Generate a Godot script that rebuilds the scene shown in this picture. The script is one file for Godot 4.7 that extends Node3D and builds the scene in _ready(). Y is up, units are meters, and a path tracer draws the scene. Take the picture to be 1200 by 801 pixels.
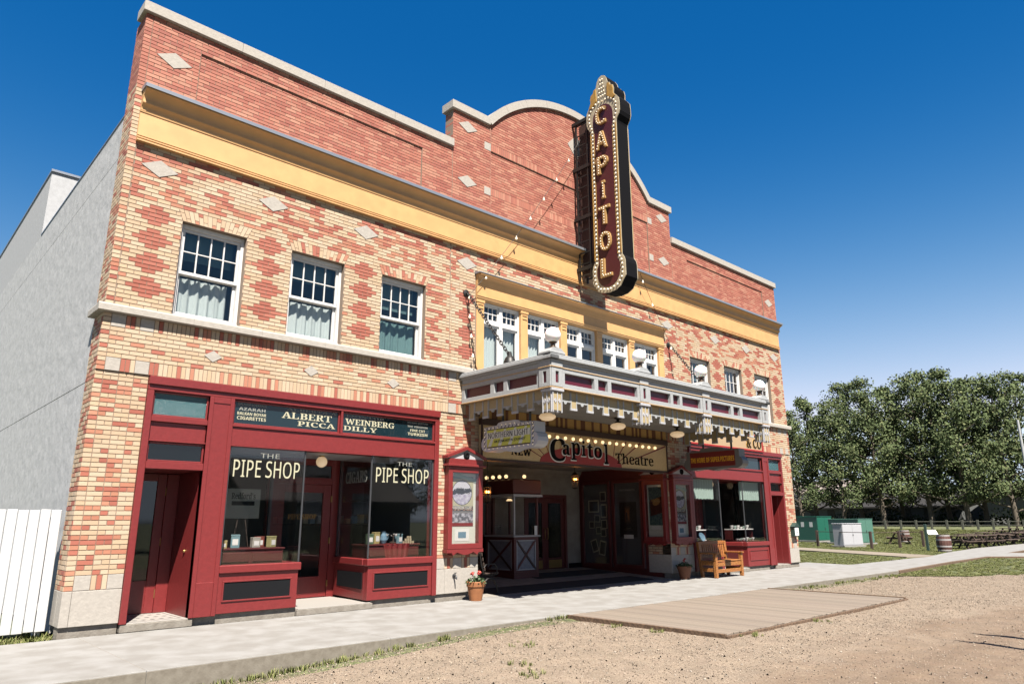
extends Node3D

const L := 21.693          # width of the front
const BM := 0.2032         # one brick and its joint
const CO := 0.067733       # one course
const EYE := Vector3(-2.4015, 1.519, 11.6158)

# base colours below are written for a pale key and brought down to real-world values here
const ALB := 0.50
const EXPOSE := 3.75

var M := {}
var rng := RandomNumberGenerator.new()
var counts := {}

# ------------------------------------------------------------------ mesh collector
class MB:
	var v := PackedVector3Array()
	var n := PackedVector3Array()
	var c := PackedColorArray()

	func tri(a: Vector3, b: Vector3, d: Vector3, nn: Vector3, col := Color.WHITE) -> void:
		if (d - a).cross(b - a).dot(nn) < 0.0:
			var t := b
			b = d
			d = t
		v.push_back(a); v.push_back(b); v.push_back(d)
		for i in 3:
			n.push_back(nn)
			c.push_back(col)

	func quad(a: Vector3, b: Vector3, d: Vector3, e: Vector3, nn: Vector3, col := Color.WHITE) -> void:
		if (d - a).cross(b - a).dot(nn) < 0.0:
			var t := b
			b = e
			e = t
		v.push_back(a); v.push_back(b); v.push_back(d)
		v.push_back(a); v.push_back(d); v.push_back(e)
		for i in 6:
			n.push_back(nn)
			c.push_back(col)

	func fquad(a: Vector3, b: Vector3, d: Vector3, e: Vector3, hint: Vector3, col := Color.WHITE) -> void:
		var nn := (d - a).cross(e - b)
		if nn.length() < 1e-12:
			return
		nn = nn.normalized()
		if nn.dot(hint) < 0.0:
			nn = -nn
		quad(a, b, d, e, nn, col)

	func squad(a: Vector3, b: Vector3, d: Vector3, e: Vector3, na: Vector3, nb: Vector3, nd: Vector3, ne: Vector3, col := Color.WHITE) -> void:
		if (d - a).cross(b - a).dot(na + nb + nd + ne) < 0.0:
			var t := b; b = e; e = t
			t = nb; nb = ne; ne = t
		v.push_back(a); v.push_back(b); v.push_back(d)
		v.push_back(a); v.push_back(d); v.push_back(e)
		n.push_back(na); n.push_back(nb); n.push_back(nd)
		n.push_back(na); n.push_back(nd); n.push_back(ne)
		for i in 6:
			c.push_back(col)

	func box(x0: float, y0: float, z0: float, x1: float, y1: float, z1: float, b := 0.0, col := Color.WHITE) -> void:
		obox(Transform3D(Basis(), Vector3((x0 + x1) * 0.5, (y0 + y1) * 0.5, (z0 + z1) * 0.5)), Vector3(absf(x1 - x0), absf(y1 - y0), absf(z1 - z0)), b, col)

	func obox(t: Transform3D, size: Vector3, b := 0.0, col := Color.WHITE) -> void:
		var h := size * 0.5
		b = minf(b, minf(h.x, minf(h.y, h.z)) * 0.8)
		for ax in 3:
			for s in [-1.0, 1.0]:
				var nn := Vector3()
				nn[ax] = s
				var u := (ax + 1) % 3
				var w := (ax + 2) % 3
				var p := []
				for k in [[-1.0, -1.0], [1.0, -1.0], [1.0, 1.0], [-1.0, 1.0]]:
					var q := Vector3()
					q[ax] = s * h[ax]
					q[u] = k[0] * (h[u] - b)
					q[w] = k[1] * (h[w] - b)
					p.push_back(t * q)
				quad(p[0], p[1], p[2], p[3], (t.basis * nn).normalized(), col)
		if b <= 0.0:
			return
		for ax in 3:
			var u := (ax + 1) % 3
			var w := (ax + 2) % 3
			for su in [-1.0, 1.0]:
				for sw in [-1.0, 1.0]:
					var p := []
					for k in [[-1.0, 0], [1.0, 0], [1.0, 1], [-1.0, 1]]:
						var q := Vector3()
						q[ax] = k[0] * (h[ax] - b)
						q[u] = su * (h[u] - (b if k[1] == 1 else 0.0))
						q[w] = sw * (h[w] - (b if k[1] == 0 else 0.0))
						p.push_back(t * q)
					var nn := Vector3()
					nn[u] = su
					nn[w] = sw
					quad(p[0], p[1], p[2], p[3], (t.basis * nn).normalized(), col)
		for sx in [-1.0, 1.0]:
			for sy in [-1.0, 1.0]:
				for sz in [-1.0, 1.0]:
					var a := t * Vector3(sx * h.x, sy * (h.y - b), sz * (h.z - b))
					var d := t * Vector3(sx * (h.x - b), sy * h.y, sz * (h.z - b))
					var e := t * Vector3(sx * (h.x - b), sy * (h.y - b), sz * h.z)
					tri(a, d, e, (t.basis * Vector3(sx, sy, sz)).normalized(), col)

	func cyl(a: Vector3, b: Vector3, r0: float, r1: float, seg := 10, caps := true, col := Color.WHITE) -> void:
		tube([a, b], [r0, r1], seg, caps, col)

	func tube(pts: Array, radii: Array, seg := 8, caps := true, col := Color.WHITE) -> void:
		var rings := []
		var norms := []
		var up := Vector3.UP
		for i in pts.size():
			var d: Vector3
			if i == 0:
				d = pts[1] - pts[0]
			elif i == pts.size() - 1:
				d = pts[i] - pts[i - 1]
			else:
				d = (pts[i + 1] - pts[i]).normalized() + (pts[i] - pts[i - 1]).normalized()
			d = d.normalized()
			if i == 0:
				up = Vector3.RIGHT if absf(d.y) > 0.9 else Vector3.UP
			var s := d.cross(up).normalized()
			up = s.cross(d).normalized()
			var ring := []
			var rn := []
			for k in seg:
				var an := TAU * k / seg
				var o := s * cos(an) + up * sin(an)
				ring.push_back(pts[i] + o * radii[i])
				rn.push_back(o)
			rings.push_back(ring)
			norms.push_back(rn)
		for i in pts.size() - 1:
			for k in seg:
				var k2 := (k + 1) % seg
				squad(rings[i][k], rings[i][k2], rings[i + 1][k2], rings[i + 1][k], norms[i][k], norms[i][k2], norms[i + 1][k2], norms[i + 1][k], col)
		if caps:
			for e in [0, pts.size() - 1]:
				var d2: Vector3 = (pts[0] - pts[1]) if e == 0 else (pts[e] - pts[e - 1])
				for k in seg:
					tri(pts[e], rings[e][k], rings[e][(k + 1) % seg], d2.normalized(), col)

	func lathe(prof: Array, o: Vector3, seg := 16, col := Color.WHITE, basis := Basis()) -> void:
		# prof: Vector2(radius, height); faces get the smooth normal of their own slope
		for i in prof.size() - 1:
			var p: Vector2 = prof[i]
			var q: Vector2 = prof[i + 1]
			var sl := Vector2(q.y - p.y, p.x - q.x)
			if sl.length() < 1e-9:
				continue
			sl = sl.normalized()
			for k in seg:
				var a0 := TAU * k / seg
				var a1 := TAU * (k + 1) / seg
				var d0 := Vector3(cos(a0), 0, sin(a0))
				var d1 := Vector3(cos(a1), 0, sin(a1))
				var n0 := basis * (d0 * sl.x + Vector3.UP * sl.y)
				var n1 := basis * (d1 * sl.x + Vector3.UP * sl.y)
				squad(o + basis * (d0 * p.x + Vector3.UP * p.y), o + basis * (d1 * p.x + Vector3.UP * p.y), o + basis * (d1 * q.x + Vector3.UP * q.y), o + basis * (d0 * q.x + Vector3.UP * q.y), n0, n1, n1, n0, col)

	func ball(o: Vector3, r: float, seg := 12, rings := 8, col := Color.WHITE, sq := Vector3.ONE) -> void:
		for i in rings:
			var t0 := PI * i / rings
			var t1 := PI * (i + 1) / rings
			for k in seg:
				var a0 := TAU * k / seg
				var a1 := TAU * (k + 1) / seg
				var d := [Vector3(sin(t0) * cos(a0), cos(t0), sin(t0) * sin(a0)), Vector3(sin(t0) * cos(a1), cos(t0), sin(t0) * sin(a1)), Vector3(sin(t1) * cos(a1), cos(t1), sin(t1) * sin(a1)), Vector3(sin(t1) * cos(a0), cos(t1), sin(t1) * sin(a0))]
				squad(o + d[0] * r * sq, o + d[1] * r * sq, o + d[2] * r * sq, o + d[3] * r * sq, d[0], d[1], d[2], d[3], col)

	# polygon in local x and y, from local z = 0 to depth
	func prism(poly: PackedVector2Array, t: Transform3D, depth: float, col := Color.WHITE) -> void:
		var ids := Geometry2D.triangulate_polygon(poly)
		var nz := (t.basis * Vector3(0, 0, 1)).normalized()
		for i in range(0, ids.size(), 3):
			var a := poly[ids[i]]
			var b := poly[ids[i + 1]]
			var d := poly[ids[i + 2]]
			tri(t * Vector3(a.x, a.y, 0), t * Vector3(b.x, b.y, 0), t * Vector3(d.x, d.y, 0), -nz * signf(depth), col)
			tri(t * Vector3(a.x, a.y, depth), t * Vector3(b.x, b.y, depth), t * Vector3(d.x, d.y, depth), nz * signf(depth), col)
		var sgn := -1.0 if Geometry2D.is_polygon_clockwise(poly) else 1.0
		for i in poly.size():
			var a := poly[i]
			var b := poly[(i + 1) % poly.size()]
			var e := (b - a)
			var nn := (t.basis * Vector3(e.y, -e.x, 0)).normalized() * sgn
			quad(t * Vector3(a.x, a.y, 0), t * Vector3(b.x, b.y, 0), t * Vector3(b.x, b.y, depth), t * Vector3(a.x, a.y, depth), nn, col)

	# profile of (z, y) points drawn out from x0 to x1
	func run_x(prof: Array, x0: float, x1: float, col := Color.WHITE) -> void:
		var pp := PackedVector2Array()
		for p in prof:
			pp.push_back(Vector2(p[0], p[1]))
		prism(pp, Transform3D(Basis(Vector3(0, 0, 1), Vector3(0, 1, 0), Vector3(1, 0, 0)), Vector3(x0, 0, 0)), x1 - x0, col)

	# profile of (x, y) points drawn out from z0 to z1
	func run_z(prof: Array, z0: float, z1: float, col := Color.WHITE) -> void:
		var pp := PackedVector2Array()
		for p in prof:
			pp.push_back(Vector2(p[0], p[1]))
		prism(pp, Transform3D(Basis(), Vector3(0, 0, z0)), z1 - z0, col)

	func mesh(mat: Material) -> ArrayMesh:
		var arr := []
		arr.resize(Mesh.ARRAY_MAX)
		arr[Mesh.ARRAY_VERTEX] = v
		arr[Mesh.ARRAY_NORMAL] = n
		arr[Mesh.ARRAY_COLOR] = c
		var m := ArrayMesh.new()
		m.add_surface_from_arrays(Mesh.PRIMITIVE_TRIANGLES, arr)
		m.surface_set_material(0, mat)
		return m

# ------------------------------------------------------------------ scene helpers
func numbered(called: String) -> String:
	if not counts.has(called):
		counts[called] = 0
		return called
	counts[called] += 1
	return "%s_%03d" % [called, counts[called]]

func part(called: String, mb: MB, mat, parent: Node) -> MeshInstance3D:
	var o := MeshInstance3D.new()
	o.name = called
	o.mesh = mb.mesh(M[mat] if mat is String else mat)
	parent.add_child(o, true)
	return o

func part_mesh(called: String, mesh: Mesh, parent: Node, t := Transform3D()) -> MeshInstance3D:
	var o := MeshInstance3D.new()
	o.name = called
	o.mesh = mesh
	o.transform = t
	parent.add_child(o, true)
	return o

func bpart(called: String, x0: float, y0: float, z0: float, x1: float, y1: float, z1: float, mat, parent: Node, b := 0.004) -> MeshInstance3D:
	var mb := MB.new()
	mb.box(x0, y0, z0, x1, y1, z1, b)
	return part(called, mb, mat, parent)

func thing(called: String, label: String, category: String, at := Vector3.ZERO, turn := 0.0, group := "") -> Node3D:
	var o := Node3D.new()
	o.name = numbered(called)
	add_child(o)
	o.position = at
	o.rotation.y = turn
	tag(o, label, category, group)
	return o

func tag(o: Node, label: String, category: String, group := "") -> void:
	o.set_meta("label", label)
	o.set_meta("category", category)
	if group != "":
		o.set_meta("group", group)

func copy_of(src: Node3D, base_name: String, label: String, at: Vector3, turn := 0.0, group := "") -> Node3D:
	var o: Node3D = src.duplicate()
	o.name = numbered(base_name)
	add_child(o)
	o.position = at
	o.rotation.y = turn
	o.set_meta("label", label)
	if group != "":
		o.set_meta("group", group)
	return o

func structure(called: String, mb: MB, mat) -> MeshInstance3D:
	var o := part(called, mb, mat, self)
	o.set_meta("kind", "structure")
	return o

func lin(r: float, g: float, b: float) -> Color:
	return Color(r, g, b).linear_to_srgb()

# ------------------------------------------------------------------ textures and materials
func noise_tex(size: int, seed_no: int, freq: float, oct: int, lo: Color, hi: Color, kind := 0, contrast := 1.0) -> ImageTexture:
	var f := FastNoiseLite.new()
	f.seed = seed_no
	f.noise_type = FastNoiseLite.TYPE_CELLULAR if kind == 1 else FastNoiseLite.TYPE_SIMPLEX_SMOOTH
	if kind == 1:
		f.cellular_return_type = FastNoiseLite.RETURN_CELL_VALUE
	f.frequency = freq
	f.fractal_type = FastNoiseLite.FRACTAL_FBM if oct > 1 else FastNoiseLite.FRACTAL_NONE
	f.fractal_octaves = oct
	var g := f.get_seamless_image(size, size)
	var img := Image.create(size, size, true, Image.FORMAT_RGB8)
	for y in size:
		for x in size:
			var t := clampf((g.get_pixel(x, y).r - 0.5) * contrast + 0.5, 0.0, 1.0)
			img.set_pixel(x, y, lo.lerp(hi, t))
	img.generate_mipmaps()
	return ImageTexture.create_from_image(img)

func bump_tex(size: int, seed_no: int, freq: float, oct: int, strength: float, kind := 0) -> ImageTexture:
	var f := FastNoiseLite.new()
	f.seed = seed_no
	f.noise_type = FastNoiseLite.TYPE_CELLULAR if kind == 1 else FastNoiseLite.TYPE_SIMPLEX_SMOOTH
	f.frequency = freq
	f.fractal_octaves = oct
	var g := f.get_seamless_image(size, size)
	g.bump_map_to_normal_map(strength)
	g.generate_mipmaps()
	return ImageTexture.create_from_image(g)

var T := {}

func mk(called: String, col: Color, rough := 0.7, tex := "", tile := 1.0, bump := "", bump_amt := 0.5, metal := 0.0) -> StandardMaterial3D:
	var m := StandardMaterial3D.new()
	m.albedo_color = Color(col.r * ALB, col.g * ALB, col.b * ALB).linear_to_srgb()
	m.roughness = rough
	m.metallic = metal
	if tex != "" or bump != "":
		m.uv1_triplanar = true
		m.uv1_world_triplanar = true
		m.uv1_scale = Vector3.ONE / tile
	if tex != "":
		m.albedo_texture = T[tex]
	if bump != "":
		m.normal_enabled = true
		m.normal_texture = T[bump]
		m.normal_scale = bump_amt
	M[called] = m
	return m

func glow(called: String, col: Color, amount: float, base := Color(0.8, 0.8, 0.8)) -> void:
	var m := mk(called, base, 0.25)
	m.emission_enabled = true
	m.emission = col
	m.emission_energy_multiplier = amount * 0.5

func vc(called: String, rough := 0.8, tex := "", tile := 1.0, bump := "", amt := 0.5) -> StandardMaterial3D:
	var m := mk(called, Color.WHITE, rough, tex, tile, bump, amt)
	m.vertex_color_use_as_albedo = true
	return m

func glass(called: String, col: Color, alpha: float, rough := 0.02) -> StandardMaterial3D:
	var m := StandardMaterial3D.new()
	m.transparency = BaseMaterial3D.TRANSPARENCY_ALPHA
	m.albedo_color = Color(col.r, col.g, col.b, alpha)
	m.roughness = rough
	m.metallic_specular = 0.5
	M[called] = m
	return m

func materials() -> void:
	T.fine = noise_tex(256, 3, 0.05, 4, Color(0.94, 0.94, 0.94), Color(1, 1, 1), 0, 1.4)
	T.blotch = noise_tex(256, 5, 0.015, 5, Color(0.90, 0.89, 0.88), Color(1, 1, 1), 0, 1.5)
	T.concrete = noise_tex(512, 8, 0.012, 6, Color(0.90, 0.89, 0.875), Color(1, 1, 1), 0, 1.7)
	T.speck = noise_tex(256, 9, 0.25, 2, Color(0.88, 0.87, 0.86), Color(1, 1, 1), 0, 1.5)
	T.gravel = noise_tex(1024, 11, 0.085, 1, Color(0.80, 0.77, 0.74), Color(1, 1, 0.99), 1, 1.1)
	T.bgravel = bump_tex(1024, 11, 0.085, 1, 5.0, 1)
	T.bfine = bump_tex(256, 13, 0.08, 4, 4.0)
	T.bcoarse = bump_tex(512, 14, 0.02, 5, 10.0)
	T.wood = noise_tex(256, 15, 0.03, 4, Color(0.70, 0.68, 0.66), Color(1, 1, 1), 0, 2.0)
	T.leafy = noise_tex(256, 16, 0.03, 4, Color(0.55, 0.62, 0.5), Color(1, 1, 1), 0, 2.0)
	vc("brick", 0.82, "speck", 0.5, "bfine", 0.12)
	mk("mortar", Color(0.34, 0.26, 0.20), 0.95, "speck", 0.4)
	mk("stone", Color(0.51, 0.475, 0.43), 0.85, "fine", 1.2, "bfine", 0.10)
	mk("yellow", Color(0.80, 0.46, 0.19), 0.55, "fine", 5.0)
	mk("flashing", Color(0.48, 0.52, 0.58), 0.35, "", 1.0, "", 0.5, 0.6)
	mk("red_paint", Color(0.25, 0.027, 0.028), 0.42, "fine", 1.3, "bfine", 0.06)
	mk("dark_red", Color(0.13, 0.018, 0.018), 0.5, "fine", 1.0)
	mk("white_paint", Color(0.86, 0.86, 0.86), 0.45, "fine", 1.0)
	mk("fence_white", Color(0.74, 0.75, 0.77), 0.6, "fine", 0.7)
	mk("stucco", Color(0.60, 0.615, 0.635), 0.95, "fine", 4.0, "bcoarse", 0.10)
	mk("stucco_light", Color(0.55, 0.565, 0.59), 0.9, "fine", 2.0)
	mk("grey_paint", Color(0.46, 0.48, 0.495), 0.5, "fine", 1.0, "bfine", 0.06)
	mk("grey_light", Color(0.55, 0.56, 0.60), 0.5, "fine", 1.0)
	mk("maroon", Color(0.125, 0.010, 0.026), 0.4, "fine", 0.7)
	mk("cream_trim", Color(0.62, 0.42, 0.22), 0.5)
	mk("valance_tan", Color(0.50, 0.40, 0.22), 0.6, "fine", 0.4)
	mk("soffit", Color(0.33, 0.32, 0.30), 0.7, "fine", 1.2)
	mk("concrete", Color(0.325, 0.322, 0.315), 0.9, "concrete", 3.4, "bfine", 0.05)
	mk("concrete_old", Color(0.30, 0.275, 0.24), 0.95, "blotch", 0.7, "bcoarse", 0.3)
	mk("kerb", Color(0.26, 0.235, 0.195), 0.95, "blotch", 0.5, "bcoarse", 0.15)
	vc("gravel", 0.95, "gravel", 1.1, "bgravel", 0.45)
	vc("pebble", 0.9)
	vc("plank", 0.85, "fine", 0.6, "bfine", 0.1)
	mk("timber", Color(0.20, 0.125, 0.075), 0.9, "wood", 0.5)
	vc("grass", 0.9, "leafy", 0.9)
	vc("blade", 0.95)
	M.blade.metallic_specular = 0.1
	M.blade.backlight_enabled = true
	M.blade.backlight = Color(0.12, 0.2, 0.05)
	mk("black", Color(0.012, 0.012, 0.014), 0.45)
	mk("black_panel", Color(0.018, 0.019, 0.022), 0.6, "fine", 0.4)
	mk("iron", Color(0.02, 0.019, 0.019), 0.5, "", 1.0, "", 0.5, 0.3)
	mk("steel", Color(0.10, 0.105, 0.115), 0.45, "", 1.0, "", 0.5, 0.5)
	mk("chrome", Color(0.6, 0.6, 0.62), 0.25, "", 1.0, "", 0.5, 0.9)
	mk("brass", Color(0.6, 0.42, 0.16), 0.35, "", 1.0, "", 0.5, 0.8)
	mk("bronze", Color(0.12, 0.08, 0.05), 0.45, "", 1.0, "", 0.5, 0.4)
	mk("gold", Color(0.60, 0.36, 0.08), 0.45)
	mk("sign_cream", Color(0.56, 0.48, 0.33), 0.5, "blotch", 0.8)
	mk("sign_gold", Color(0.50, 0.28, 0.05), 0.5, "blotch", 0.5)
	mk("sign_maroon", Color(0.085, 0.008, 0.011), 0.45, "fine", 1.0)
	mk("letter_face", Color(0.50, 0.30, 0.11), 0.5)
	mk("letter_cream", Color(0.58, 0.56, 0.40), 0.5)
	mk("letter_dim", Color(0.30, 0.31, 0.28), 0.6)
	mk("sunburst", Color(0.82, 0.60, 0.31), 0.55, "fine", 1.0)
	mk("sun_red", Color(0.40, 0.020, 0.020), 0.5)
	mk("ray_red", Color(0.22, 0.018, 0.014), 0.5)
	mk("stripe", Color(0.62, 0.38, 0.12), 0.6, "fine", 0.5)
	mk("stripe_dark", Color(0.16, 0.055, 0.02), 0.6)
	mk("beam_brown", Color(0.055, 0.022, 0.016), 0.6)
	mk("sign_red", Color(0.24, 0.014, 0.014), 0.45)
	mk("tea_board", Color(0.50, 0.36, 0.22), 0.6)
	mk("sign_grey", Color(0.22, 0.215, 0.21), 0.45)
	mk("sign_silver", Color(0.62, 0.63, 0.68), 0.4)
	mk("sign_yellow", Color(0.74, 0.76, 0.12), 0.5)
	mk("sign_pale", Color(0.82, 0.85, 0.76), 0.5)
	mk("sign_text", Color(0.025, 0.025, 0.05), 0.5)
	mk("text_orange", Color(1.2, 0.62, 0.03), 0.5)
	mk("curtain", Color(0.74, 0.86, 0.86), 0.9)
	M.curtain.backlight_enabled = true
	M.curtain.backlight = Color(0.3, 0.35, 0.35)
	mk("curtain_teal", Color(0.15, 0.30, 0.30), 0.9)
	mk("lace", Color(0.46, 0.62, 0.56), 0.9)
	mk("shade_blue", Color(0.10, 0.20, 0.21), 0.9)
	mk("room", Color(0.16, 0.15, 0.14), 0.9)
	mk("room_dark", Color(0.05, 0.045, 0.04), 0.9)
	mk("entry_wall", Color(0.34, 0.315, 0.28), 0.9, "blotch", 2.0)
	mk("carpet", Color(0.025, 0.022, 0.022), 0.98, "speck", 0.3)
	mk("entry_floor", Color(0.38, 0.355, 0.32), 0.85, "concrete", 2.0)
	mk("tile", Color(0.50, 0.485, 0.46), 0.5, "speck", 0.2)
	mk("tile_dark", Color(0.12, 0.12, 0.12), 0.5)
	mk("terracotta", Color(0.42, 0.16, 0.055), 0.75, "blotch", 0.5)
	mk("terracotta_dark", Color(0.28, 0.11, 0.055), 0.8, "blotch", 0.4)
	vc("bench_wood", 0.5, "wood", 0.35)
	mk("soil", Color(0.035, 0.022, 0.014), 1.0)
	vc("flower", 0.7)
	mk("green_metal", Color(0.015, 0.14, 0.095), 0.4, "fine", 1.5)
	mk("green_pale", Color(0.10, 0.24, 0.19), 0.45, "fine", 1.5)
	mk("cabinet_white", Color(0.56, 0.57, 0.62), 0.45, "fine", 1.0)
	mk("paper", Color(0.95, 0.95, 0.93), 0.8)
	mk("paper_blue", Color(0.16, 0.30, 0.42), 0.8)
	mk("barrel_wood", Color(0.16, 0.065, 0.05), 0.7, "wood", 0.4)
	mk("barrel_band", Color(0.42, 0.40, 0.40), 0.5)
	mk("table_wood", Color(0.13, 0.085, 0.065), 0.8, "wood", 0.5)
	mk("post_wood", Color(0.06, 0.035, 0.025), 0.85)
	mk("post_green", Color(0.02, 0.055, 0.045), 0.6)
	mk("rail_wood", Color(0.075, 0.08, 0.06), 0.85)
	mk("bark", Color(0.15, 0.125, 0.095), 0.95, "blotch", 0.6, "bcoarse", 0.6)
	vc("leaf", 0.9)
	M.leaf.metallic_specular = 0.15
	M.leaf.backlight_enabled = true
	M.leaf.backlight = Color(0.15, 0.21, 0.07)
	mk("shed_wall", Color(0.11, 0.12, 0.125), 0.9, "blotch", 1.5)
	mk("shed_roof", Color(0.020, 0.019, 0.019), 0.95, "blotch", 1.0)
	mk("tin_roof", Color(0.42, 0.36, 0.33), 0.7, "blotch", 2.0)
	mk("pale_wall", Color(0.50, 0.52, 0.54), 0.9, "fine", 2.0)
	mk("shingle", Color(0.20, 0.19, 0.185), 0.95, "blotch", 1.0)
	M.black_panel.metallic_specular = 0.15
	M.black.metallic_specular = 0.12
	M.black.roughness = 0.7
	glass("glass", Color(0.02, 0.03, 0.03), 0.10)
	glass("glass_dark", Color(0.02, 0.03, 0.035), 0.45)
	glass("glass_sign", Color(0.07, 0.13, 0.155), 0.95)
	glass("glass_frost", Color(0.20, 0.32, 0.34), 0.90, 0.25)
	M.glass_frost.normal_enabled = true
	M.glass_frost.uv1_triplanar = true
	M.glass_frost.uv1_world_triplanar = true
	M.glass_frost.uv1_scale = Vector3.ONE * 4.0
	M.glass_frost.normal_texture = T.bfine
	glow("bulb", Color(1.0, 0.84, 0.62), 0.8, Color(0.8, 0.75, 0.65))
	glow("bulb_day", Color(1.0, 0.85, 0.6), 0.12, Color(1.25, 1.2, 1.05))
	glow("lamp_globe", Color(1.0, 0.84, 0.64), 0.22, Color(0.95, 0.88, 0.76))
	glow("lantern_light", Color(1.0, 0.55, 0.2), 2.2)
	mk("booth_grey", Color(0.30, 0.31, 0.37), 0.6, "blotch", 0.5)
	mk("notice_felt", Color(0.10, 0.105, 0.115), 0.9)
	mk("globe_white", Color(1.4, 1.4, 1.38), 0.18)
	M.globe_white.subsurf_scatter_enabled = true
	M.globe_white.subsurf_scatter_strength = 0.6

# ------------------------------------------------------------------ lettering
func font_of(kind: String, bold := 0.0) -> Font:
	var s := SystemFont.new()
	s.font_names = PackedStringArray([kind])
	if bold > 0.0:
		s.font_weight = 700
	return s

# text fitted into w by h, centred at its node's origin
func text_mesh(s: String, depth: float, mat: String, kind := "Droid Sans", bold := 0.0) -> TextMesh:
	var t := TextMesh.new()
	t.text = s
	t.font = font_of(kind, bold)
	t.font_size = 48
	t.pixel_size = 0.01
	t.curve_step = 2.0
	t.depth = depth
	t.material = M[mat]
	return t

func text(called: String, s: String, c: Vector3, b: Basis, w: float, h: float, depth: float, mat: String, parent: Node, kind := "Droid Sans", bold := 0.0) -> MeshInstance3D:
	var t := text_mesh(s, depth, mat, kind, bold)
	var bb := t.get_aabb()
	var sx := w / maxf(bb.size.x, 0.001)
	var sy := h / maxf(bb.size.y, 0.001)
	var off := -bb.get_center()
	off.z = 0.0
	var xf := Transform3D(b * Basis.from_scale(Vector3(sx, sy, 1.0)), c) * Transform3D(Basis(), off)
	return part_mesh(called, t, parent, xf)

# ------------------------------------------------------------------ brickwork
var bricks := []
var pal := []
var odd := MB.new()      # bricks of another shape than a rectangle
const BUFF := [0, 1, 2, 3, 4]
const SALMON := [5, 6, 7, 8]
const RED := [9, 10, 11, 12]
const PLIGHT := [13, 14, 15]
const PMID := [16, 17, 18]
const PDARK := [19, 20, 21]

func palette() -> void:
	pal = [Color(0.69, 0.53, 0.37), Color(0.72, 0.57, 0.415), Color(0.66, 0.49, 0.33), Color(0.71, 0.555, 0.395), Color(0.675, 0.51, 0.34),
		Color(0.60, 0.265, 0.165), Color(0.57, 0.235, 0.145), Color(0.62, 0.29, 0.185), Color(0.59, 0.25, 0.155),
		Color(0.49, 0.150, 0.100), Color(0.52, 0.165, 0.110), Color(0.46, 0.135, 0.090), Color(0.53, 0.175, 0.118),
		Color(0.60, 0.262, 0.180), Color(0.58, 0.245, 0.165), Color(0.62, 0.285, 0.195),
		Color(0.53, 0.185, 0.125), Color(0.51, 0.173, 0.117), Color(0.55, 0.198, 0.135),
		Color(0.46, 0.142, 0.098), Color(0.435, 0.130, 0.090), Color(0.48, 0.155, 0.108)]

func pick(a: Array) -> int:
	return a[rng.randi() % a.size()]

func plane(o: Vector3, u: Vector3, n: Vector3) -> Dictionary:
	return {"o": o, "u": u, "n": n}

func add_b(pl: Dictionary, u0: float, v0: float, u1: float, v1: float, zo: float, ci: int) -> void:
	if u1 - u0 > 0.022 and v1 - v0 > 0.02:
		bricks.push_back([pl, u0, v0, u1, v1, zo, ci])

func course(pl: Dictionary, xa: float, xb: float, anchor: float, y: float, half: bool, zo: float, fn: Callable) -> void:
	var s := anchor + (BM * 0.5 if half else 0.0)
	var k := int(floor((xa - s) / BM))
	while s + k * BM < xb:
		var a := maxf(xa, s + k * BM)
		var b := minf(xb, s + (k + 1) * BM)
		if b - a > 0.022:
			add_b(pl, a, y, b, y + CO, zo, fn.call(s + (k + 0.5) * BM, b - a))
		k += 1

func soldiers(pl: Dictionary, xa: float, xb: float, y: float, zo: float, fn: Callable) -> void:
	var cnt := maxi(1, int(round((xb - xa) / CO)))
	var w := (xb - xa) / cnt
	for i in cnt:
		add_b(pl, xa + i * w, y, xa + (i + 1) * w, y + CO * 3.0, zo, fn.call(i, 0.0))

# a fired brick with eased edges, standing proud of its joints
func brick_into(mb: MB, o: Vector3, u: Vector3, n: Vector3, w: float, h: float, col: Color) -> void:
	var g := 0.0037
	var e := 0.0025
	var up := Vector3.UP
	var hw := w * 0.5 - g
	var hh := h * 0.5 - g
	var p := []
	var q := []
	for k in [[-1.0, -1.0], [1.0, -1.0], [1.0, 1.0], [-1.0, 1.0]]:
		p.push_back(o + u * (k[0] * (hw - e)) + up * (k[1] * (hh - e)))
		q.push_back(o + u * (k[0] * hw) + up * (k[1] * hh) - n * 0.010)
	mb.quad(p[0], p[1], p[2], p[3], n, col)
	var side := [-up, u, up, -u]
	for i in 4:
		var j := (i + 1) % 4
		mb.fquad(q[i], q[j], p[j], p[i], side[i] + n * 0.2, col)

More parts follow.
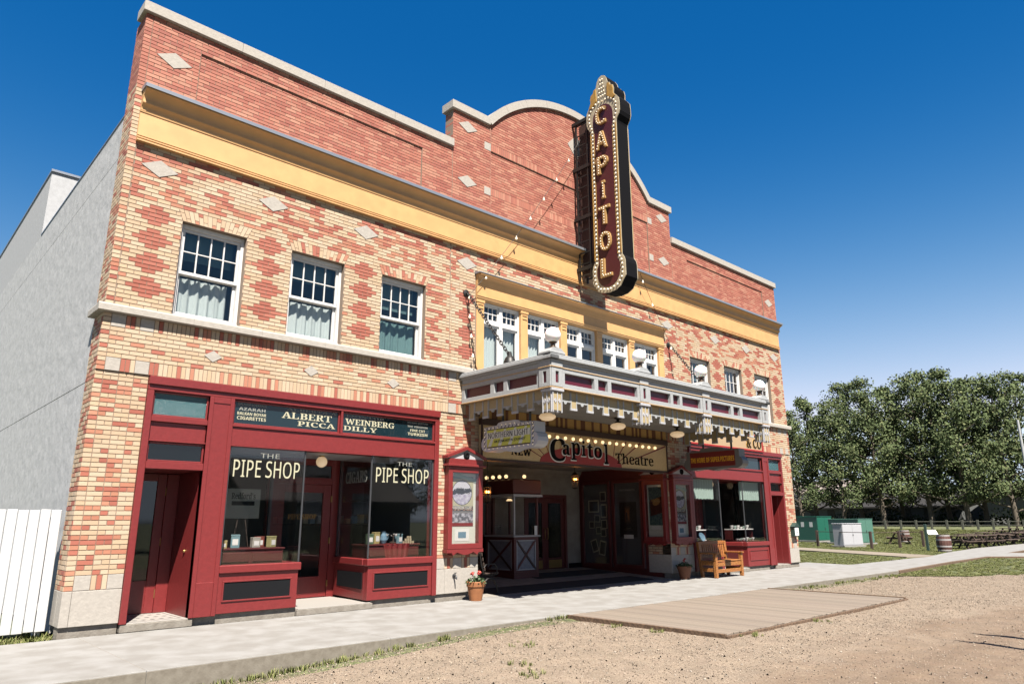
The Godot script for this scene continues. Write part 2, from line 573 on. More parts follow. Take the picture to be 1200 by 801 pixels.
func lay_bricks(wall: Node3D) -> void:
	for b in bricks:
		var pl: Dictionary = b[0]
		var c: Vector3 = pl.o + pl.u * ((b[1] + b[3]) * 0.5) + Vector3.UP * ((b[2] + b[4]) * 0.5) + pl.n * b[5]
		b.push_back(c)
		var to: Vector3 = EYE - c
		var face: float = pl.n.dot(to) / to.length()
		b.push_back(to.length_squared() / maxf(0.02, face) / ((b[3] - b[1]) * (b[4] - b[2])))
	bricks.sort_custom(func(a, d): return a[8] < d[8])
	var rest := MB.new()
	var cache := {}
	for i in bricks.size():
		var b: Array = bricks[i]
		var pl: Dictionary = b[0]
		var w: float = b[3] - b[1]
		var h: float = b[4] - b[2]
		if i < 296:
			var key := "%d_%d_%d" % [int(round(w * 1000.0)), int(round(h * 1000.0)), b[6]]
			if not cache.has(key):
				var mb := MB.new()
				brick_into(mb, Vector3.ZERO, Vector3.RIGHT, Vector3.BACK, w, h, pal[b[6]])
				cache[key] = mb.mesh(M.brick)
			var o := MeshInstance3D.new()
			o.name = "brick" if i == 0 else "brick_%03d" % i
			o.mesh = cache[key]
			o.transform = Transform3D(Basis(pl.n.cross(Vector3.UP) * -1.0, Vector3.UP, pl.n), b[7])
			wall.add_child(o)
		else:
			var jit := rng.randf_range(-0.0012, 0.0012)
			var col: Color = pal[b[6]] * rng.randf_range(0.93, 1.07)
			col.a = 1.0
			brick_into(rest, b[7] + pl.n * jit, pl.u, pl.n, w, h, col)
	rest.v.append_array(odd.v)
	rest.n.append_array(odd.n)
	rest.c.append_array(odd.c)
	var r := part("brickwork", rest, "brick", wall)
	r.set_meta("kind", "stuff")

func c_quoin(y: float) -> int:
	if y > 8.45:
		return pick(PMID) if rng.randf() < 0.6 else (pick(PLIGHT) if rng.randf() < 0.6 else pick(PDARK))
	return pick(BUFF) if rng.randf() < 0.66 else (pick(SALMON) if rng.randf() < 0.6 else pick(RED))

func c_parapet() -> int:
	var t := rng.randf()
	return pick(PLIGHT) if t < 0.30 else (pick(PMID) if t < 0.72 else pick(PDARK))

func c_soldier(_i, _w) -> int:
	var t := rng.randf()
	return pick(BUFF) if t < 0.66 else (pick(SALMON) if t < 0.86 else pick(RED))

func diamond(parent: Node, x: float, y: float, hw: float, hh: float, z := 0.0) -> void:
	var mb := MB.new()
	mb.prism(PackedVector2Array([Vector2(-hw, 0), Vector2(0, -hh), Vector2(hw, 0), Vector2(0, hh)]), Transform3D(Basis(), Vector3(x, y, z - 0.03)), 0.0385)
	part("diamond_stone", mb, "stone", parent)

func square_stone(parent: Node, x0: float, y0: float, z := 0.0, w := BM) -> void:
	bpart("square_stone", x0 + 0.004, y0 + 0.004, z - 0.03, x0 + w - 0.004, y0 + BM - 0.004, z + 0.003, "stone", parent, 0.003)

# wall slab with rectangular openings, drawn as cells
func slab(mb: MB, x0: float, x1: float, y0: float, y1: float, z0: float, z1: float, holes: Array) -> void:
	var xs := [x0, x1]
	var ys := [y0, y1]
	for h in holes:
		for k in [h[0], h[1]]:
			if k > x0 and k < x1 and not xs.has(k): xs.push_back(k)
		for k in [h[2], h[3]]:
			if k > y0 and k < y1 and not ys.has(k): ys.push_back(k)
	xs.sort()
	ys.sort()
	for i in xs.size() - 1:
		for j in ys.size() - 1:
			var cx: float = (xs[i] + xs[i + 1]) * 0.5
			var cy: float = (ys[j] + ys[j + 1]) * 0.5
			var open := false
			for h in holes:
				if cx > h[0] and cx < h[1] and cy > h[2] and cy < h[3]:
					open = true
			if not open:
				mb.box(xs[i], ys[j], z0, xs[i + 1], ys[j + 1], z1)

const WX := [0.959, 2.888, 4.824]
const WW := 1.083
const WY := 4.731
const WH := 1.6256
const AR := 4.06
const AY := 8.32

func seg(pl: Dictionary, mir: bool, a: float, b: float, anchor: float, y: float, half: bool, zo: float, fn: Callable) -> void:
	if mir:
		course(pl, L - b, L - a, L - anchor, y, half, zo, func(x, w): return fn.call(L - x, w))
	else:
		course(pl, a, b, anchor, y, half, zo, fn)

func brick_front(bld: Node3D) -> Node3D:
	palette()
	rng.seed = 41
	var F := plane(Vector3.ZERO, Vector3.RIGHT, Vector3.BACK)
	var zl := -0.021      # the piers below the belt stand back a little
	# --- mortar backing
	var mb := MB.new()
	var holes := []
	for x in WX:
		holes.push_back([x, x + WW, WY, WY + WH])
		holes.push_back([L - x - WW, L - x, WY, WY + WH])
	holes.push_back([7.30, 14.393, 4.56, 6.96])
	slab(mb, 0.008, L, 3.722, 8.40, -0.30, -0.008, holes)
	for s in [[0.008, 0.74], [6.33, 7.42], [L - 7.42, L - 6.33], [L - 0.74, L]]:
		mb.box(s[0], 0.139, -0.30, s[1], 3.7215, zl - 0.008)
	for m in 2:
		var f := func(x): return L - x if m == 1 else x
		for s in [[0.008, 0.937, 8.4, 9.868, 0.0], [0.937, 5.71, 8.4, 9.531, -0.027], [0.937, 5.71, 9.531, 9.868, 0.0], [5.71, 6.555, 8.4, 9.868, 0.0]]:
			mb.box(f.call(s[0]), s[2], -0.30, f.call(s[1]), s[3], s[4] - 0.008)
	mb.box(6.5555, 8.4, -0.30, 7.72, 10.868, -0.008)
	mb.box(L - 7.72, 8.4, -0.30, L - 6.5555, 10.868, -0.008)
	mb.box(7.72, 8.4, -0.30, L - 7.72, 10.208, -0.035)
	mb.box(7.72, 10.208, -0.30, L - 7.72, 10.868, -0.008)
	var arc := PackedVector2Array()
	for i in 41:
		var t := lerpf(-0.886, 0.886, i / 40.0)
		arc.push_back(Vector2(L * 0.5 + sin(t) * AR, AY + cos(t) * AR))
	mb.prism(arc, Transform3D(Basis(), Vector3(0, 0, -0.30)), 0.292)
	var wall := part("front_wall", mb, "mortar", bld)
	# --- quoins and the brick return round the left corner
	var side := plane(Vector3.ZERO, Vector3(0, 0, -1), Vector3(-1, 0, 0))
	var rows := []
	for i in 46: rows.push_back([3.72 - (46 - i) * CO, CO, zl])
	for i in 13: rows.push_back([3.722 + i * CO, CO, 0.0])
	for i in 41: rows.push_back([WY + i * CO, CO, 0.0])
	for i in 12: rows.push_back([WY + 41 * CO + i * (8.312 - WY - 41 * CO) / 12.0, (8.312 - WY - 41 * CO) / 12.0, 0.0])
	for i in 23: rows.push_back([8.312 + i * CO, CO, 0.0])
	for i in rows.size():
		var r: Array = rows[i]
		add_b(F, 0.0, r[0], 0.1155, r[0] + r[1], r[2], c_quoin(r[0]))
		add_b(F, L - 0.1155, r[0], L, r[0] + r[1], r[2], c_quoin(r[0]))
		var o := 0.0 if i % 2 == 0 else -0.1016
		var us := [0.0, 0.2032 + o, 0.4064 + o, 0.55] if i % 2 == 0 else [0.0, 0.1016, 0.3048, 0.508, 0.55]
		for k in us.size() - 1:
			add_b(side, us[k] - (r[2] if k == 0 else 0.0), r[0], us[k + 1], r[0] + r[1], 0.0, c_quoin(r[0]))
	# --- belt between shop fronts and sill course
	for m in 2:
		var mir := m == 1
		var f := func(x): return L - x if mir else x
		for y in [3.722, 3.722 + 10 * CO]:
			var segs := [[0.319, 0.522], [0.725, 6.551], [6.766, 7.30]]
			for s in segs:
				soldiers(F, minf(f.call(s[0]), f.call(s[1])), maxf(f.call(s[0]), f.call(s[1])), y, 0.0, c_soldier)
			for x in [0.1155, 0.522, 6.562]:
				square_stone(wall, L - x - BM if mir else x, y)
		for i in 7:
			var ii := i
			seg(F, mir, 0.1155, 6.551, 0.1155, 3.722 + (3 + i) * CO, i % 2 == 1, 0.0, func(x, _w):
				var k := int(round(x / BM * 2.0))
				if (k + ii * 3) % 7 == 0 and rng.randf() < 0.85: return pick(RED) if rng.randf() < 0.55 else pick(SALMON)
				return pick(SALMON) if rng.randf() < 0.05 else pick(BUFF))
			seg(F, mir, 6.559, 7.30, 6.562, 3.722 + (3 + i) * CO, i % 2 == 1, 0.0, func(_x, _w): return pick(BUFF) if rng.randf() < 0.78 else pick(RED))
		for x in [1.668, 3.419, 5.177]:
			diamond(wall, f.call(x), 4.163, 0.144, 0.097)
		# --- upper storey
		var last := {}
		for r in 41:
			var y := WY + r * CO
			var pier := [[0.1155, 0.959, 0.537], [2.042, 2.888, 2.465], [3.971, 4.824, 4.3975], [5.907, 6.551, 5.95], [6.559, 7.27, 7.01]]
			if r < 27:
				for pi in pier.size():
					var s: Array = pier[pi]
					var a: float = s[0]
					var b: float = s[1]
					if r >= 24:
						var sp := (r - 23.5) / 3.0 * 0.085
						if pi > 0 and pi < 4: a += sp
						if pi < 3: b -= sp
					var rr := posmod(r - 2, 6)
					var wd: int = [0, 1, 2, 3, 2, 1][rr]
					var cen: float = s[2]
					seg(F, mir, a, b, cen, y, rr % 2 == 1, 0.0, func(x, _w):
						if pi == 3:
							if rr == 2 and x > 6.0 and x < 6.35: return pick(RED)
							return pick(BUFF) if rng.randf() < 0.66 else (pick(SALMON) if rng.randf() < 0.6 else pick(RED))
						if r > 2 and absf(x - cen) < (wd * 0.5 - 0.4) * BM: return pick(RED)
						if absf(x - cen) > 1.55 * BM and rng.randf() < 0.30: return pick(SALMON)
						return pick(BUFF))
			else:
				var now := {}
				var fieldc := func(x, _w):
					var k := int(round(x / BM * 2.0))
					var near: bool = last.get(k + 1, false) or last.get(k - 1, false)
					var red := rng.randf() < (0.52 if near else 0.34)
					now[k] = red
					if not red: return pick(BUFF)
					return pick(SALMON) if rng.randf() < 0.5 else pick(RED)
				seg(F, mir, 0.1155, 6.551, 0.537, y, r % 2 == 0, 0.0, fieldc)
				seg(F, mir, 6.559, (7.27 if y < 6.98 else L * 0.5), 7.01, y, r % 2 == 0, 0.0, fieldc)
				last = now
		for x in WX:
			jack_arch(L - x - WW if mir else x)
		for x in [0.512, 2.461, 4.402, 7.01]:
			diamond(wall, f.call(x), 7.141, 0.285, 0.147)
		# --- piers beside the shop fronts
		for r in 43:
			var y := 3.72 - (43 - r) * CO
			for s in [[0.1155, 3, 0.2082], [6.33, 5, 0.218]]:
				for k in s[1]:
					var xa: float = s[0] + k * s[2]
					var xb: float = xa + s[2]
					var cut: float = xa + s[2] * 0.5
					var split: bool = (r + k) % 2 == 1
					var spans := [[xa, cut], [cut, xb]] if split else [[xa, xb]]
					for sp in spans:
						var ci := pick(BUFF)
						var t := rng.randf()
						if t < 0.13: ci = pick(RED)
						elif t < 0.30: ci = pick(SALMON)
						add_b(F, minf(f.call(sp[0]), f.call(sp[1])), y, maxf(f.call(sp[0]), f.call(sp[1])), y + CO, zl, ci)
		for s in [[0.1155, 0.2082, 3], [6.33, 0.218, 5]]:
			for k in s[2]:
				var xa: float = s[0] + k * s[1]
				if k % 2 == 0:
					square_stone(wall, L - xa - s[1] if mir else xa, 0.6053, zl, s[1])
				else:
					for i in 3:
						var a: float = xa + s[1] * i / 3.0
						var b: float = a + s[1] / 3.0
						add_b(F, minf(f.call(a), f.call(b)), 0.6053, maxf(f.call(a), f.call(b)), 0.6053 + BM, zl, pick(RED) if i == 1 else pick(BUFF))
		for s in [[-0.002, 0.112], [0.116, 0.739], [6.331, 6.56], [6.564, 7.4195]]:
			bpart("base_stone", f.call(s[0]), 0.1385, -0.29, f.call(s[1]), 0.602, zl + 0.004, "stone", wall, 0.004)
	bpart("base_stone", -0.0025, 0.1385, -0.55, 0.10, 0.602, -0.292, "stone", wall, 0.004)
	# --- parapet
	for j in 23:
		var y := 8.312 + j * CO
		for m in 2:
			var mir := m == 1
			var anchor := 0.1155
			var pf := func(_x, _w): return c_parapet()
			if j < 18:
				seg(F, mir, 0.1155, 0.935, anchor, y, j % 2 == 1, 0.0, pf)
				seg(F, mir, 0.939, 5.708, anchor, y, j % 2 == 1, -0.027, pf)
				seg(F, mir, 5.712, 6.551, anchor, y, j % 2 == 1, 0.0, pf)
			else:
				seg(F, mir, 0.1155, 6.551, anchor, y, j % 2 == 1, 0.0, pf)
	var psol := func(_i, _w): return pick(PMID) if rng.randf() < 0.55 else (pick(PLIGHT) if rng.randf() < 0.55 else pick(PDARK))
	for j in 61:
		var y := 8.312 + j * CO
		var pf := func(_x, _w): return c_parapet()
		var half := j % 2 == 1
		if j < 38:
			course(F, 6.559, 7.716, 6.559, y, half, 0.0, pf)
			course(F, L - 7.716, L - 6.559, 6.559, y, half, 0.0, pf)
			if j == 11:
				soldiers(F, 7.724, L - 7.724, y, -0.027, psol)
			elif j == 28:
				soldiers(F, 7.724, L - 7.724, y, 0.0, psol)
			elif not j in [12, 13, 29, 30]:
				course(F, 7.724, L - 7.724, 6.559, y, half, -0.027 if j < 28 else 0.0, pf)
		else:
			var hh := y + CO * 0.5 - AY
			if hh < AR + 0.03:
				var w := sqrt((AR + 0.05) * (AR + 0.05) - hh * hh)
				course(F, L * 0.5 - w, L * 0.5 + w, 6.559, y, half, 0.0, pf)
	for x in [7.506, L - 7.709]:
		square_stone(wall, x, 10.195, 0.004)
		square_stone(wall, x, 9.02, 0.004)
	for x in [6.99, L - 6.99]:
		diamond(wall, x, 10.565, 0.285, 0.147)
		diamond(wall, x, 9.158, 0.285, 0.147)
	diamond(wall, 0.519, 9.182, 0.285, 0.147)
	diamond(wall, L - 0.519, 9.182, 0.285, 0.147)
	diamond(wall, L * 0.5, 11.50, 0.36, 0.37)
	# brick cheek of the raised middle, seen over the lower coping
	var cheek := plane(Vector3(6.5555, 0, 0), Vector3(0, 0, -1), Vector3(-1, 0, 0))
	for j in range(23, 38):
		var y := 8.312 + j * CO
		var us := [0.0, 0.2032, 0.30] if j % 2 == 0 else [0.0, 0.1016, 0.30]
		for k in us.size() - 1:
			add_b(cheek, us[k], y, us[k + 1], y + CO, 0.0, c_parapet())
	lay_bricks(wall)
	return wall

func jack_arch(x: float) -> void:
	# splayed soldiers, some cut in two
	var cnt := 16
	var y0 := WY + WH
	for i in cnt:
		var a := float(i) / cnt
		var b := float(i + 1) / cnt
		var lo0 := x - 0.002 + a * (WW + 0.004)
		var lo1 := x - 0.002 + b * (WW + 0.004)
		var hi0 := x - 0.085 + a * (WW + 0.17)
		var hi1 := x - 0.085 + b * (WW + 0.17)
		var cuts := [0.0, 1.0]
		if i % 2 == 1: cuts = [0.0, 0.30, 1.0]
		elif i % 4 == 0: cuts = [0.0, 0.70, 1.0]
		for k in cuts.size() - 1:
			var v0: float = cuts[k]
			var v1: float = cuts[k + 1]
			var g := 0.004
			var col: Color = pal[pick(BUFF)] if rng.randf() < 0.62 else (pal[pick(SALMON)] if rng.randf() < 0.6 else pal[pick(RED)])
			var ya := y0 + v0 * 3.0 * CO + g
			var yb := y0 + v1 * 3.0 * CO - g
			var p := [Vector3(lerpf(lo0, hi0, v0) + g, ya, 0), Vector3(lerpf(lo1, hi1, v0) - g, ya, 0), Vector3(lerpf(lo1, hi1, v1) - g, yb, 0), Vector3(lerpf(lo0, hi0, v1) + g, yb, 0)]
			odd.quad(p[0], p[1], p[2], p[3], Vector3.BACK, col)
			var sd := [Vector3.DOWN, Vector3.RIGHT, Vector3.UP, Vector3.LEFT]
			for s in 4:
				var t := (s + 1) % 4
				odd.fquad(p[s], p[t], p[t] - Vector3(0, 0, 0.010), p[s] - Vector3(0, 0, 0.010), sd[s], col)

# ------------------------------------------------------------------ copings, sill course, cornice
func trims(bld: Node3D) -> void:
	# copings in lengths
	for m in 2:
		var f := func(x): return L - x if m == 1 else x
		var xs := [-0.06, 1.62, 3.28, 4.94, 6.5535]
		for i in 4:
			bpart("coping_stone", f.call(xs[i]) , 9.8705, -0.36, f.call(xs[i + 1] - (0.004 if i < 3 else 0.0)), 10.062, 0.065, "stone", bld, 0.008)
		bpart("coping_stone", f.call(6.49), 10.8705, -0.36, f.call(7.66), 11.075, 0.065, "stone", bld, 0.008)
	var n := 9
	var t0 := 0.884
	for i in n:
		var mb := MB.new()
		var a0 := lerpf(-t0, t0, float(i) / n) + (0.0006 if i > 0 else 0.0)
		var a1 := lerpf(-t0, t0, float(i + 1) / n) - (0.0006 if i < n - 1 else 0.0)
		var st := 6
		for k in st:
			var b0 := lerpf(a0, a1, float(k) / st)
			var b1 := lerpf(a0, a1, float(k + 1) / st)
			var d0 := Vector3(sin(b0), cos(b0), 0)
			var d1 := Vector3(sin(b1), cos(b1), 0)
			var o := Vector3(L * 0.5, AY, 0)
			var zf := Vector3(0, 0, 0.064)
			var zb := Vector3(0, 0, -0.36)
			var ri := AR + 0.001
			var ro := AR + 0.20
			mb.quad(o + d0 * ri + zf, o + d1 * ri + zf, o + d1 * ro + zf, o + d0 * ro + zf, Vector3.BACK)
			mb.quad(o + d0 * ri + zb, o + d1 * ri + zb, o + d1 * ro + zb, o + d0 * ro + zb, Vector3.FORWARD)
			mb.squad(o + d0 * ro + zf, o + d1 * ro + zf, o + d1 * ro + zb, o + d0 * ro + zb, d0, d1, d1, d0)
			mb.squad(o + d0 * ri + zf, o + d1 * ri + zf, o + d1 * ri + zb, o + d0 * ri + zb, -d0, -d1, -d1, -d0)
		for e in [a0, a1]:
			var d := Vector3(sin(e), cos(e), 0)
			var o := Vector3(L * 0.5, AY, 0)
			mb.quad(o + d * (AR + 0.001) + Vector3(0, 0, 0.064), o + d * (AR + 0.2) + Vector3(0, 0, 0.064), o + d * (AR + 0.2) - Vector3(0, 0, 0.36), o + d * (AR + 0.001) - Vector3(0, 0, 0.36), Vector3(cos(e), -sin(e), 0) * (-1.0 if e == a0 else 1.0))
		part("coping_stone", mb, "stone", bld)
	# sill course
	for m in 2:
		var f := func(x): return L - x if m == 1 else x
		var xs := [-0.098, 1.28, 2.42, 3.62, 4.86, 6.06, 7.24]
		for i in 6:
			var xa: float = f.call(xs[i])
			var xb: float = f.call(xs[i + 1] - 0.003)
			var mb := MB.new()
			mb.run_x([[-0.02, 4.604], [0.085, 4.604], [0.10, 4.612], [0.10, 4.70], [0.085, 4.7285], [-0.02, 4.7285]], minf(xa, xb), maxf(xa, xb))
			part("sill_stone", mb, "stone", bld)
	var mbs := MB.new()
	mbs.run_z([[0.005, 4.604], [-0.083, 4.604], [-0.098, 4.612], [-0.098, 4.70], [-0.083, 4.7285], [0.005, 4.7285]], -0.56, -0.021)
	part("sill_stone", mbs, "stone", bld)
	# frieze and crown moulding
	var a := 0.112
	var b := L - 0.112
	var fr := MB.new()
	fr.run_x([[-0.02, 7.495], [0.078, 7.495], [0.078, 7.520], [0.058, 7.523], [0.058, 7.543], [0.070, 7.546], [0.070, 7.566], [0.051, 7.569], [0.051, 7.587], [0.060, 7.590], [0.060, 7.604], [0.048, 7.607], [0.048, 8.02], [-0.02, 8.02]], a - 0.012, b + 0.012)
	part("frieze", fr, "yellow", bld)
	var cr := MB.new()
	var prof := [[0.0, 8.0], [0.050, 8.0], [0.060, 8.012], [0.062, 8.03], [0.066, 8.036]]
	for i in 8:
		var t := i / 7.0
		prof.push_back([0.066 + 0.052 * pow(t, 2.2), 8.04 + 0.105 * pow(t, 0.75)])
	prof.append_array([[0.124, 8.148], [0.127, 8.156], [0.127, 8.182], [0.122, 8.188]])
	for i in 11:
		var t := i / 10.0
		prof.push_back([0.120 + 0.104 * pow(t, 2.3), 8.192 + 0.156 * pow(t, 0.7)])
	prof.append_array([[0.232, 8.350], [0.240, 8.356], [0.240, 8.385], [0.0, 8.385]])
	cr.run_x(prof, a - 0.012, b + 0.012)
	part("crown_moulding", cr, "yellow", bld)
	var fl := MB.new()
	fl.run_x([[0.0, 8.386], [0.262, 8.386], [0.262, 8.374], [0.268, 8.374], [0.268, 8.435], [0.255, 8.445], [0.0, 8.475]], a - 0.03, b + 0.03)
	part("cornice_flashing", fl, "flashing", bld)

# ------------------------------------------------------------------ upstairs windows
func sash_window(bld: Node3D, x: float, style: int) -> void:
	var w := WW
	var y := WY
	var h := WH
	var zf := -0.10
	var mb := MB.new()
	var fw := 0.055
	mb.box(x + 0.002, y + 0.001, zf - 0.14, x + fw, y + h - 0.002, zf, 0.006)
	mb.box(x + w - fw, y + 0.001, zf - 0.14, x + w - 0.002, y + h - 0.002, zf, 0.006)
	mb.box(x + fw, y + h - fw - 0.02, zf - 0.14, x + w - fw, y + h - 0.002, zf - 0.001, 0.006)
	mb.box(x + 0.0025, y + 0.0015, zf - 0.14, x + w - 0.0025, y + 0.055, zf + 0.02, 0.006)
	var win := part("window", mb, "white_paint", bld)
	var x0 := x + fw + 0.001
	var x1 := x + w - fw - 0.001
	var ym := y + 0.79
	var yt := y + h - fw - 0.022
	var up := MB.new()
	var s := 0.045
	up.box(x0, ym - 0.03, zf - 0.075, x1, ym + 0.025, zf - 0.03, 0.004)
	up.box(x0, yt - s, zf - 0.075, x1, yt, zf - 0.031, 0.004)
	up.box(x0, ym + 0.025, zf - 0.075, x0 + s, yt - s, zf - 0.032, 0.004)
	up.box(x1 - s, ym + 0.025, zf - 0.075, x1, yt - s, zf - 0.032, 0.004)
	var gx0 := x0 + s
	var gx1 := x1 - s
	var gy0 := ym + 0.025
	var gy1 := yt - s
	for i in range(1, 4):
		var cx := lerpf(gx0, gx1, i / 4.0)
		up.box(cx - 0.011, gy0, zf - 0.068, cx + 0.011, gy1, zf - 0.036, 0.003)
	var cy := (gy0 + gy1) * 0.5
	up.box(gx0, cy - 0.010, zf - 0.0675, gx1, cy + 0.010, zf - 0.0365, 0.003)
	part("upper_sash", up, "white_paint", win)
	for i in 4:
		for j in 2:
			bpart("pane", lerpf(gx0, gx1, i / 4.0) + 0.002, lerpf(gy0, gy1, j / 2.0) + 0.002, zf - 0.055, lerpf(gx0, gx1, (i + 1) / 4.0) - 0.002, lerpf(gy0, gy1, (j + 1) / 2.0) - 0.002, zf - 0.051, "glass", win, 0.0)
	var lo := MB.new()
	lo.box(x0, y + 0.057, zf - 0.125, x1, y + 0.12, zf - 0.08, 0.004)
	lo.box(x0, ym - 0.035, zf - 0.125, x1, ym + 0.02, zf - 0.0805, 0.004)
	lo.box(x0, y + 0.12, zf - 0.125, x0 + s, ym - 0.035, zf - 0.081, 0.004)
	lo.box(x1 - s, y + 0.12, zf - 0.125, x1, ym - 0.035, zf - 0.081, 0.004)
	part("lower_sash", lo, "white_paint", win)
	bpart("pane", x0 + s - 0.003, y + 0.117, zf - 0.104, x1 - s + 0.003, ym - 0.032, zf - 0.10, "glass", win, 0.0)
	# cloth behind the lower sash
	var cx0 := gx0 - 0.02
	var cx1: float = [gx1 - 0.06, gx1 + 0.03, gx1 + 0.03][style]
	var ctop := ym - 0.05
	var cb := MB.new()
	var nseg := 40
	for i in nseg:
		var ta := float(i) / nseg
		var tb := float(i + 1) / nseg
		var za := zf - 0.19 + 0.022 * sin(ta * 34.0 + style) + 0.012 * sin(ta * 61.0)
		var zb := zf - 0.19 + 0.022 * sin(tb * 34.0 + style) + 0.012 * sin(tb * 61.0)
		var xa := lerpf(cx0, cx1, ta)
		var xb := lerpf(cx0, cx1, tb)
		cb.fquad(Vector3(xa, y + 0.06, za), Vector3(xb, y + 0.06, zb), Vector3(xb, ctop, zb), Vector3(xa, ctop, za), Vector3.BACK)
		cb.fquad(Vector3(xa, y + 0.06, za - 0.004), Vector3(xb, y + 0.06, zb - 0.004), Vector3(xb, ctop, zb - 0.004), Vector3(xa, ctop, za - 0.004), Vector3.FORWARD)
	part("curtain", cb, ["curtain", "curtain", "curtain_teal"][style], win)
	# roller blind drawn half way behind the upper sash
	bpart("blind", gx0, gy0 + [0.26, 0.36, 0.20][style] , zf - 0.24, gx1, gy1 + 0.05, zf - 0.235, "shade_blue", win, 0.0)

func bay_windows(bld: Node3D) -> void:
	var x0 := 7.30
	var x1 := L - 7.30
	# entablature
	var mb := MB.new()
	mb.run_x([[-0.25, 6.365], [0.02, 6.365], [0.03, 6.375], [0.05, 6.40], [0.05, 6.43], [0.065, 6.44], [0.065, 6.465], [0.04, 6.475], [0.04, 6.70], [0.052, 6.708], [0.058, 6.75], [0.072, 6.79], [0.082, 6.84], [0.10, 6.87], [0.13, 6.897], [0.165, 6.91], [0.185, 6.915], [0.185, 6.945], [-0.25, 6.945]], x0 - 0.02, x1 + 0.02)
	part("bay_entablature", mb, "yellow", bld)
	var fl := MB.new()
	fl.run_x([[-0.1, 6.9455], [0.20, 6.9455], [0.20, 6.962], [-0.1, 7.03]], x0 - 0.06, x1 + 0.06)
	part("bay_flashing", fl, "flashing", bld)
	for i in 6:
		var cx := lerpf(7.41, L - 7.41, i / 5.0)
		var pm := MB.new()
		pm.box(cx - 0.11, 4.52, -0.25, cx + 0.11, 6.364, 0.02, 0.008)
		for yy in [6.16, 6.245]:
			pm.box(cx - 0.075, yy, 0.019, cx + 0.075, yy + 0.022, 0.036, 0.004)
		pm.box(cx - 0.125, 6.30, -0.2, cx + 0.125, 6.362, 0.035, 0.006)
		part("bay_pier", pm, "yellow", bld)
	for i in 5:
		var xa := lerpf(7.41, L - 7.41, i / 5.0) + 0.112
		var xb := lerpf(7.41, L - 7.41, (i + 1) / 5.0) - 0.112
		bay_window(bld, xa, xb, i)

func bay_window(bld: Node3D, xa: float, xb: float, idx: int) -> void:
	var zf := -0.06
	var y0 := 4.53
	var yt := 6.362
	var yb := 5.90
	var xm := (xa + xb) * 0.5
	var mb := MB.new()
	var s := 0.045
	mb.box(xa, y0, zf - 0.13, xa + s, yt, zf, 0.005)
	mb.box(xb - s, y0, zf - 0.13, xb, yt, zf, 0.005)
	mb.box(xa + s, yt - s, zf - 0.13, xb - s, yt - 0.001, zf - 0.001, 0.005)
	mb.box(xm - 0.045, y0, zf - 0.13, xm + 0.045, yt - s, zf - 0.0005, 0.005)
	for k in [[xa + s, xm - 0.045], [xm + 0.045, xb - s]]:
		mb.box(k[0], yb - 0.045, zf - 0.13, k[1], yb + 0.045, zf - 0.0012, 0.005)
		mb.box(k[0], y0 + 0.001, zf - 0.13, k[1], y0 + 0.10, zf - 0.0012, 0.005)
	var win := part("bay_window", mb, "white_paint", bld)
	var halves := [[xa + s, xm - 0.045], [xm + 0.045, xb - s]]
	for hi in 2:
		var h: Array = halves[hi]
		var sash := MB.new()
		var t := 0.04
		for r in [[y0 + 0.10, yb - 0.045], [yb + 0.045, yt - s]]:
			sash.box(h[0], r[0], zf - 0.09, h[0] + t, r[1], zf - 0.03, 0.003)
			sash.box(h[1] - t, r[0], zf - 0.09, h[1], r[1], zf - 0.03, 0.003)
			sash.box(h[0] + t, r[0], zf - 0.09, h[1] - t, r[0] + t, zf - 0.031, 0.003)
			sash.box(h[0] + t, r[1] - t, zf - 0.09, h[1] - t, r[1], zf - 0.031, 0.003)
		var gx0: float = h[0] + t
		var gx1: float = h[1] - t
		var gy0 := yb + 0.045 + t
		var gy1 := yt - s - t
		for i in [1, 2]:
			var cx := lerpf(gx0, gx1, i / 3.0)
			sash.box(cx - 0.009, gy0, zf - 0.08, cx + 0.009, gy1, zf - 0.04, 0.002)
		sash.box(gx0, (gy0 + gy1) * 0.5 - 0.009, zf - 0.079, gx1, (gy0 + gy1) * 0.5 + 0.009, zf - 0.041, 0.002)
		part("sash", sash, "white_paint", win)
		for i in 3:
			for j in 2:
				bpart("pane", lerpf(gx0, gx1, i / 3.0), lerpf(gy0, gy1, j / 2.0), zf - 0.062, lerpf(gx0, gx1, (i + 1) / 3.0), lerpf(gy0, gy1, (j + 1) / 2.0), zf - 0.058, "glass", win, 0.0)
		bpart("pane", gx0, y0 + 0.14, zf - 0.062, gx1, yb - 0.045 - t, zf - 0.058, "glass", win, 0.0)
		var cb := MB.new()
		var ctop := yb - 0.05 if idx < 2 else yb - 0.05 - 0.5
		for i in 24:
			var ta := i / 24.0
			var tb := (i + 1) / 24.0
			var za := zf - 0.17 + 0.02 * sin(ta * 31.0 + hi + idx)
			var zb := zf - 0.17 + 0.02 * sin(tb * 31.0 + hi + idx)
			var x0 := lerpf(h[0], h[1], ta)
			var x1 := lerpf(h[0], h[1], tb)
			var ya := ctop + 0.04 * sin(ta * 19.0 + idx) * (0.0 if idx < 2 else 1.0)
			var yb2 := ctop + 0.04 * sin(tb * 19.0 + idx) * (0.0 if idx < 2 else 1.0)
			cb.fquad(Vector3(x0, y0, za), Vector3(x1, y0, zb), Vector3(x1, yb2, zb), Vector3(x0, ya, za), Vector3.BACK)
			cb.fquad(Vector3(x0, y0, za - 0.004), Vector3(x1, y0, zb - 0.004), Vector3(x1, yb2, zb - 0.004), Vector3(x0, ya, za - 0.004), Vector3.FORWARD)
		part("curtain", cb, "curtain", win)

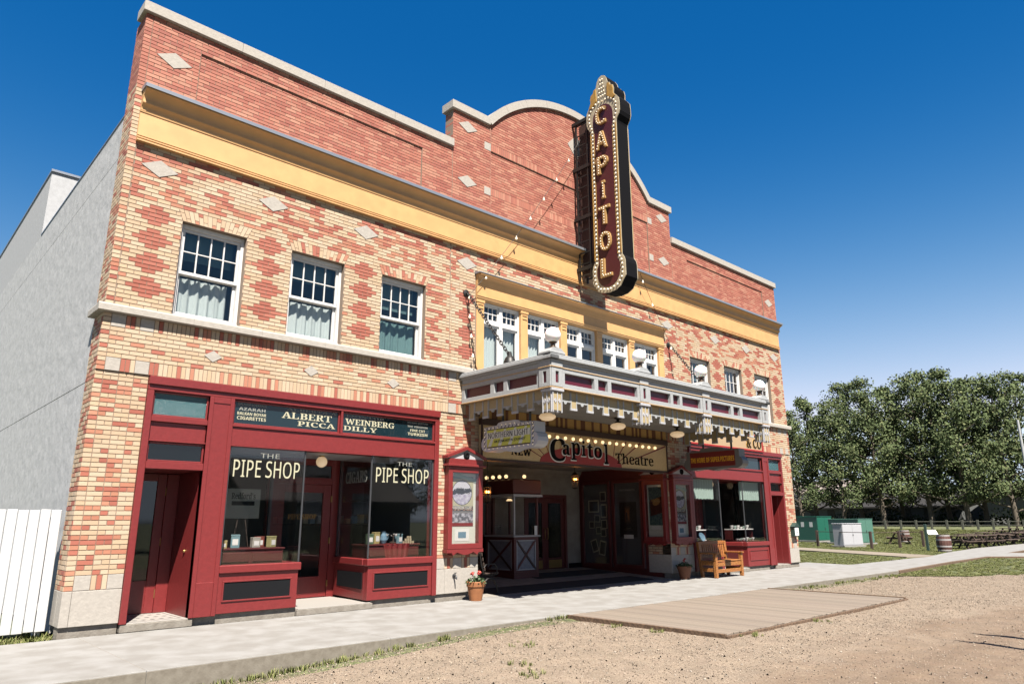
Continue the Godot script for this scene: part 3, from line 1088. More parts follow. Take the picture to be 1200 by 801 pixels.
# ------------------------------------------------------------------ body of the building
func body(bld: Node3D) -> void:
	# stuccoed flank with its seams
	var x := 0.02
	var mb := MB.new()
	mb.box(x, 0.02, -26.0, x + 0.3, 3.60, -0.556)
	mb.box(x, 3.615, -26.0, x + 0.3, 7.40, -0.556)
	mb.box(x + 0.015, 3.59, -26.0, x + 0.29, 7.42, -0.557)
	mb.box(x, 7.412, -26.0, x + 0.3, 8.18, -0.556)
	part("side_wall", mb, "stucco", bld)
	bpart("wall_cap", x - 0.012, 8.181, -7.52, x + 0.32, 8.21, -0.553, "flashing", bld, 0.0)
	# higher hall behind
	var hb := MB.new()
	hb.box(x + 0.001, 8.185, -26.0, L - 0.02, 9.86, -7.53)
	part("stage_house", hb, "stucco_light", bld)
	bpart("wall_cap", x - 0.02, 9.861, -26.0, L, 9.92, -7.49, "flashing", bld, 0.0)
	var sh := MB.new()
	sh.box(0.33, 7.85, -7.5, L - 0.31, 8.0, -0.305)
	part("roof", sh, "shed_roof", bld)
	bpart("side_wall", L - 0.31, 0.0, -26.0, L - 0.005, 8.2, -0.305, "stucco", bld, 0.0)
	bpart("rear_wall", 0.33, 0.0, -26.3, L - 0.31, 8.2, -26.01, "stucco", bld, 0.0)
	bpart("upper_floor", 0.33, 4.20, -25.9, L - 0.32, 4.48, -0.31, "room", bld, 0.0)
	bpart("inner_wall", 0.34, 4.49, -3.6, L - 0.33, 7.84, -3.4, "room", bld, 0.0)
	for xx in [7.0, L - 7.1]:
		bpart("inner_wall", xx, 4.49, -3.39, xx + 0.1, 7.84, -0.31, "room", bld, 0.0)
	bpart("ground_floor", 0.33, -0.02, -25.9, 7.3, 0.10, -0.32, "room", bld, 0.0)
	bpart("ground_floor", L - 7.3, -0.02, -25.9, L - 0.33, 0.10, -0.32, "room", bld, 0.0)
	# footing under the front
	for s in [[0.01, 0.74], [6.2, 7.41], [L - 7.41, L - 6.2], [L - 0.74, L - 0.01]]:
		bpart("footing", s[0], -0.05, -0.29, s[1], 0.137, -0.06, "concrete_old", bld, 0.0)

# ------------------------------------------------------------------ shop fronts (the right one mirrors the left one)
var mirrored := false

func sx(x: float) -> float:
	return L - x if mirrored else x

func sb(called: String, x0: float, y0: float, z0: float, x1: float, y1: float, z1: float, mat: String, parent: Node, b := 0.005) -> MeshInstance3D:
	return bpart(called, sx(x0), y0, z0, sx(x1), y1, z1, mat, parent, b)

func sbox(mb: MB, x0: float, y0: float, z0: float, x1: float, y1: float, z1: float, b := 0.005) -> void:
	mb.box(sx(x0), y0, z0, sx(x1), y1, z1, b)

# upright panel of given thickness between two plan points
func wallpiece(mb: MB, ax: float, az: float, bx: float, bz: float, y0: float, y1: float, thick: float, b := 0.004) -> void:
	var a := Vector3(sx(ax), 0, az)
	var c := Vector3(sx(bx), 0, bz)
	var d := (c - a)
	var len := d.length()
	d = d / len
	var nn := d.cross(Vector3.UP)
	mb.obox(Transform3D(Basis(d, Vector3.UP, -nn), (a + c) * 0.5 + Vector3.UP * ((y0 + y1) * 0.5)), Vector3(len, y1 - y0, thick), b)

func transom(bld: Node3D, x0: float, x1: float, y0: float, y1: float, pane: String) -> Node3D:
	var mb := MB.new()
	var t := 0.028
	sbox(mb, x0, y0, -0.07, x0 + t, y1, -0.02)
	sbox(mb, x1 - t, y0, -0.07, x1, y1, -0.02)
	sbox(mb, x0 + t, y0, -0.07, x1 - t, y0 + t, -0.021)
	sbox(mb, x0 + t, y1 - t, -0.07, x1 - t, y1, -0.021)
	var w := part("transom_window", mb, "red_paint", bld)
	sb("pane", x0 + t - 0.002, y0 + t - 0.002, -0.052, x1 - t + 0.002, y1 - t + 0.002, -0.047, pane, w, 0.0)
	return w

func shop_front(bld: Node3D, right: bool) -> void:
	mirrored = right
	var R := "red_paint"
	var zf := 0.03
	# header in two fasciae, posts, beam
	sb("header_board", 0.743, 3.585, -0.2, 6.327, 3.712, zf + 0.035, R, bld, 0.008)
	sb("header_board", 0.743, 3.50, -0.2, 6.327, 3.583, zf, R, bld, 0.006)
	sb("corner_post", 0.743, 0.115, -0.2, 0.835, 3.498, zf, R, bld, 0.006)
	sb("corner_post", 6.225, 0.13, -0.2, 6.327, 3.498, zf, R, bld, 0.006)
	var po := MB.new()
	sbox(po, 1.685, 0.12, -0.14, 2.085, 3.498, zf - 0.012)
	sbox(po, 1.685, 0.12, -0.1, 1.75, 3.499, zf + 0.008)
	sbox(po, 2.02, 0.12, -0.1, 2.085, 3.499, zf + 0.008)
	sbox(po, 1.75, 0.12, -0.1, 2.02, 0.62, zf - 0.002)
	sbox(po, 1.75, 3.40, -0.1, 2.02, 3.499, zf)
	part("post", po, R, bld)
	# above the upstairs door
	transom(bld, 0.837, 1.683, 3.11, 3.498, "glass_frost")
	sb("rail", 0.837, 3.025, -0.12, 1.683, 3.108, zf - 0.004, R, bld)
	sb("transom_panel", 0.837, 2.745, -0.12, 1.683, 3.023, -0.02, R, bld)
	sb("rail", 0.837, 2.722, -0.12, 1.683, 2.743, zf - 0.006, R, bld)
	transom(bld, 0.837, 1.683, 2.42, 2.72, "glass_dark")
	sb("rail", 0.837, 2.31, -0.12, 1.683, 2.418, zf - 0.004, R, bld)
	# recess to the upstairs door
	var rz := -1.05
	var rec := MB.new()
	sbox(rec, 0.78, 0.12, rz - 0.05, 0.84, 2.309, -0.2)
	sbox(rec, 1.69, 0.12, rz - 0.05, 1.75, 2.309, -0.141)
	sbox(rec, 0.84, 2.31, rz - 0.05, 1.69, 2.40, -0.121)
	part("recess_lining", rec, R, bld)
	sb("step", 0.76, 0.0, rz, 1.76, 0.112, 0.02, "concrete_old", bld, 0.01)
	sb("tile_floor", 0.84, 0.1125, rz, 1.69, 0.122, 0.012, "tile", bld, 0.003)
	for e in [[0.90, -0.98, 1.63, -0.965], [0.90, -0.10, 1.63, -0.085], [0.90, -0.965, 0.915, -0.10], [1.615, -0.965, 1.63, -0.10]]:
		sb("tile_border", e[0], 0.1215, e[1], e[2], 0.1235, e[3], "tile_dark", bld, 0.0)
	for i in 5:
		for k in 3:
			var dm := MB.new()
			prism_y(dm, [[0.0, -0.04], [0.04, 0.0], [0.0, 0.04], [-0.04, 0.0]], 0.1215, 0.1235)
			part("tile_diamond", dm, "tile_dark", bld).position = Vector3(sx(1.02 + i * 0.125), 0.0, -0.25 - k * 0.28)
	var dr := MB.new()
	sbox(dr, 0.842, 0.124, rz - 0.045, 0.96, 2.30, rz)
	sbox(dr, 1.36, 0.124, rz - 0.045, 1.50, 2.30, rz)
	sbox(dr, 0.96, 0.124, rz - 0.045, 1.36, 0.62, rz - 0.001)
	sbox(dr, 0.96, 2.18, rz - 0.045, 1.36, 2.30, rz - 0.001)
	sbox(dr, 1.502, 0.124, rz - 0.03, 1.689, 2.30, rz + 0.02)
	var door := part("door", dr, R, bld)
	sb("pane", 0.955, 0.615, rz - 0.028, 1.365, 2.185, rz - 0.022, "glass_dark", door, 0.0)
	for yy in [0.35, 1.15, 1.95]:
		sb("hinge", 1.492, yy, rz - 0.002, 1.515, yy + 0.13, rz + 0.006, "brass", door, 0.002)
	var kn := MB.new()
	kn.ball(Vector3(sx(1.683), 1.08, rz + 0.62), 0.024, 10, 6)
	part("door_knob", kn, "brass", door)
	# shop transoms
	transom(bld, 2.09, 4.065, 3.085, 3.496, "glass_sign")
	transom(bld, 4.11, 6.222, 3.085, 3.496, "glass_sign")
	sb("mullion", 4.067, 3.085, -0.09, 4.108, 3.496, zf - 0.002, R, bld)
	sb("rail", 2.087, 3.045, -0.12, 6.223, 3.083, zf + 0.004, R, bld)
	sb("beam", 2.087, 2.745, -0.2, 6.223, 3.043, zf - 0.022, R, bld)
	sb("rail", 2.087, 2.725, -0.2, 6.223, 2.744, zf, R, bld)
	# recessed shop entrance: plan points of the two show windows
	var dz := -1.45
	sb("recess_ceiling", 2.09, 2.735, dz - 0.1, 6.22, 2.80, -0.201, "grey_light" if not right else R, bld, 0.0)
	var bays := [[[2.087, 0.0], [3.43, 0.0], [3.50, dz]], [[6.223, 0.0], [4.79, 0.0], [4.92, dz]]]
	for b in 2:
		var p: Array = bays[b]
		var sg := 1.0 if b == 0 else -1.0
		# sill, bulkhead and inset panel of the front, then of the return
		var bk := MB.new()
		wallpiece(bk, p[0][0], -0.06, p[1][0], -0.06, 0.14, 0.735, 0.12, 0.005)
		wallpiece(bk, p[1][0] - sg * 0.06, -0.121, p[2][0] - sg * 0.06, dz, 0.141, 0.734, 0.12, 0.005)
		var bulk := part("bulkhead", bk, R, bld)
		var sl := MB.new()
		wallpiece(sl, p[0][0], -0.045, p[1][0] + sg * 0.035, -0.045, 0.737, 0.86, 0.17, 0.012)
		wallpiece(sl, p[1][0] - sg * 0.045, -0.131, p[2][0] - sg * 0.045, dz, 0.738, 0.859, 0.17, 0.012)
		part("window_sill", sl, R, bulk)
		var xa: float = p[0][0] + sg * 0.10
		var xb: float = p[1][0] - sg * 0.13
		if not right:
			sb("inset_panel", minf(xa, xb), 0.325, -0.02, maxf(xa, xb), 0.61, 0.006, "black_panel", bulk, 0.002)
		var tr := MB.new()
		for e in [[0.60, 0.625], [0.31, 0.335]]:
			sbox(tr, minf(xa, xb) - 0.02, e[0], -0.01, maxf(xa, xb) + 0.02, e[1], 0.018, 0.004)
		sbox(tr, minf(xa, xb) - 0.02, 0.335, -0.01, minf(xa, xb) + 0.003, 0.60, 0.018, 0.004)
		sbox(tr, maxf(xa, xb) - 0.003, 0.335, -0.01, maxf(xa, xb) + 0.02, 0.60, 0.018, 0.004)
		part("panel_moulding", tr, R, bulk)
		var ip := MB.new()
		var v0 := Vector2(p[1][0], -0.18)
		var v1 := Vector2(p[2][0] - (p[2][0] - p[1][0]) * 0.1, dz + 0.16)
		wallpiece(ip, v0.x + sg * 0.004, v0.y, v1.x + sg * 0.004, v1.y, 0.325, 0.61, 0.012, 0.002)
		part("inset_panel", ip, "black_panel" if not right else "dark_red", bulk)
		# panes and their slim corner bar
		var win := MB.new()
		wallpiece(win, p[1][0] - sg * 0.014, -0.027, p[1][0] + sg * 0.014, -0.027, 0.862, 2.724, 0.03, 0.004)
		var sw := part("shop_window", win, "steel", bld)
		var jb := MB.new()
		wallpiece(jb, p[0][0], -0.03, p[0][0] + sg * 0.03, -0.03, 0.862, 2.7235, 0.04, 0.004)
		part("glazing_bar", jb, "steel", sw)
		var jc := MB.new()
		wallpiece(jc, p[2][0] - sg * 0.05, dz + 0.04, p[2][0] + sg * 0.005, dz + 0.04, 0.862, 2.7235, 0.05, 0.004)
		part("glazing_bar", jc, "steel", sw)
		var g1 := MB.new()
		wallpiece(g1, p[0][0] + sg * 0.03, -0.027, p[1][0] - sg * 0.014, -0.027, 0.862, 2.722, 0.008, 0.0)
		part("pane", g1, "glass", sw)
		var g2 := MB.new()
		wallpiece(g2, p[1][0], -0.05, p[2][0], dz + 0.06, 0.862, 2.722, 0.008, 0.0)
		part("pane", g2, "glass", sw)
	# entrance floor, doorstep, door
	sb("step", 3.44, 0.0, dz - 0.1, 4.90, 0.10, 0.035, "concrete_old", bld, 0.008)
	sb("tile_floor", 3.46, 0.1005, dz, 4.86, 0.112, 0.03, "tile", bld, 0.003)
	var wl := MB.new()
	sbox(wl, 3.45, 0.1, dz - 0.12, 3.66, 2.735, dz - 0.03)
	sbox(wl, 4.79, 0.1, dz - 0.12, 4.98, 2.735, dz - 0.03)
	sbox(wl, 3.66, 2.24, dz - 0.12, 4.79, 2.34, dz - 0.03)
	sbox(wl, 3.66, 2.64, dz - 0.12, 4.79, 2.735, dz - 0.03)
	part("door_frame", wl, R, bld)
	transom(bld, 3.662, 4.788, 2.341, 2.639, "glass_dark").position.z = dz + 0.0
	var ed := MB.new()
	sbox(ed, 3.664, 0.115, dz - 0.1, 3.80, 2.235, dz - 0.05)
	sbox(ed, 4.62, 0.115, dz - 0.1, 4.786, 2.235, dz - 0.05)
	sbox(ed, 3.80, 0.115, dz - 0.1, 4.62, 0.50, dz - 0.051)
	sbox(ed, 3.80, 2.08, dz - 0.1, 4.62, 2.235, dz - 0.051)
	var d2 := part("door", ed, R, bld)
	sb("pane", 3.796, 0.496, dz - 0.079, 4.624, 2.084, dz - 0.073, "glass", d2, 0.0)
	for yy in [0.3, 1.1, 1.9]:
		sb("hinge", 4.778, yy, dz - 0.052, 4.802, yy + 0.12, dz - 0.022, "brass", d2, 0.002)
	var h2 := MB.new()
	h2.ball(Vector3(sx(3.73), 1.05, dz - 0.02), 0.03, 10, 6)
	part("door_knob", h2, "brass", d2)
	# lamp in the entrance ceiling
	var lt := thing("ceiling_globe_lamp", "round cream glass lamp hanging in the %s entrance recess" % ("pipe shop" if not right else "far right shop"), "lamp", Vector3(sx(4.12), 2.62, -0.72), 0.0, "globe lamps in the shop entrances")
	var lg := MB.new()
	lg.ball(Vector3.ZERO, 0.105, 20, 14)
	part("globe", lg, "lamp_globe", lt)
	var lc := MB.new()
	lc.lathe([Vector2(0.0, 0.115), Vector2(0.055, 0.115), Vector2(0.05, 0.09), Vector2(0.0, 0.085)], Vector3.ZERO, 14)
	part("fitter", lc, "brass", lt)
	# floor edge of concrete beneath the wood
	sb("footing", 1.76, -0.05, -0.3, 3.44, 0.137, -0.05, "concrete_old", bld, 0.0)
	sb("footing", 4.90, -0.05, -0.3, 6.20, 0.137, -0.05, "concrete_old", bld, 0.0)
	# room behind
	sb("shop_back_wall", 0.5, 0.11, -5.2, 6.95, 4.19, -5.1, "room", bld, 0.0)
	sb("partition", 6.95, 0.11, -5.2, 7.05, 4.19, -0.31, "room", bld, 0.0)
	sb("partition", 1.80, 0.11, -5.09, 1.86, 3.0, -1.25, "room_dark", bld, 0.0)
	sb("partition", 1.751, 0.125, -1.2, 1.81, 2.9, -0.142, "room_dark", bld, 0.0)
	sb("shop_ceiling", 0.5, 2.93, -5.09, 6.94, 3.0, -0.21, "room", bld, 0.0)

func shop_lettering(bld: Node3D) -> void:
	var I := Basis()
	var z := -0.0215
	for b in [[2.76, 1.16], [5.50, 1.22]]:
		text("lettering", "PIPE SHOP", Vector3(b[0], 2.38, z), I, b[1], 0.275, 0.003, "letter_cream", bld, "Droid Sans", 0.0)
		text("lettering", "THE", Vector3(b[0] + 0.03, 2.605, z), I, 0.34, 0.075, 0.003, "letter_dim", bld, "Droid Sans", 0.0)
	var d := (Vector3(4.92, 0, -1.39) - Vector3(4.79, 0, -0.05)).normalized()
	text("lettering", "CIGARS", Vector3(4.842, 2.36, -0.66), Basis(-d, Vector3.UP, (-d).cross(Vector3.UP)), 0.95, 0.22, 0.003, "letter_dim", bld, "Droid Serif", 0.3)
	var tz := -0.0435
	var words := [["ALBERT", 3.43, 3.335, 0.96, 0.115, 1], ["PICCA", 3.62, 3.205, 0.74, 0.085, 1], ["ALBERTA A", 3.52, 3.437, 0.98, 0.042, 0],
		["WEINBERG", 4.73, 3.33, 1.08, 0.105, 1], ["DILLY", 4.52, 3.205, 0.72, 0.085, 1], ["ENTS FOR", 4.62, 3.432, 0.84, 0.042, 0]]
	for w in words:
		text("lettering", w[0], Vector3(w[1], w[2], tz), I, w[3], w[4], 0.003, "letter_cream" if w[5] == 1 else "letter_dim", bld, "Droid Serif", 1.0)
	var a := ["BALKAN SOBRANIE", "AZARAH", "BALKAN BOYAR", "CIGARETTES"]
	for i in 4:
		text("lettering", a[i], Vector3(2.42, 3.437 - i * 0.076, tz), I, [0.5, 0.46, 0.5, 0.5][i], [0.042, 0.05, 0.048, 0.056][i], 0.003, "letter_dim" if i < 2 else "letter_cream", bld, "Droid Sans", 1.0)
	var c := ["BALKAN MIXTURE", "THE VIRGINIA", "FINE CUT", "TURKISH"]
	for i in 4:
		text("lettering", c[i], Vector3(5.83, 3.43 - i * 0.074, tz), I, [0.5, 0.5, 0.36, 0.48][i], [0.036, 0.036, 0.045, 0.055][i], 0.003, "letter_dim" if i < 2 else "letter_cream", bld, "Droid Sans", 1.0)
	var dk := Vector3(4.2, 1.62, -1.45 - 0.071)
	text("lettering", "PIPE SHOP", dk, I, 0.6, 0.09, 0.003, "sign_gold", bld, "Droid Serif", 0.8)

func display_goods() -> void:
	rng.seed = 77
	# tables of the pipe shop windows and the goods on them
	var tables := [[2.15, 3.30, "left"], [4.98, 6.15, "right"]]
	for i in 2:
		var t: Array = tables[i]
		var tb := thing("display_table", "long reddish display chest behind the %s pipe shop window" % t[2], "table", Vector3((t[0] + t[1]) * 0.5, 0.10, -0.62))
		var w: float = (t[1] - t[0])
		bpart("body", -w * 0.5, 0.0, -0.28, w * 0.5, 0.97, 0.28, "dark_red", tb, 0.01)
		bpart("top", -w * 0.5 - 0.02, 0.971, -0.30, w * 0.5 + 0.02, 1.0, 0.30, "dark_red", tb, 0.006)
		for k in 2:
			bpart("drawer", lerpf(-w * 0.5, 0.0, k) + 0.03, 0.78, 0.275, lerpf(0.0, w * 0.5, k) - 0.03, 0.93, 0.295, "dark_red", tb, 0.006)
	var cols := [Color(0.55, 0.45, 0.2), Color(0.2, 0.35, 0.4), Color(0.5, 0.48, 0.42), Color(0.3, 0.08, 0.06), Color(0.45, 0.42, 0.2), Color(0.12, 0.2, 0.12)]
	var names := ["mustard yellow", "pale blue", "cream", "dark red", "olive", "dark green"]
	var k := 0
	for spot in [[2.28, -0.45, "left end of the chest in the left window"], [2.52, -0.52, "near the left end in the left window"], [2.86, -0.5, "middle of the left window display"], [2.98, -0.62, "stacked row in the left window display"], [3.12, -0.45, "right end of the left window display"], [5.10, -0.5, "left end of the right window display"], [5.32, -0.62, "behind the cloth in the right window"], [5.74, -0.46, "beside the pipe stand in the right window"]]:
		var h := rng.randf_range(0.08, 0.20)
		var o := thing("tobacco_tin", "small %s tobacco box, %s" % [names[k % 6], spot[2]], "box", Vector3(spot[0], 1.10, spot[1]), rng.randf_range(-0.4, 0.4), "tobacco goods in the pipe shop windows")
		var m := mk("tin_%d" % k, cols[k % 6], 0.5)
		bpart("box_body", -0.07, 0.0, -0.05, 0.07, h, 0.05, m, o, 0.006)
		bpart("lid", -0.073, h + 0.001, -0.053, 0.073, h + 0.022, 0.053, m, o, 0.004)
		bpart("paper_label", -0.045, h * 0.25, 0.0505, 0.045, h * 0.75, 0.053, "paper", o, 0.0)
		k += 1
	# easel card
	var e := thing("easel_card", "cream advertising card on a small easel in the left pipe shop window", "sign", Vector3(2.66, 1.10, -0.68))
	bpart("card", -0.30, 0.48, -0.01, 0.30, 0.98, 0.01, mk("card_face", Color(0.30, 0.34, 0.29), 0.8), e, 0.003)
	text("lettering", "Redford's", Vector3(0, 0.86, 0.0115), Basis(), 0.42, 0.11, 0.002, "black", e, "Droid Serif", 0.8)
	bpart("print_band", -0.20, 0.70, 0.0105, 0.20, 0.77, 0.0125, "black", e, 0.0)
	for i in 3:
		bpart("print_line", -0.24 + 0.03 * i, 0.63 - i * 0.055, 0.0105, 0.24 - 0.04 * i, 0.645 - i * 0.055, 0.012, "letter_dim", e, 0.0)
	for s in [-1.0, 1.0]:
		var l := MB.new()
		l.cyl(Vector3(s * 0.14, 0.0, 0.03), Vector3(s * 0.06, 0.5, -0.005), 0.008, 0.008, 6)
		part("leg", l, "post_wood", e)
	# cloth, pipe stand and pyramid in the right window
	var cl := MB.new()
	for i in 16:
		var ta := i / 16.0
		var tb2 := (i + 1) / 16.0
		var za := 0.305 + 0.012 * sin(ta * 30.0)
		var zb := 0.305 + 0.012 * sin(tb2 * 30.0)
		var xa := lerpf(-0.32, 0.30, ta)
		var xb := lerpf(-0.32, 0.30, tb2)
		cl.fquad(Vector3(xa, 0.0, za - 0.3), Vector3(xb, 0.0, zb - 0.3), Vector3(xb, 0.0, zb), Vector3(xa, 0.0, za), Vector3.UP)
		cl.fquad(Vector3(xa, 0.0, za), Vector3(xb, 0.0, zb), Vector3(lerpf(xb, 0.0, 0.2), -0.30 + 0.03 * sin(tb2 * 6.0), zb), Vector3(lerpf(xa, 0.0, 0.2), -0.30 + 0.03 * sin(ta * 6.0), za), Vector3.BACK)
	var c := part("red_cloth", cl, "red_paint", self)
	c.name = "red_cloth"
	c.position = Vector3(5.62, 1.106, -0.62)
	tag(c, "red cloth hanging over the chest in the right pipe shop window", "cloth")
	var ps := thing("pipe_stand", "round stand of tobacco pipes on the red cloth", "pipe stand", Vector3(5.66, 1.112, -0.52))
	var st := MB.new()
	st.lathe([Vector2(0.0, 0.0), Vector2(0.09, 0.0), Vector2(0.09, 0.02), Vector2(0.015, 0.03), Vector2(0.015, 0.16), Vector2(0.0, 0.16)], Vector3.ZERO, 14)
	part("stand", st, "post_wood", ps)
	for i in 7:
		var a := TAU * i / 7.0
		var pm := MB.new()
		var d := Vector3(cos(a), 0, sin(a))
		pm.tube([d * 0.03 + Vector3.UP * 0.13, d * 0.08 + Vector3.UP * 0.17, d * 0.13 + Vector3.UP * 0.14], [0.006, 0.008, 0.011], 6)
		pm.lathe([Vector2(0.0, 0.0), Vector2(0.018, 0.005), Vector2(0.022, 0.045), Vector2(0.014, 0.045)], d * 0.14 + Vector3.UP * 0.13, 8)
		part("pipe", pm, "bench_wood" if i % 2 == 0 else "black", ps)
	var jug := thing("blue_jug", "pale blue jug in the right pipe shop window", "jug", Vector3(5.42, 1.112, -0.50))
	var jb := MB.new()
	jb.lathe([Vector2(0.0, 0.0), Vector2(0.05, 0.0), Vector2(0.075, 0.06), Vector2(0.06, 0.14), Vector2(0.035, 0.19), Vector2(0.045, 0.22), Vector2(0.038, 0.22), Vector2(0.03, 0.18)], Vector3.ZERO, 16)
	part("jug_body", jb, "paper_blue", jug)
	var jh := MB.new()
	jh.tube([Vector3(0.04, 0.19, 0), Vector3(0.10, 0.17, 0), Vector3(0.10, 0.09, 0), Vector3(0.07, 0.06, 0)], [0.008, 0.008, 0.008, 0.008], 6)
	part("jug_handle", jh, "paper_blue", jug)
	for i in 10:
		var lvl := 0 if i < 5 else (1 if i < 8 else 2)
		var pos: int = [0, 1, 2, 3, 4, 0, 1, 2, 0, 1][i]
		var sp := thing("tobacco_tin", "small cream tin in the pyramid at the right end of the right pipe shop window", "tin", Vector3(5.86 + pos * 0.056 + lvl * 0.05, 1.10 + lvl * 0.047, -0.46), 0.0, "pyramid of cream tins")
		var sm := MB.new()
		sm.lathe([Vector2(0.0, 0.0), Vector2(0.025, 0.0), Vector2(0.025, 0.045), Vector2(0.0, 0.046)], Vector3.ZERO, 10)
		part("tin_body", sm, "sign_cream", sp)
	# shelves behind
	for i in 2:
		var s := thing("wall_shelf", "dark shelf with packets inside the %s" % ["pipe shop behind its right window", "pipe shop behind its left window"][i], "shelf", Vector3([5.5, 2.7][i], 1.45, -2.6 if i == 0 else -4.6))
		bpart("board", -0.8, 0.0, -0.15, 0.8, 0.03, 0.15, "post_wood", s, 0.004)
		for q in 9:
			var hh := rng.randf_range(0.08, 0.2)
			bpart("packet", -0.75 + q * 0.17, 0.031, -0.08, -0.64 + q * 0.17, 0.031 + hh, 0.04, "tin_%d" % (q % 8), s, 0.004)
		bpart("upright", -0.82, -1.3, -0.15, -0.801, 0.9, 0.15, "post_wood", s, 0.0)
		bpart("upright", 0.801, -1.3, -0.15, 0.82, 0.9, 0.15, "post_wood", s, 0.0)
		bpart("board", -0.8, 0.5, -0.15, 0.8, 0.53, 0.15, "post_wood", s, 0.004)

func tea_shop(bld: Node3D) -> void:
	# lace valances, shelves and crockery behind the right shop's glass
	rng.seed = 99
	for i in 3:
		var t: Array = [[18.30, 19.52, -0.16, "right hand front pane"], [15.52, 16.80, -0.16, "left hand front pane"], [16.95, 18.05, -1.75, "entrance door of the far right shop"]][i]
		var mb := MB.new()
		var n := 46
		for k in n:
			var ta := float(k) / n
			var tb := float(k + 1) / n
			var za: float = t[2] + 0.018 * sin(ta * 60.0)
			var zb: float = t[2] + 0.018 * sin(tb * 60.0)
			var xa := lerpf(t[0], t[1], ta)
			var xb := lerpf(t[0], t[1], tb)
			var ya := 2.12 + 0.022 * absf(sin(ta * 24.0))
			var yb := 2.12 + 0.022 * absf(sin(tb * 24.0))
			mb.fquad(Vector3(xa, ya, za), Vector3(xb, yb, zb), Vector3(xb, 2.70, zb), Vector3(xa, 2.70, za), Vector3.BACK)
			mb.fquad(Vector3(xa, ya, za - 0.004), Vector3(xb, yb, zb - 0.004), Vector3(xb, 2.70, zb - 0.004), Vector3(xa, 2.70, za - 0.004), Vector3.FORWARD)
		var c := part("lace_valance", mb, "lace", self)
		c.name = numbered("lace_valance")
		tag(c, "pale green lace valance behind the %s" % t[3], "curtain", "lace valances of the far right shop")
	for i in 2:
		var x0: float = [15.5, 18.30][i]
		var x1: float = [16.75, 19.55][i]
		for lv in 2:
			var y: float = [0.86, 1.22][lv]
			var z: float = [-0.45, -0.62][lv]
			var s := thing("display_shelf", "white edged %s shelf behind the %s pane of the far right shop" % [["low", "upper"][lv], ["left", "right"][i]], "shelf", Vector3((x0 + x1) * 0.5, y, z))
			var w := (x1 - x0) * 0.5
			bpart("board", -w, 0.0, -0.16, w, 0.03, 0.16, "paper" if lv == 1 else "dark_red", s, 0.004)
			bpart("bracket", -w, -0.30, -0.15, -w + 0.02, -0.001, 0.12, "dark_red", s, 0.0)
			bpart("bracket", w - 0.02, -0.30, -0.15, w, -0.001, 0.12, "dark_red", s, 0.0)
			for q in 6:
				var cup := thing("china_cup", "white china cup on the %s shelf of the far right shop's %s window" % [["low", "upper"][lv], ["left", "right"][i]], "cup", Vector3(x0 + 0.12 + q * 0.19, y + 0.031, z + 0.04), rng.randf() * 6.0, "china in the far right shop")
				var cm := MB.new()
				var hh := rng.randf_range(0.06, 0.13)
				cm.lathe([Vector2(0.0, 0.0), Vector2(0.028, 0.0), Vector2(0.03, 0.01), Vector2(0.05, hh * 0.6), Vector2(0.055, hh), Vector2(0.05, hh), Vector2(0.03, 0.015)], Vector3.ZERO, 12)
				cm.tube([Vector3(0.05, hh * 0.85, 0), Vector3(0.082, hh * 0.75, 0), Vector3(0.08, hh * 0.4, 0), Vector3(0.045, hh * 0.35, 0)], [0.006, 0.006, 0.006, 0.006], 5)
				part("cup_body", cm, "paper" if q % 3 != 1 else "lace", cup)
	var pl := thing("blue_platter", "blue oval platter leaning in the far right shop's left window", "platter", Vector3(16.2, 0.90, -0.30))
	var pm := MB.new()
	pm.lathe([Vector2(0.0, 0.0), Vector2(0.10, 0.0), Vector2(0.16, 0.03), Vector2(0.16, 0.036), Vector2(0.10, 0.008), Vector2(0.0, 0.008)], Vector3(0, 0.14, 0), 24, Color.WHITE, Basis(Vector3.RIGHT, 1.2) * Basis.from_scale(Vector3(1.0, 1.0, 0.8)))
	part("dish", pm, "paper_blue", pl)
	# fascia board over the shop, half hidden by the marquee
	var sg := thing("tea_sign", "cream fascia sign with red frame and black gold letters above the far right shop", "sign", Vector3(17.43, 3.85, 0.0))
	bpart("board", -2.15, -0.14, 0.002, 2.15, 0.34, 0.07, "tea_board", sg, 0.004)
	bpart("frame", -2.20, -0.17, 0.01, 2.20, -0.115, 0.10, "sun_red", sg, 0.006)
	bpart("frame", -2.20, 0.325, 0.01, 2.20, 0.37, 0.10, "sun_red", sg, 0.006)
	bpart("frame", 2.15, -0.115, 0.01, 2.20, 0.325, 0.10, "sun_red", sg, 0.006)
	bpart("frame", -2.20, -0.115, 0.01, -2.15, 0.325, 0.10, "sun_red", sg, 0.006)
	text("lettering", "& CO", Vector3(1.62, 0.08, 0.075), Basis(), 0.95, 0.30, 0.01, "gold", sg, "Droid Serif", 2.4)
	text("lettering", "& CO", Vector3(1.63, 0.085, 0.085), Basis(), 0.93, 0.28, 0.01, "black", sg, "Droid Serif", 0.6)

# ------------------------------------------------------------------ marquee over the entrance
func lbox(mb: MB, t: Transform3D, x0: float, y0: float, z0: float, x1: float, y1: float, z1: float, b := 0.003) -> void:
	mb.obox(t * Transform3D(Basis(), Vector3((x0 + x1) * 0.5, (y0 + y1) * 0.5, (z0 + z1) * 0.5)), Vector3(absf(x1 - x0), absf(y1 - y0), absf(z1 - z0)), b)

const MX0 := 6.90
const MX1 := 15.09
const MZ := 2.67

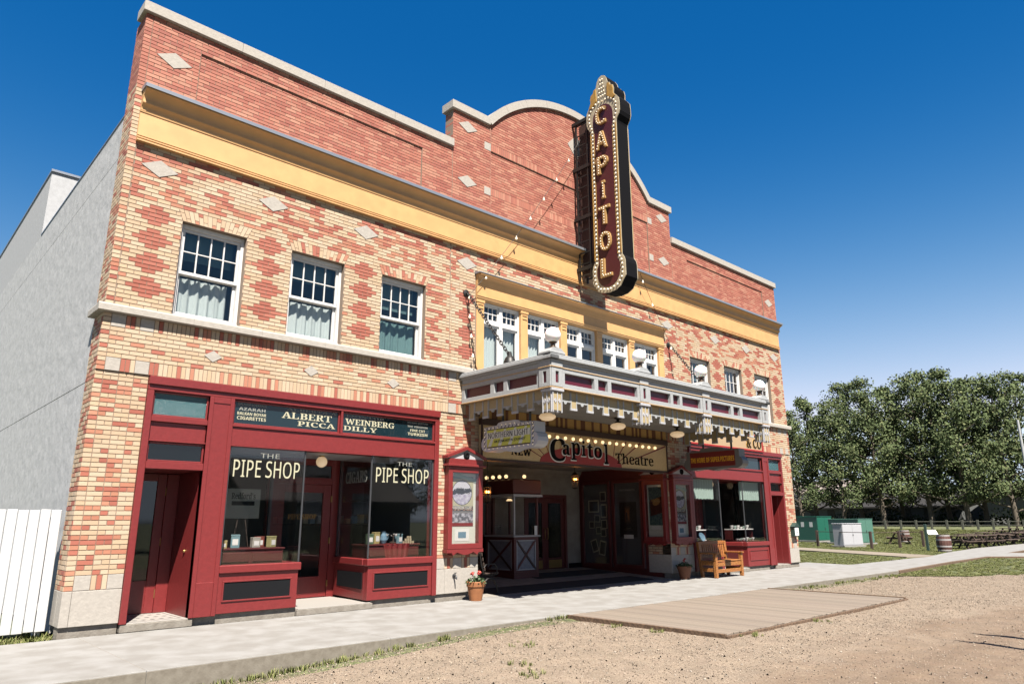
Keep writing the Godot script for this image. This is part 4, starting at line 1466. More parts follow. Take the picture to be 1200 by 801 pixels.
func marquee() -> void:
	var mq := thing("marquee", "grey theatre marquee with maroon panels and scalloped valance above the entrance", "marquee")
	bpart("deck", MX0 + 0.12, 4.30, 0.03, MX1 - 0.12, 4.50, MZ - 0.12, "grey_paint", mq, 0.0)
	var sides := [
		[Transform3D(Basis(Vector3(0, 0, 1), Vector3.UP, Vector3(-1, 0, 0)), Vector3(MX0, 0, 0.02)), MZ - 0.02, [MZ - 0.17], false],
		[Transform3D(Basis(), Vector3(MX0, 0, MZ)), MX1 - MX0, [0.15, 2.85, 5.25, MX1 - MX0 - 0.15], true],
		[Transform3D(Basis(Vector3(0, 0, -1), Vector3.UP, Vector3(1, 0, 0)), Vector3(MX1, 0, MZ)), MZ - 0.02, [0.15], false]]
	for sd in sides:
		var t: Transform3D = sd[0]
		var len: float = sd[1]
		var pil: Array = sd[2]
		# panel openings between pilasters
		var spans := []
		var marks := [0.02]
		for p in pil:
			marks.push_back(p - 0.16)
			marks.push_back(p + 0.16)
		marks.push_back(len - 0.02)
		for i in range(0, marks.size(), 2):
			if marks[i + 1] - marks[i] > 0.6:
				spans.push_back([marks[i], marks[i + 1]])
		var holes := []
		for s in spans:
			var w: float = s[1] - s[0] - 0.10
			var a: float = s[0] + 0.05
			holes.push_back([a + 0.02, a + w * 0.385])
			holes.push_back([a + w * 0.435, a + w * 0.565])
			holes.push_back([a + w * 0.615, a + w - 0.02])
		for p in pil:
			holes.push_back([p - 0.045, p + 0.045])
		holes.sort_custom(func(a, b): return a[0] < b[0])
		var fr := MB.new()
		lbox(fr, t, 0.0, 3.945, -0.12, len, 4.035, -0.001)
		lbox(fr, t, 0.0, 4.245, -0.12, len, 4.325, -0.001)
		var x := 0.0
		for h in holes:
			lbox(fr, t, x, 4.034, -0.12, h[0], 4.246, -0.002, 0.0)
			x = h[1]
		lbox(fr, t, x, 4.034, -0.12, len, 4.246, -0.002, 0.0)
		for p in pil:
			lbox(fr, t, p - 0.15, 3.96, -0.05, p - 0.045, 4.32, 0.022)
			lbox(fr, t, p + 0.045, 3.96, -0.05, p + 0.15, 4.32, 0.022)
			lbox(fr, t, p - 0.045, 3.96, -0.05, p + 0.045, 4.03, 0.0215)
			lbox(fr, t, p - 0.045, 4.25, -0.05, p + 0.045, 4.32, 0.0215)
		part("fascia", fr, "grey_paint", mq)
		for h in holes:
			var pm := MB.new()
			var deep := -0.075 if h[1] - h[0] > 0.1 else -0.012
			lbox(pm, t, h[0] - 0.004, 4.03, -0.10, h[1] + 0.004, 4.25, deep, 0.0)
			part("maroon_panel", pm, "maroon", mq)
		var tr := MB.new()
		lbox(tr, t, -0.012, 3.928, -0.10, len + 0.012, 3.9445, 0.014)
		lbox(tr, t, -0.012, 4.3255, -0.10, len + 0.012, 4.342, 0.014)
		for p in pil:
			lbox(tr, t, p - 0.16, 3.9275, -0.05, p + 0.16, 3.9475, 0.036)
			lbox(tr, t, p - 0.16, 4.325, -0.05, p + 0.16, 4.3425, 0.036)
		part("gilt_line", tr, "cream_trim", mq)
		# cove and crowning edge
		var cv := MB.new()
		lbox(cv, t, 0.0, 4.3425, -0.12, len, 4.44, -0.004)
		var ov := 0.075
		lbox(cv, t, -0.02, 4.44, -0.14, len + 0.02, 4.475, 0.03)
		lbox(cv, t, -ov, 4.475, -0.16, len + ov, 4.545, ov, 0.012)
		lbox(cv, t, -ov + 0.02, 4.545, -0.16, len + ov - 0.02, 4.58, ov - 0.02, 0.01)
		for p in pil:
			lbox(cv, t, p - 0.15, 4.343, -0.05, p + 0.15, 4.4395, 0.022)
		part("crown_edge", cv, "grey_paint", mq)
		# valance of hanging boards
		var tv: Transform3D = t * Transform3D(Basis(), Vector3(0, 0, -0.075))
		var n := int(round(len / 0.475))
		var pitch := len / n
		for i in n:
			var c := (i + 0.5) * pitch
			var clash := false
			for p in pil:
				if absf(c - p) < 0.20: clash = true
			if not clash:
				var tooth := MB.new()
				lbox(tooth, tv, c - 0.085, 3.60, -0.05, c - 0.066, 3.926, -0.018, 0.002)
				lbox(tooth, tv, c + 0.066, 3.60, -0.05, c + 0.085, 3.926, -0.018, 0.002)
				lbox(tooth, tv, c - 0.066, 3.61, -0.047, c + 0.066, 3.926, -0.030, 0.0)
				var tp := part("valance_tooth", tooth, "grey_paint", mq)
				var cap := MB.new()
				lbox(cap, tv, c - 0.088, 3.568, -0.053, c + 0.088, 3.6095, -0.014, 0.002)
				part("tooth_cap", cap, "grey_light", tp)
				for sgn in [[-0.028, 1.0], [-0.0495, -1.0]]:
					var ins := MB.new()
					lbox(ins, tv, c - 0.064, 3.614, sgn[0] - 0.002, c + 0.064, 3.922, sgn[0] + 0.002, 0.0)
					part("inset", ins, "valance_tan", tp)
			# swag board between two teeth, with a round drop
			var d := (i + 1) * pitch
			if i == n - 1:
				continue
			var near := false
			for p in pil:
				if absf(d - p) < 0.13: near = true
			if near:
				continue
			var sw := MB.new()
			lbox(sw, tv, d - pitch * 0.5 + 0.087, 3.715, -0.05, d + pitch * 0.5 - 0.087, 3.742, -0.021, 0.002)
			var arc := PackedVector2Array()
			for k in 9:
				var an := PI + PI * k / 8.0
				arc.push_back(Vector2(d + cos(an) * 0.045, 3.716 + sin(an) * 0.045))
			sw.prism(arc, tv * Transform3D(Basis(), Vector3(0, 0, -0.05)), 0.029)
			for e in [-1.0, 1.0]:
				lbox(sw, tv, d + e * (pitch * 0.5 - 0.112), 3.74, -0.05, d + e * (pitch * 0.5 - 0.087), 3.926, -0.021, 0.002)
			var sp := part("valance_swag", sw, "grey_paint", mq)
			var si := MB.new()
			lbox(si, tv, d - pitch * 0.5 + 0.113, 3.743, -0.046, d + pitch * 0.5 - 0.113, 3.926, -0.030, 0.0)
			part("inset", si, "valance_tan", sp)
	# pendants under the pilasters
	for px in [MX0 + 0.15, MX0 + 2.85, MX0 + 5.25, MX1 - 0.15]:
		var pe := MB.new()
		var z0 := MZ - 0.255
		var z1 := MZ + 0.02
		pe.box(px - 0.165, 3.865, z0 - 0.02, px + 0.165, 3.926, z1 + 0.02, 0.01)
		pe.box(px - 0.13, 3.50, z0, px + 0.13, 3.864, z1 - 0.02, 0.004)
		for s in [-1.0, 0.0, 1.0]:
			pe.box(px + s * 0.118 - 0.010, 3.47, z1 - 0.03, px + s * 0.118 + 0.010, 3.862, z1 - 0.002, 0.004)
			for xs in [-1.0, 1.0]:
				pe.box(px + xs * 0.128, 3.47, z0 + 0.125 + s * 0.11 - 0.010, px + xs * 0.146, 3.862, z0 + 0.125 + s * 0.11 + 0.010, 0.004)
		var pn := part("pendant", pe, "grey_light", mq)
		for s in [-1.0, 1.0]:
			var ins := MB.new()
			ins.box(px + s * 0.058 - 0.046, 3.51, z1 - 0.021, px + s * 0.058 + 0.046, 3.855, z1 - 0.014, 0.0)
			part("flute", ins, "valance_tan", pn)
			var dm := MB.new()
			dm.prism(PackedVector2Array([Vector2(-0.036, 0), Vector2(0, -0.05), Vector2(0.036, 0), Vector2(0, 0.05)]), Transform3D(Basis(), Vector3(px + s * 0.058, 3.69, z1 - 0.014)), 0.010)
			part("diamond_ornament", dm, "grey_light", pn)
			var ins2 := MB.new()
			ins2.box(px - 0.1335, 3.53, z0 + 0.125 + s * 0.052 - 0.033, px - 0.1305, 3.85, z0 + 0.125 + s * 0.052 + 0.033, 0.0)
			part("flute", ins2, "valance_tan", pn)
			var dm2 := MB.new()
			dm2.prism(PackedVector2Array([Vector2(-0.033, 0), Vector2(0, -0.05), Vector2(0.033, 0), Vector2(0, 0.05)]), Transform3D(Basis(Vector3(0, 0, 1), Vector3.UP, Vector3(-1, 0, 0)), Vector3(px - 0.1335, 3.69, z0 + 0.125 + s * 0.052)), 0.010)
			part("diamond_ornament", dm2, "grey_light", pn)
			var sc := MB.new()
			sc.lathe([Vector2(0.0, -0.035), Vector2(0.035, -0.02), Vector2(0.045, 0.0), Vector2(0.0, 0.0)], Vector3(px + s * 0.058, 3.50, z1 - 0.065), 10)
			part("drop", sc, "grey_light", pn)
		# block on the deck that carries the globe
		var cap := MB.new()
		var cz := MZ - 0.08
		cap.box(px - 0.21, 4.581, cz - 0.21, px + 0.21, 4.63, cz + 0.135, 0.012)
		cap.prism(PackedVector2Array([Vector2(-0.19, 0.0), Vector2(0.19, 0.0), Vector2(0.10, 0.07), Vector2(-0.10, 0.07)]), Transform3D(Basis(), Vector3(px, 4.631, cz - 0.18)), 0.30)
		part("pilaster_cap", cap, "grey_paint", mq)
	# boarded soffit
	for i in 6:
		var za := 0.03 + i * (MZ - 0.16) / 6.0
		bpart("soffit_board", MX0 + 0.12, 3.93, za, MX1 - 0.12, 3.955, za + (MZ - 0.16) / 6.0 - 0.012, "soffit", mq, 0.003)
	bpart("soffit_backing", MX0 + 0.12, 3.957, 0.03, MX1 - 0.12, 3.97, MZ - 0.13, "beam_brown", mq, 0.0)
	# globe lamps along the front
	var where := ["on the left front corner of the marquee", "second from the left on the marquee front", "third from the left on the marquee front", "on the right front corner of the marquee"]
	var gx := [MX0 + 0.15, MX0 + 2.85, MX0 + 5.25, MX1 - 0.15]
	for i in 4:
		var g := thing("globe_lamp", "white glass globe lamp %s" % where[i], "lamp", Vector3(gx[i], 4.701, MZ - 0.08), 0.0, "globe lamps on the marquee")
		var b := MB.new()
		b.lathe([Vector2(0.0, 0.0), Vector2(0.085, 0.0), Vector2(0.085, 0.02), Vector2(0.05, 0.04), Vector2(0.04, 0.09), Vector2(0.075, 0.115), Vector2(0.08, 0.13), Vector2(0.0, 0.13)], Vector3.ZERO, 16)
		part("lamp_base", b, "bronze", g)
		var gl := MB.new()
		gl.ball(Vector3(0, 0.27, 0), 0.155, 28, 18)
		part("globe", gl, "globe_white", g)
	# lamps under the soffit
	var sw2 := ["left", "middle", "right"]
	for i in 3:
		var s := thing("soffit_lamp", "cream opal bowl lamp under the marquee ceiling, %s one of three" % sw2[i], "lamp", Vector3([8.55, 10.98, 13.45][i], 3.929, 0.95), 0.0, "bowl lamps under the marquee")
		var c := MB.new()
		c.lathe([Vector2(0.0, 0.0), Vector2(0.09, 0.0), Vector2(0.08, -0.03), Vector2(0.035, -0.05), Vector2(0.035, -0.09), Vector2(0.08, -0.11), Vector2(0.08, -0.135), Vector2(0.0, -0.135)], Vector3.ZERO, 16)
		part("canopy", c, "iron", s)
		var b2 := MB.new()
		b2.lathe([Vector2(0.075, -0.135), Vector2(0.15, -0.155), Vector2(0.185, -0.195), Vector2(0.18, -0.235), Vector2(0.13, -0.275), Vector2(0.06, -0.295), Vector2(0.0, -0.30)], Vector3.ZERO, 24)
		part("bowl", b2, "lamp_globe", s)

# ------------------------------------------------------------------ signs
func lamp_row(mb: MB, pts: Array, r: float) -> void:
	for p in pts:
		mb.ball(p, r, 8, 5)

func along(poly: Array, step: float) -> Array:
	var out := []
	var carry := 0.0
	for i in poly.size() - 1:
		var a: Vector2 = poly[i]
		var b: Vector2 = poly[i + 1]
		var d := a.distance_to(b)
		var s := carry
		while s < d:
			out.push_back(a.lerp(b, s / d))
			s += step
		carry = s - d
	return out

func blade_sign() -> void:
	var sg := thing("blade_sign", "tall vertical maroon sign reading CAPITOL edged with bulbs on the front", "sign")
	var zc := 1.16
	var half := [[0.0, 13.07], [0.10, 13.03], [0.16, 12.93], [0.20, 12.78], [0.27, 12.74], [0.29, 12.66], [0.37, 12.62], [0.40, 12.50], [0.39, 12.36], [0.47, 12.26], [0.545, 12.15], [0.56, 12.0], [0.56, 11.80], [0.53, 11.70], [0.45, 11.58], [0.435, 11.50], [0.435, 7.86], [0.50, 7.76], [0.52, 7.66], [0.52, 7.30], [0.44, 7.20], [0.36, 7.08], [0.20, 7.00], [0.0, 6.975]]
	var poly := PackedVector2Array()
	for p in half: poly.push_back(Vector2(p[0], p[1]))
	for i in range(half.size() - 2, 0, -1): poly.push_back(Vector2(-half[i][0], half[i][1]))
	var left := Transform3D(Basis(Vector3(0, 0, 1), Vector3.UP, Vector3(-1, 0, 0)), Vector3(10.63, 0, zc))
	var rgt := Transform3D(Basis(Vector3(0, 0, -1), Vector3.UP, Vector3(1, 0, 0)), Vector3(11.07, 0, zc))
	var cab := MB.new()
	cab.prism(poly, Transform3D(left.basis, Vector3(11.069, 0, zc)), 0.438)
	part("cabinet", cab, "black", sg)
	var inner := PackedVector2Array()
	for i in 9:
		var a := PI * i / 8.0
		inner.push_back(Vector2(cos(a) * 0.335, 11.83 + sin(a) * 0.36))
	inner.append_array(PackedVector2Array([Vector2(-0.335, 11.62), Vector2(-0.30, 11.45), Vector2(-0.30, 7.80), Vector2(-0.36, 7.68), Vector2(-0.37, 7.50)]))
	for i in 9:
		var a := PI + PI * i / 8.0
		inner.push_back(Vector2(cos(a) * 0.36, 7.48 + sin(a) * 0.36))
	inner.append_array(PackedVector2Array([Vector2(0.37, 7.50), Vector2(0.36, 7.68), Vector2(0.30, 7.80), Vector2(0.30, 11.45), Vector2(0.335, 11.62)]))
	var letters := ["C", "A", "P", "I", "T", "O", "L"]
	var strokes := {
		"C": [[[0.95, 0.8], [0.75, 0.97], [0.3, 0.97], [0.08, 0.75], [0.08, 0.25], [0.3, 0.03], [0.75, 0.03], [0.95, 0.2]]],
		"A": [[[0.05, 0.0], [0.5, 1.0], [0.95, 0.0]], [[0.25, 0.36], [0.75, 0.36]]],
		"P": [[[0.12, 0.0], [0.12, 0.97], [0.7, 0.97], [0.9, 0.82], [0.9, 0.62], [0.7, 0.46], [0.15, 0.46]]],
		"I": [[[0.5, 0.02], [0.5, 1.0]]],
		"T": [[[0.05, 0.95], [0.95, 0.95]], [[0.5, 0.0], [0.5, 0.9]]],
		"O": [[[0.3, 0.98], [0.7, 0.98], [0.93, 0.75], [0.93, 0.25], [0.7, 0.02], [0.3, 0.02], [0.07, 0.25], [0.07, 0.75], [0.3, 0.98]]],
		"L": [[[0.15, 1.0], [0.15, 0.04], [0.95, 0.04]]]}
	for t in [left, rgt]:
		var bd := MB.new()
		bd.prism(poly, t * Transform3D(Basis(), Vector3(0, 0, 0.001)), 0.022)
		part("border", bd, "sign_cream", sg)
		var fc := MB.new()
		fc.prism(inner, t * Transform3D(Basis(), Vector3(0, 0, 0.0235)), 0.006)
		part("face_panel", fc, "sign_maroon", sg)
		# gilt edging and crest
		for s in [-1.0, 1.0]:
			var gi := MB.new()
			lbox(gi, t, s * 0.435, 7.9, 0.0235, s * 0.405, 11.48, 0.040, 0.003)
			lbox(gi, t, s * 0.315, 7.9, 0.0235, s * 0.303, 11.45, 0.040, 0.003)
			part("gilt_edge", gi, "sign_gold", sg)
			var wg := MB.new()
			var w := PackedVector2Array()
			for p in [[0.18, 12.36], [0.20, 12.74], [0.26, 12.72], [0.28, 12.64], [0.36, 12.60], [0.385, 12.50], [0.375, 12.38], [0.44, 12.26], [0.36, 12.22]]:
				w.push_back(Vector2(p[0] * s, p[1]))
			wg.prism(w, t * Transform3D(Basis(), Vector3(0, 0, 0.0235)), 0.03)
			part("crest_wing", wg, "sign_gold", sg)
		for k in 7:
			var cy := 11.86 - k * 0.705
			var bs: Basis = t.basis
			var ch: String = letters[k]
			var wd := 0.36 if ch != "I" else 0.10
			var pos: Vector3 = t * Vector3(-0.04, cy, 0.055)
			text("letter", ch, pos, bs, wd, 0.50, 0.055, "letter_face", sg, "Droid Sans", 0.9)
			var lb := MB.new()
			for st in strokes[ch]:
				var pl := []
				for q in st: pl.push_back(Vector2(-0.04 + (q[0] - 0.5) * (wd * 0.88 if ch != "I" else 0.0), cy + (q[1] - 0.5) * 0.44))
				for q in along(pl, 0.075):
					lb.ball(t * Vector3(q.x, q.y, 0.088), 0.016, 7, 5)
			var lbp := part("letter_bulbs", lb, "bulb_day", sg)
			lbp.set_meta("kind", "stuff")
		# border bulbs
		var bl := MB.new()
		for s in [-1.0, 1.0]:
			var path := []
			for p in [[0.0, 12.30], [0.20, 12.30], [0.36, 12.20], [0.45, 12.06], [0.455, 11.78], [0.37, 11.60], [0.355, 11.45], [0.355, 7.84], [0.43, 7.70], [0.445, 7.45], [0.40, 7.26], [0.28, 7.12], [0.0, 7.05]]:
				path.push_back(Vector2(p[0] * s, p[1]))
			for q in along(path, 0.112):
				bl.ball(t * Vector3(q.x, q.y, 0.035), 0.024, 8, 6)
		for j in 5:
			for i in (4 - (j + 1) / 2):
				bl.ball(t * Vector3((i - (3.0 - (j + 1) / 2) * 0.5) * 0.075, 12.45 + j * 0.12, 0.035), 0.02, 7, 5)
		var bp := part("border_bulbs", bl, "bulb_day", sg)
		bp.set_meta("kind", "stuff")
	# steel frame that carries it off the wall
	for x in [10.70, 11.0]:
		bpart("frame_rail", x - 0.02, 7.55, 0.10, x + 0.02, 12.12, 0.15, "iron", sg, 0.0)
		bpart("frame_rail", x - 0.02, 7.55, 0.50, x + 0.02, 12.12, 0.55, "iron", sg, 0.0)
	for y in [7.80, 9.22, 10.66, 12.05]:
		for x in [10.70, 11.0]:
			bpart("frame_arm", x - 0.035, y, 0.005, x + 0.035, y + 0.10, 0.74, "iron", sg, 0.004)
	for i in 15:
		var y := 7.65 + i * 0.31
		bpart("frame_rung", 10.69, y, 0.11, 10.71, y + 0.03, 0.54, "iron", sg, 0.0)
		bpart("frame_rung", 10.99, y, 0.11, 11.01, y + 0.03, 0.54, "iron", sg, 0.0)
	bpart("frame_screen", 10.84, 7.65, 0.12, 10.86, 12.08, 0.53, "beam_brown", sg, 0.0)

func hanging_sign(x: float, z0: float, z1: float, y0: float, lit: bool, label: String) -> void:
	var sg := thing("hanging_sign", label, "sign", Vector3(x, y0, z0))
	var w := z1 - z0
	var t := Transform3D(Basis(Vector3(0, 0, 1), Vector3.UP, Vector3(-1, 0, 0)), Vector3(0, 0, 0))
	var o := PackedVector2Array()
	for p in [[0.03, 0.47], [0.28, 0.485], [0.31, 0.53], [0.38, 0.55], [0.62, 0.55], [0.69, 0.53], [0.72, 0.485], [0.97, 0.47], [0.97, 0.26], [1.0, 0.23], [1.02, 0.16], [1.02, 0.08], [1.0, 0.02], [0.95, -0.03], [0.88, -0.045], [0.72, -0.02], [0.60, -0.035], [0.5, -0.075], [0.40, -0.035], [0.28, -0.02], [0.12, -0.045], [0.05, -0.03], [0.0, 0.02], [-0.02, 0.08], [-0.02, 0.16], [0.0, 0.23], [0.03, 0.26]]:
		o.push_back(Vector2(p[0] * w, p[1]))
	var cab := MB.new()
	cab.prism(o, Transform3D(t.basis, Vector3(0.30, 0, 0)), 0.30)
	part("cabinet", cab, "sign_silver" if lit else "sign_grey", sg)
	for e in [[0.0, t], [0.30, Transform3D(Basis(Vector3(0, 0, -1), Vector3.UP, Vector3(1, 0, 0)), Vector3(0.30, 0, w))]]:
		var tt: Transform3D = e[1]
		var pn := MB.new()
		lbox(pn, tt, w * 0.10, 0.055 if lit else 0.03, 0.001, w * 0.90, 0.40 if lit else 0.435, 0.012, 0.003)
		part("face_panel", pn, "sign_yellow" if lit else "sign_red", sg)
		if lit:
			# pale beams across the panel, dark slashes on the frame
			for i in 4:
				var bm := MB.new()
				var a := w * (0.12 + i * 0.19)
				bm.prism(PackedVector2Array([Vector2(a, 0.06), Vector2(a + 0.10, 0.06), Vector2(a + 0.26, 0.39), Vector2(a + 0.20, 0.39)]), tt * Transform3D(Basis(), Vector3(0, 0, 0.0125)), 0.002)
				part("light_beam", bm, "sign_pale", sg)
			var band := MB.new()
			lbox(band, tt, w * 0.10, 0.215, 0.015, w * 0.90, 0.345, 0.017, 0.0)
			part("text_band", band, "sign_pale", sg)
			for e2 in [[0.035, 0.054], [0.401, 0.412]]:
				bpart_t("inner_strip", tt, w * 0.10, e2[0], 0.001, w * 0.90, e2[1], 0.014, "beam_brown", sg)
			for i in 10:
				var sd := MB.new()
				var v2 := 0.02 + (i % 5) * 0.09
				var u2 := w * (0.025 if i < 5 else 0.915)
				sd.prism(PackedVector2Array([Vector2(u2, v2), Vector2(u2 + 0.02, v2), Vector2(u2 + 0.09, v2 + 0.075), Vector2(u2 + 0.07, v2 + 0.075)]), tt * Transform3D(Basis(), Vector3(0, 0, 0.001)), 0.003)
				part("slash", sd, "sign_text", sg)
			for i in 13:
				var sl := MB.new()
				var u := w * (0.08 + i * 0.069)
				sl.prism(PackedVector2Array([Vector2(u, 0.405), Vector2(u + 0.018, 0.405), Vector2(u + 0.05, 0.465), Vector2(u + 0.032, 0.465)]), tt * Transform3D(Basis(), Vector3(0, 0, 0.001)), 0.003)
				part("slash", sl, "sign_text", sg)
			text("lettering", "NORTHERN LIGHT", tt * Vector3(w * 0.5, 0.28, 0.019), tt.basis, w * 0.74, 0.11, 0.004, "sign_text", sg, "Droid Sans", -0.2)
			text("lettering", "AN EDMONTON JOURNEY", tt * Vector3(w * 0.53, 0.145, 0.017), tt.basis, w * 0.58, 0.065, 0.004, "sign_text", sg, "Droid Sans", -0.2)
		else:
			text("lettering", "THE HOME OF SUPER PICTURES", tt * Vector3(w * 0.5, 0.225, 0.013), tt.basis, w * 0.77, 0.135, 0.004, "text_orange", sg, "Droid Sans", 1.0)
		if lit:
			var bl := MB.new()
			for i in 12:
				bl.ball(tt * Vector3(w * (0.06 + i * 0.08), 0.435 + (0.05 if i > 3 and i < 8 else 0.0), 0.008), 0.014, 7, 5)
				bl.ball(tt * Vector3(w * (0.06 + i * 0.08), 0.015, 0.008), 0.014, 7, 5)
			for i in 4:
				bl.ball(tt * Vector3(w * 0.05, 0.08 + i * 0.10, 0.008), 0.014, 7, 5)
				bl.ball(tt * Vector3(w * 0.95, 0.08 + i * 0.10, 0.008), 0.014, 7, 5)
			var bp := part("border_bulbs", bl, "bulb_day", sg)
			bp.set_meta("kind", "stuff")
	for u in [0.30, 0.80]:
		var r := MB.new()
		r.cyl(Vector3(0.15, 0.47, w * u), Vector3(0.15, 3.929 - y0, w * u), 0.028, 0.028, 10)
		part("hanger_rod", r, "steel", sg)

func fascia_sign() -> void:
	var sg := thing("fascia_sign", "painted sunburst fascia reading Capitol Theatre above the entrance", "sign", Vector3(10.85, 2.84, 0.0))
	var x0 := -3.42
	var x1 := 3.41
	bpart("board", x0, 0.0, -0.16, x1, 0.705, 0.03, "sunburst", sg, 0.0)
	bpart("lower_moulding", x0, -0.05, -0.16, x1, -0.001, 0.05, "beam_brown", sg, 0.004)
	bpart("upper_beam", x0, 0.706, -0.16, x1, 0.845, 0.075, "beam_brown", sg, 0.004)
	bpart("side_trim", x1 - 0.05, 0.0, 0.0305, x1, 0.705, 0.05, "beam_brown", sg, 0.003)
	bpart("side_trim", x0, 0.0, 0.0305, x0 + 0.05, 0.705, 0.05, "beam_brown", sg, 0.003)
	# striped boards up to the marquee ceiling
	var n := 84
	rng.seed = 64
	var xx := x0
	for i in n:
		var wd: float = (x1 - x0) / n
		var dark := i % 4 == 1 or i % 9 == 4
		bpart("stripe_board", xx + 0.001, 0.846, -0.06, xx + wd - 0.001, 1.088, 0.02 + (0.006 if dark else 0.0), "stripe_dark" if dark else "stripe", sg, 0.0)
		xx += wd
	# sun disc and rays
	var sun := PackedVector2Array()
	for i in 25:
		var a := PI * i / 24.0
		sun.push_back(Vector2(cos(a) * 1.5, 0.004 + sin(a) * 0.40))
	var sc := -0.13
	var rays := [[-3.35, 0.10], [-3.35, 0.42], [-3.0, 0.69], [-2.2, 0.69], [-1.55, 0.69], [-1.1, 0.69], [-0.75, 0.69], [-0.2, 0.69], [0.2, 0.69], [0.65, 0.69], [1.15, 0.69], [1.6, 0.69], [2.2, 0.69], [3.34, 0.68], [3.34, 0.34], [2.4, 0.02]]
	for r in rays:
		var d := (Vector2(r[0], r[1]) - Vector2(sc, -0.1)).normalized()
		var s := Vector2(sc, -0.1) + Vector2(d.x * 1.35, d.y * 0.5 + 0.02)
		var e := Vector2(r[0], r[1])
		if s.y > 0.69 or s.y < 0.0:
			continue
		var p := Vector2(-d.y, d.x)
		var m := MB.new()
		m.prism(PackedVector2Array([s - p * 0.008, e - p * 0.022, e + p * 0.022, s + p * 0.008]), Transform3D(Basis(), Vector3(0, 0, 0.0305)), 0.003)
		part("sun_ray", m, "ray_red", sg)
	var sm := MB.new()
	sm.prism(sun, Transform3D(Basis(), Vector3(sc, 0, 0.0305)), 0.008)
	part("sun_disc", sm, "sun_red", sg)
	var tx := [["C", -1.05, 0.31, 0.50, 0.53], ["a", -0.75, 0.33, 0.25, 0.25], ["p", -0.41, 0.31, 0.31, 0.42], ["i", -0.12, 0.40, 0.14, 0.37], ["t", 0.12, 0.36, 0.20, 0.34], ["o", 0.42, 0.33, 0.29, 0.27], ["l", 0.74, 0.31, 0.15, 0.50]]
	for k in tx:
		text("letter", k[0], Vector3(k[1], k[2], 0.044), Basis(), k[3] + 0.05, k[4] + 0.05, 0.01, "paper", sg, "Droid Serif", 2.6)
		text("letter", k[0], Vector3(k[1], k[2], 0.054), Basis(), k[3], k[4], 0.01, "black", sg, "Droid Serif", 0.9)
	text("letter", "Theatre", Vector3(1.93, 0.24, 0.04), Basis(), 1.60, 0.27, 0.012, "black", sg, "Droid Serif", 0.0)
	text("letter", "NEW", Vector3(-2.22, 0.19, 0.04), Basis(), 0.62, 0.16, 0.012, "black", sg, "Droid Serif", 0.4)
	for i in 22:
		var b := MB.new()
		var p := Vector3(-3.0 + i * 0.276, 0.60, 0.075)
		b.ball(p, 0.042, 12, 8)
		part("bulb", b, "bulb", sg)
		var so := MB.new()
		so.cyl(p - Vector3(0, 0, 0.044), p - Vector3(0, 0, 0.02), 0.025, 0.025, 10)
		part("socket", so, "iron", sg)

func chain_between(label: String, a: Vector3, b: Vector3) -> void:
	var ch := thing("support_chain", label, "chain", a)
	var d := b - a
	var n := int(d.length() / 0.085)
	var dir := d.normalized()
	var s1 := dir.cross(Vector3.UP).normalized()
	var s2 := dir.cross(s1).normalized()
	var mb := MB.new()
	for i in n:
		var c := dir * ((i + 0.5) * d.length() / n)
		var s := s1 if i % 2 == 0 else s2
		var pts := []
		var rad := []
		for k in 11:
			var an := TAU * k / 10.0
			pts.push_back(c + dir * cos(an) * 0.062 + s * sin(an) * 0.034)
			rad.push_back(0.0105)
		mb.tube(pts, rad, 5, false)
	part("links", mb, "iron", ch).set_meta("kind", "stuff")
	var pl := MB.new()
	pl.lathe([Vector2(0.0, 0.0), Vector2(0.08, 0.0), Vector2(0.08, 0.02), Vector2(0.02, 0.04), Vector2(0.02, 0.07), Vector2(0.0, 0.07)], Vector3(0, 0, -a.z + 0.002), 12, Color.WHITE, Basis(Vector3.RIGHT, PI / 2.0))
	part("wall_plate", pl, "iron", ch)
	var ft := MB.new()
	ft.lathe([Vector2(0.0, -0.11), Vector2(0.13, -0.11), Vector2(0.13, 0.04), Vector2(0.10, 0.12), Vector2(0.05, 0.18), Vector2(0.04, 0.26), Vector2(0.0, 0.26)], Vector3(d.x, 4.60 - a.y, d.z), 12)
	part("deck_anchor", ft, "iron", ch)

func light_string(label: String, pts: Array, sag: float, step: float) -> void:
	var o := thing("light_string", label, "string lights", pts[0])
	var w := MB.new()
	var bl := []
	var path := []
	for i in pts.size() - 1:
		for k in 24:
			var t := k / 24.0
			path.push_back((pts[i] as Vector3).lerp(pts[i + 1], t) - pts[0] + Vector3.DOWN * sag * 4.0 * t * (1.0 - t))
	path.push_back(pts[pts.size() - 1] - pts[0])
	var rr := []
	var acc := 0.0
	for i in path.size():
		rr.push_back(0.006)
		if i > 0:
			acc += (path[i] - path[i - 1]).length()
			if acc > step:
				acc = 0.0
				bl.push_back(path[i])
	w.tube(path, rr, 5, false)
	part("wire", w, "iron", o)
	for p in bl:
		var b := MB.new()
		b.lathe([Vector2(0.0, 0.0), Vector2(0.014, 0.0), Vector2(0.014, -0.035), Vector2(0.03, -0.06), Vector2(0.03, -0.08), Vector2(0.0, -0.105)], p, 8)
		part("bulb", b, "bulb_day", o)

# ------------------------------------------------------------------ entrance recess
const EX0 := 7.42
const EX1 := 14.273
const EZ := -3.3

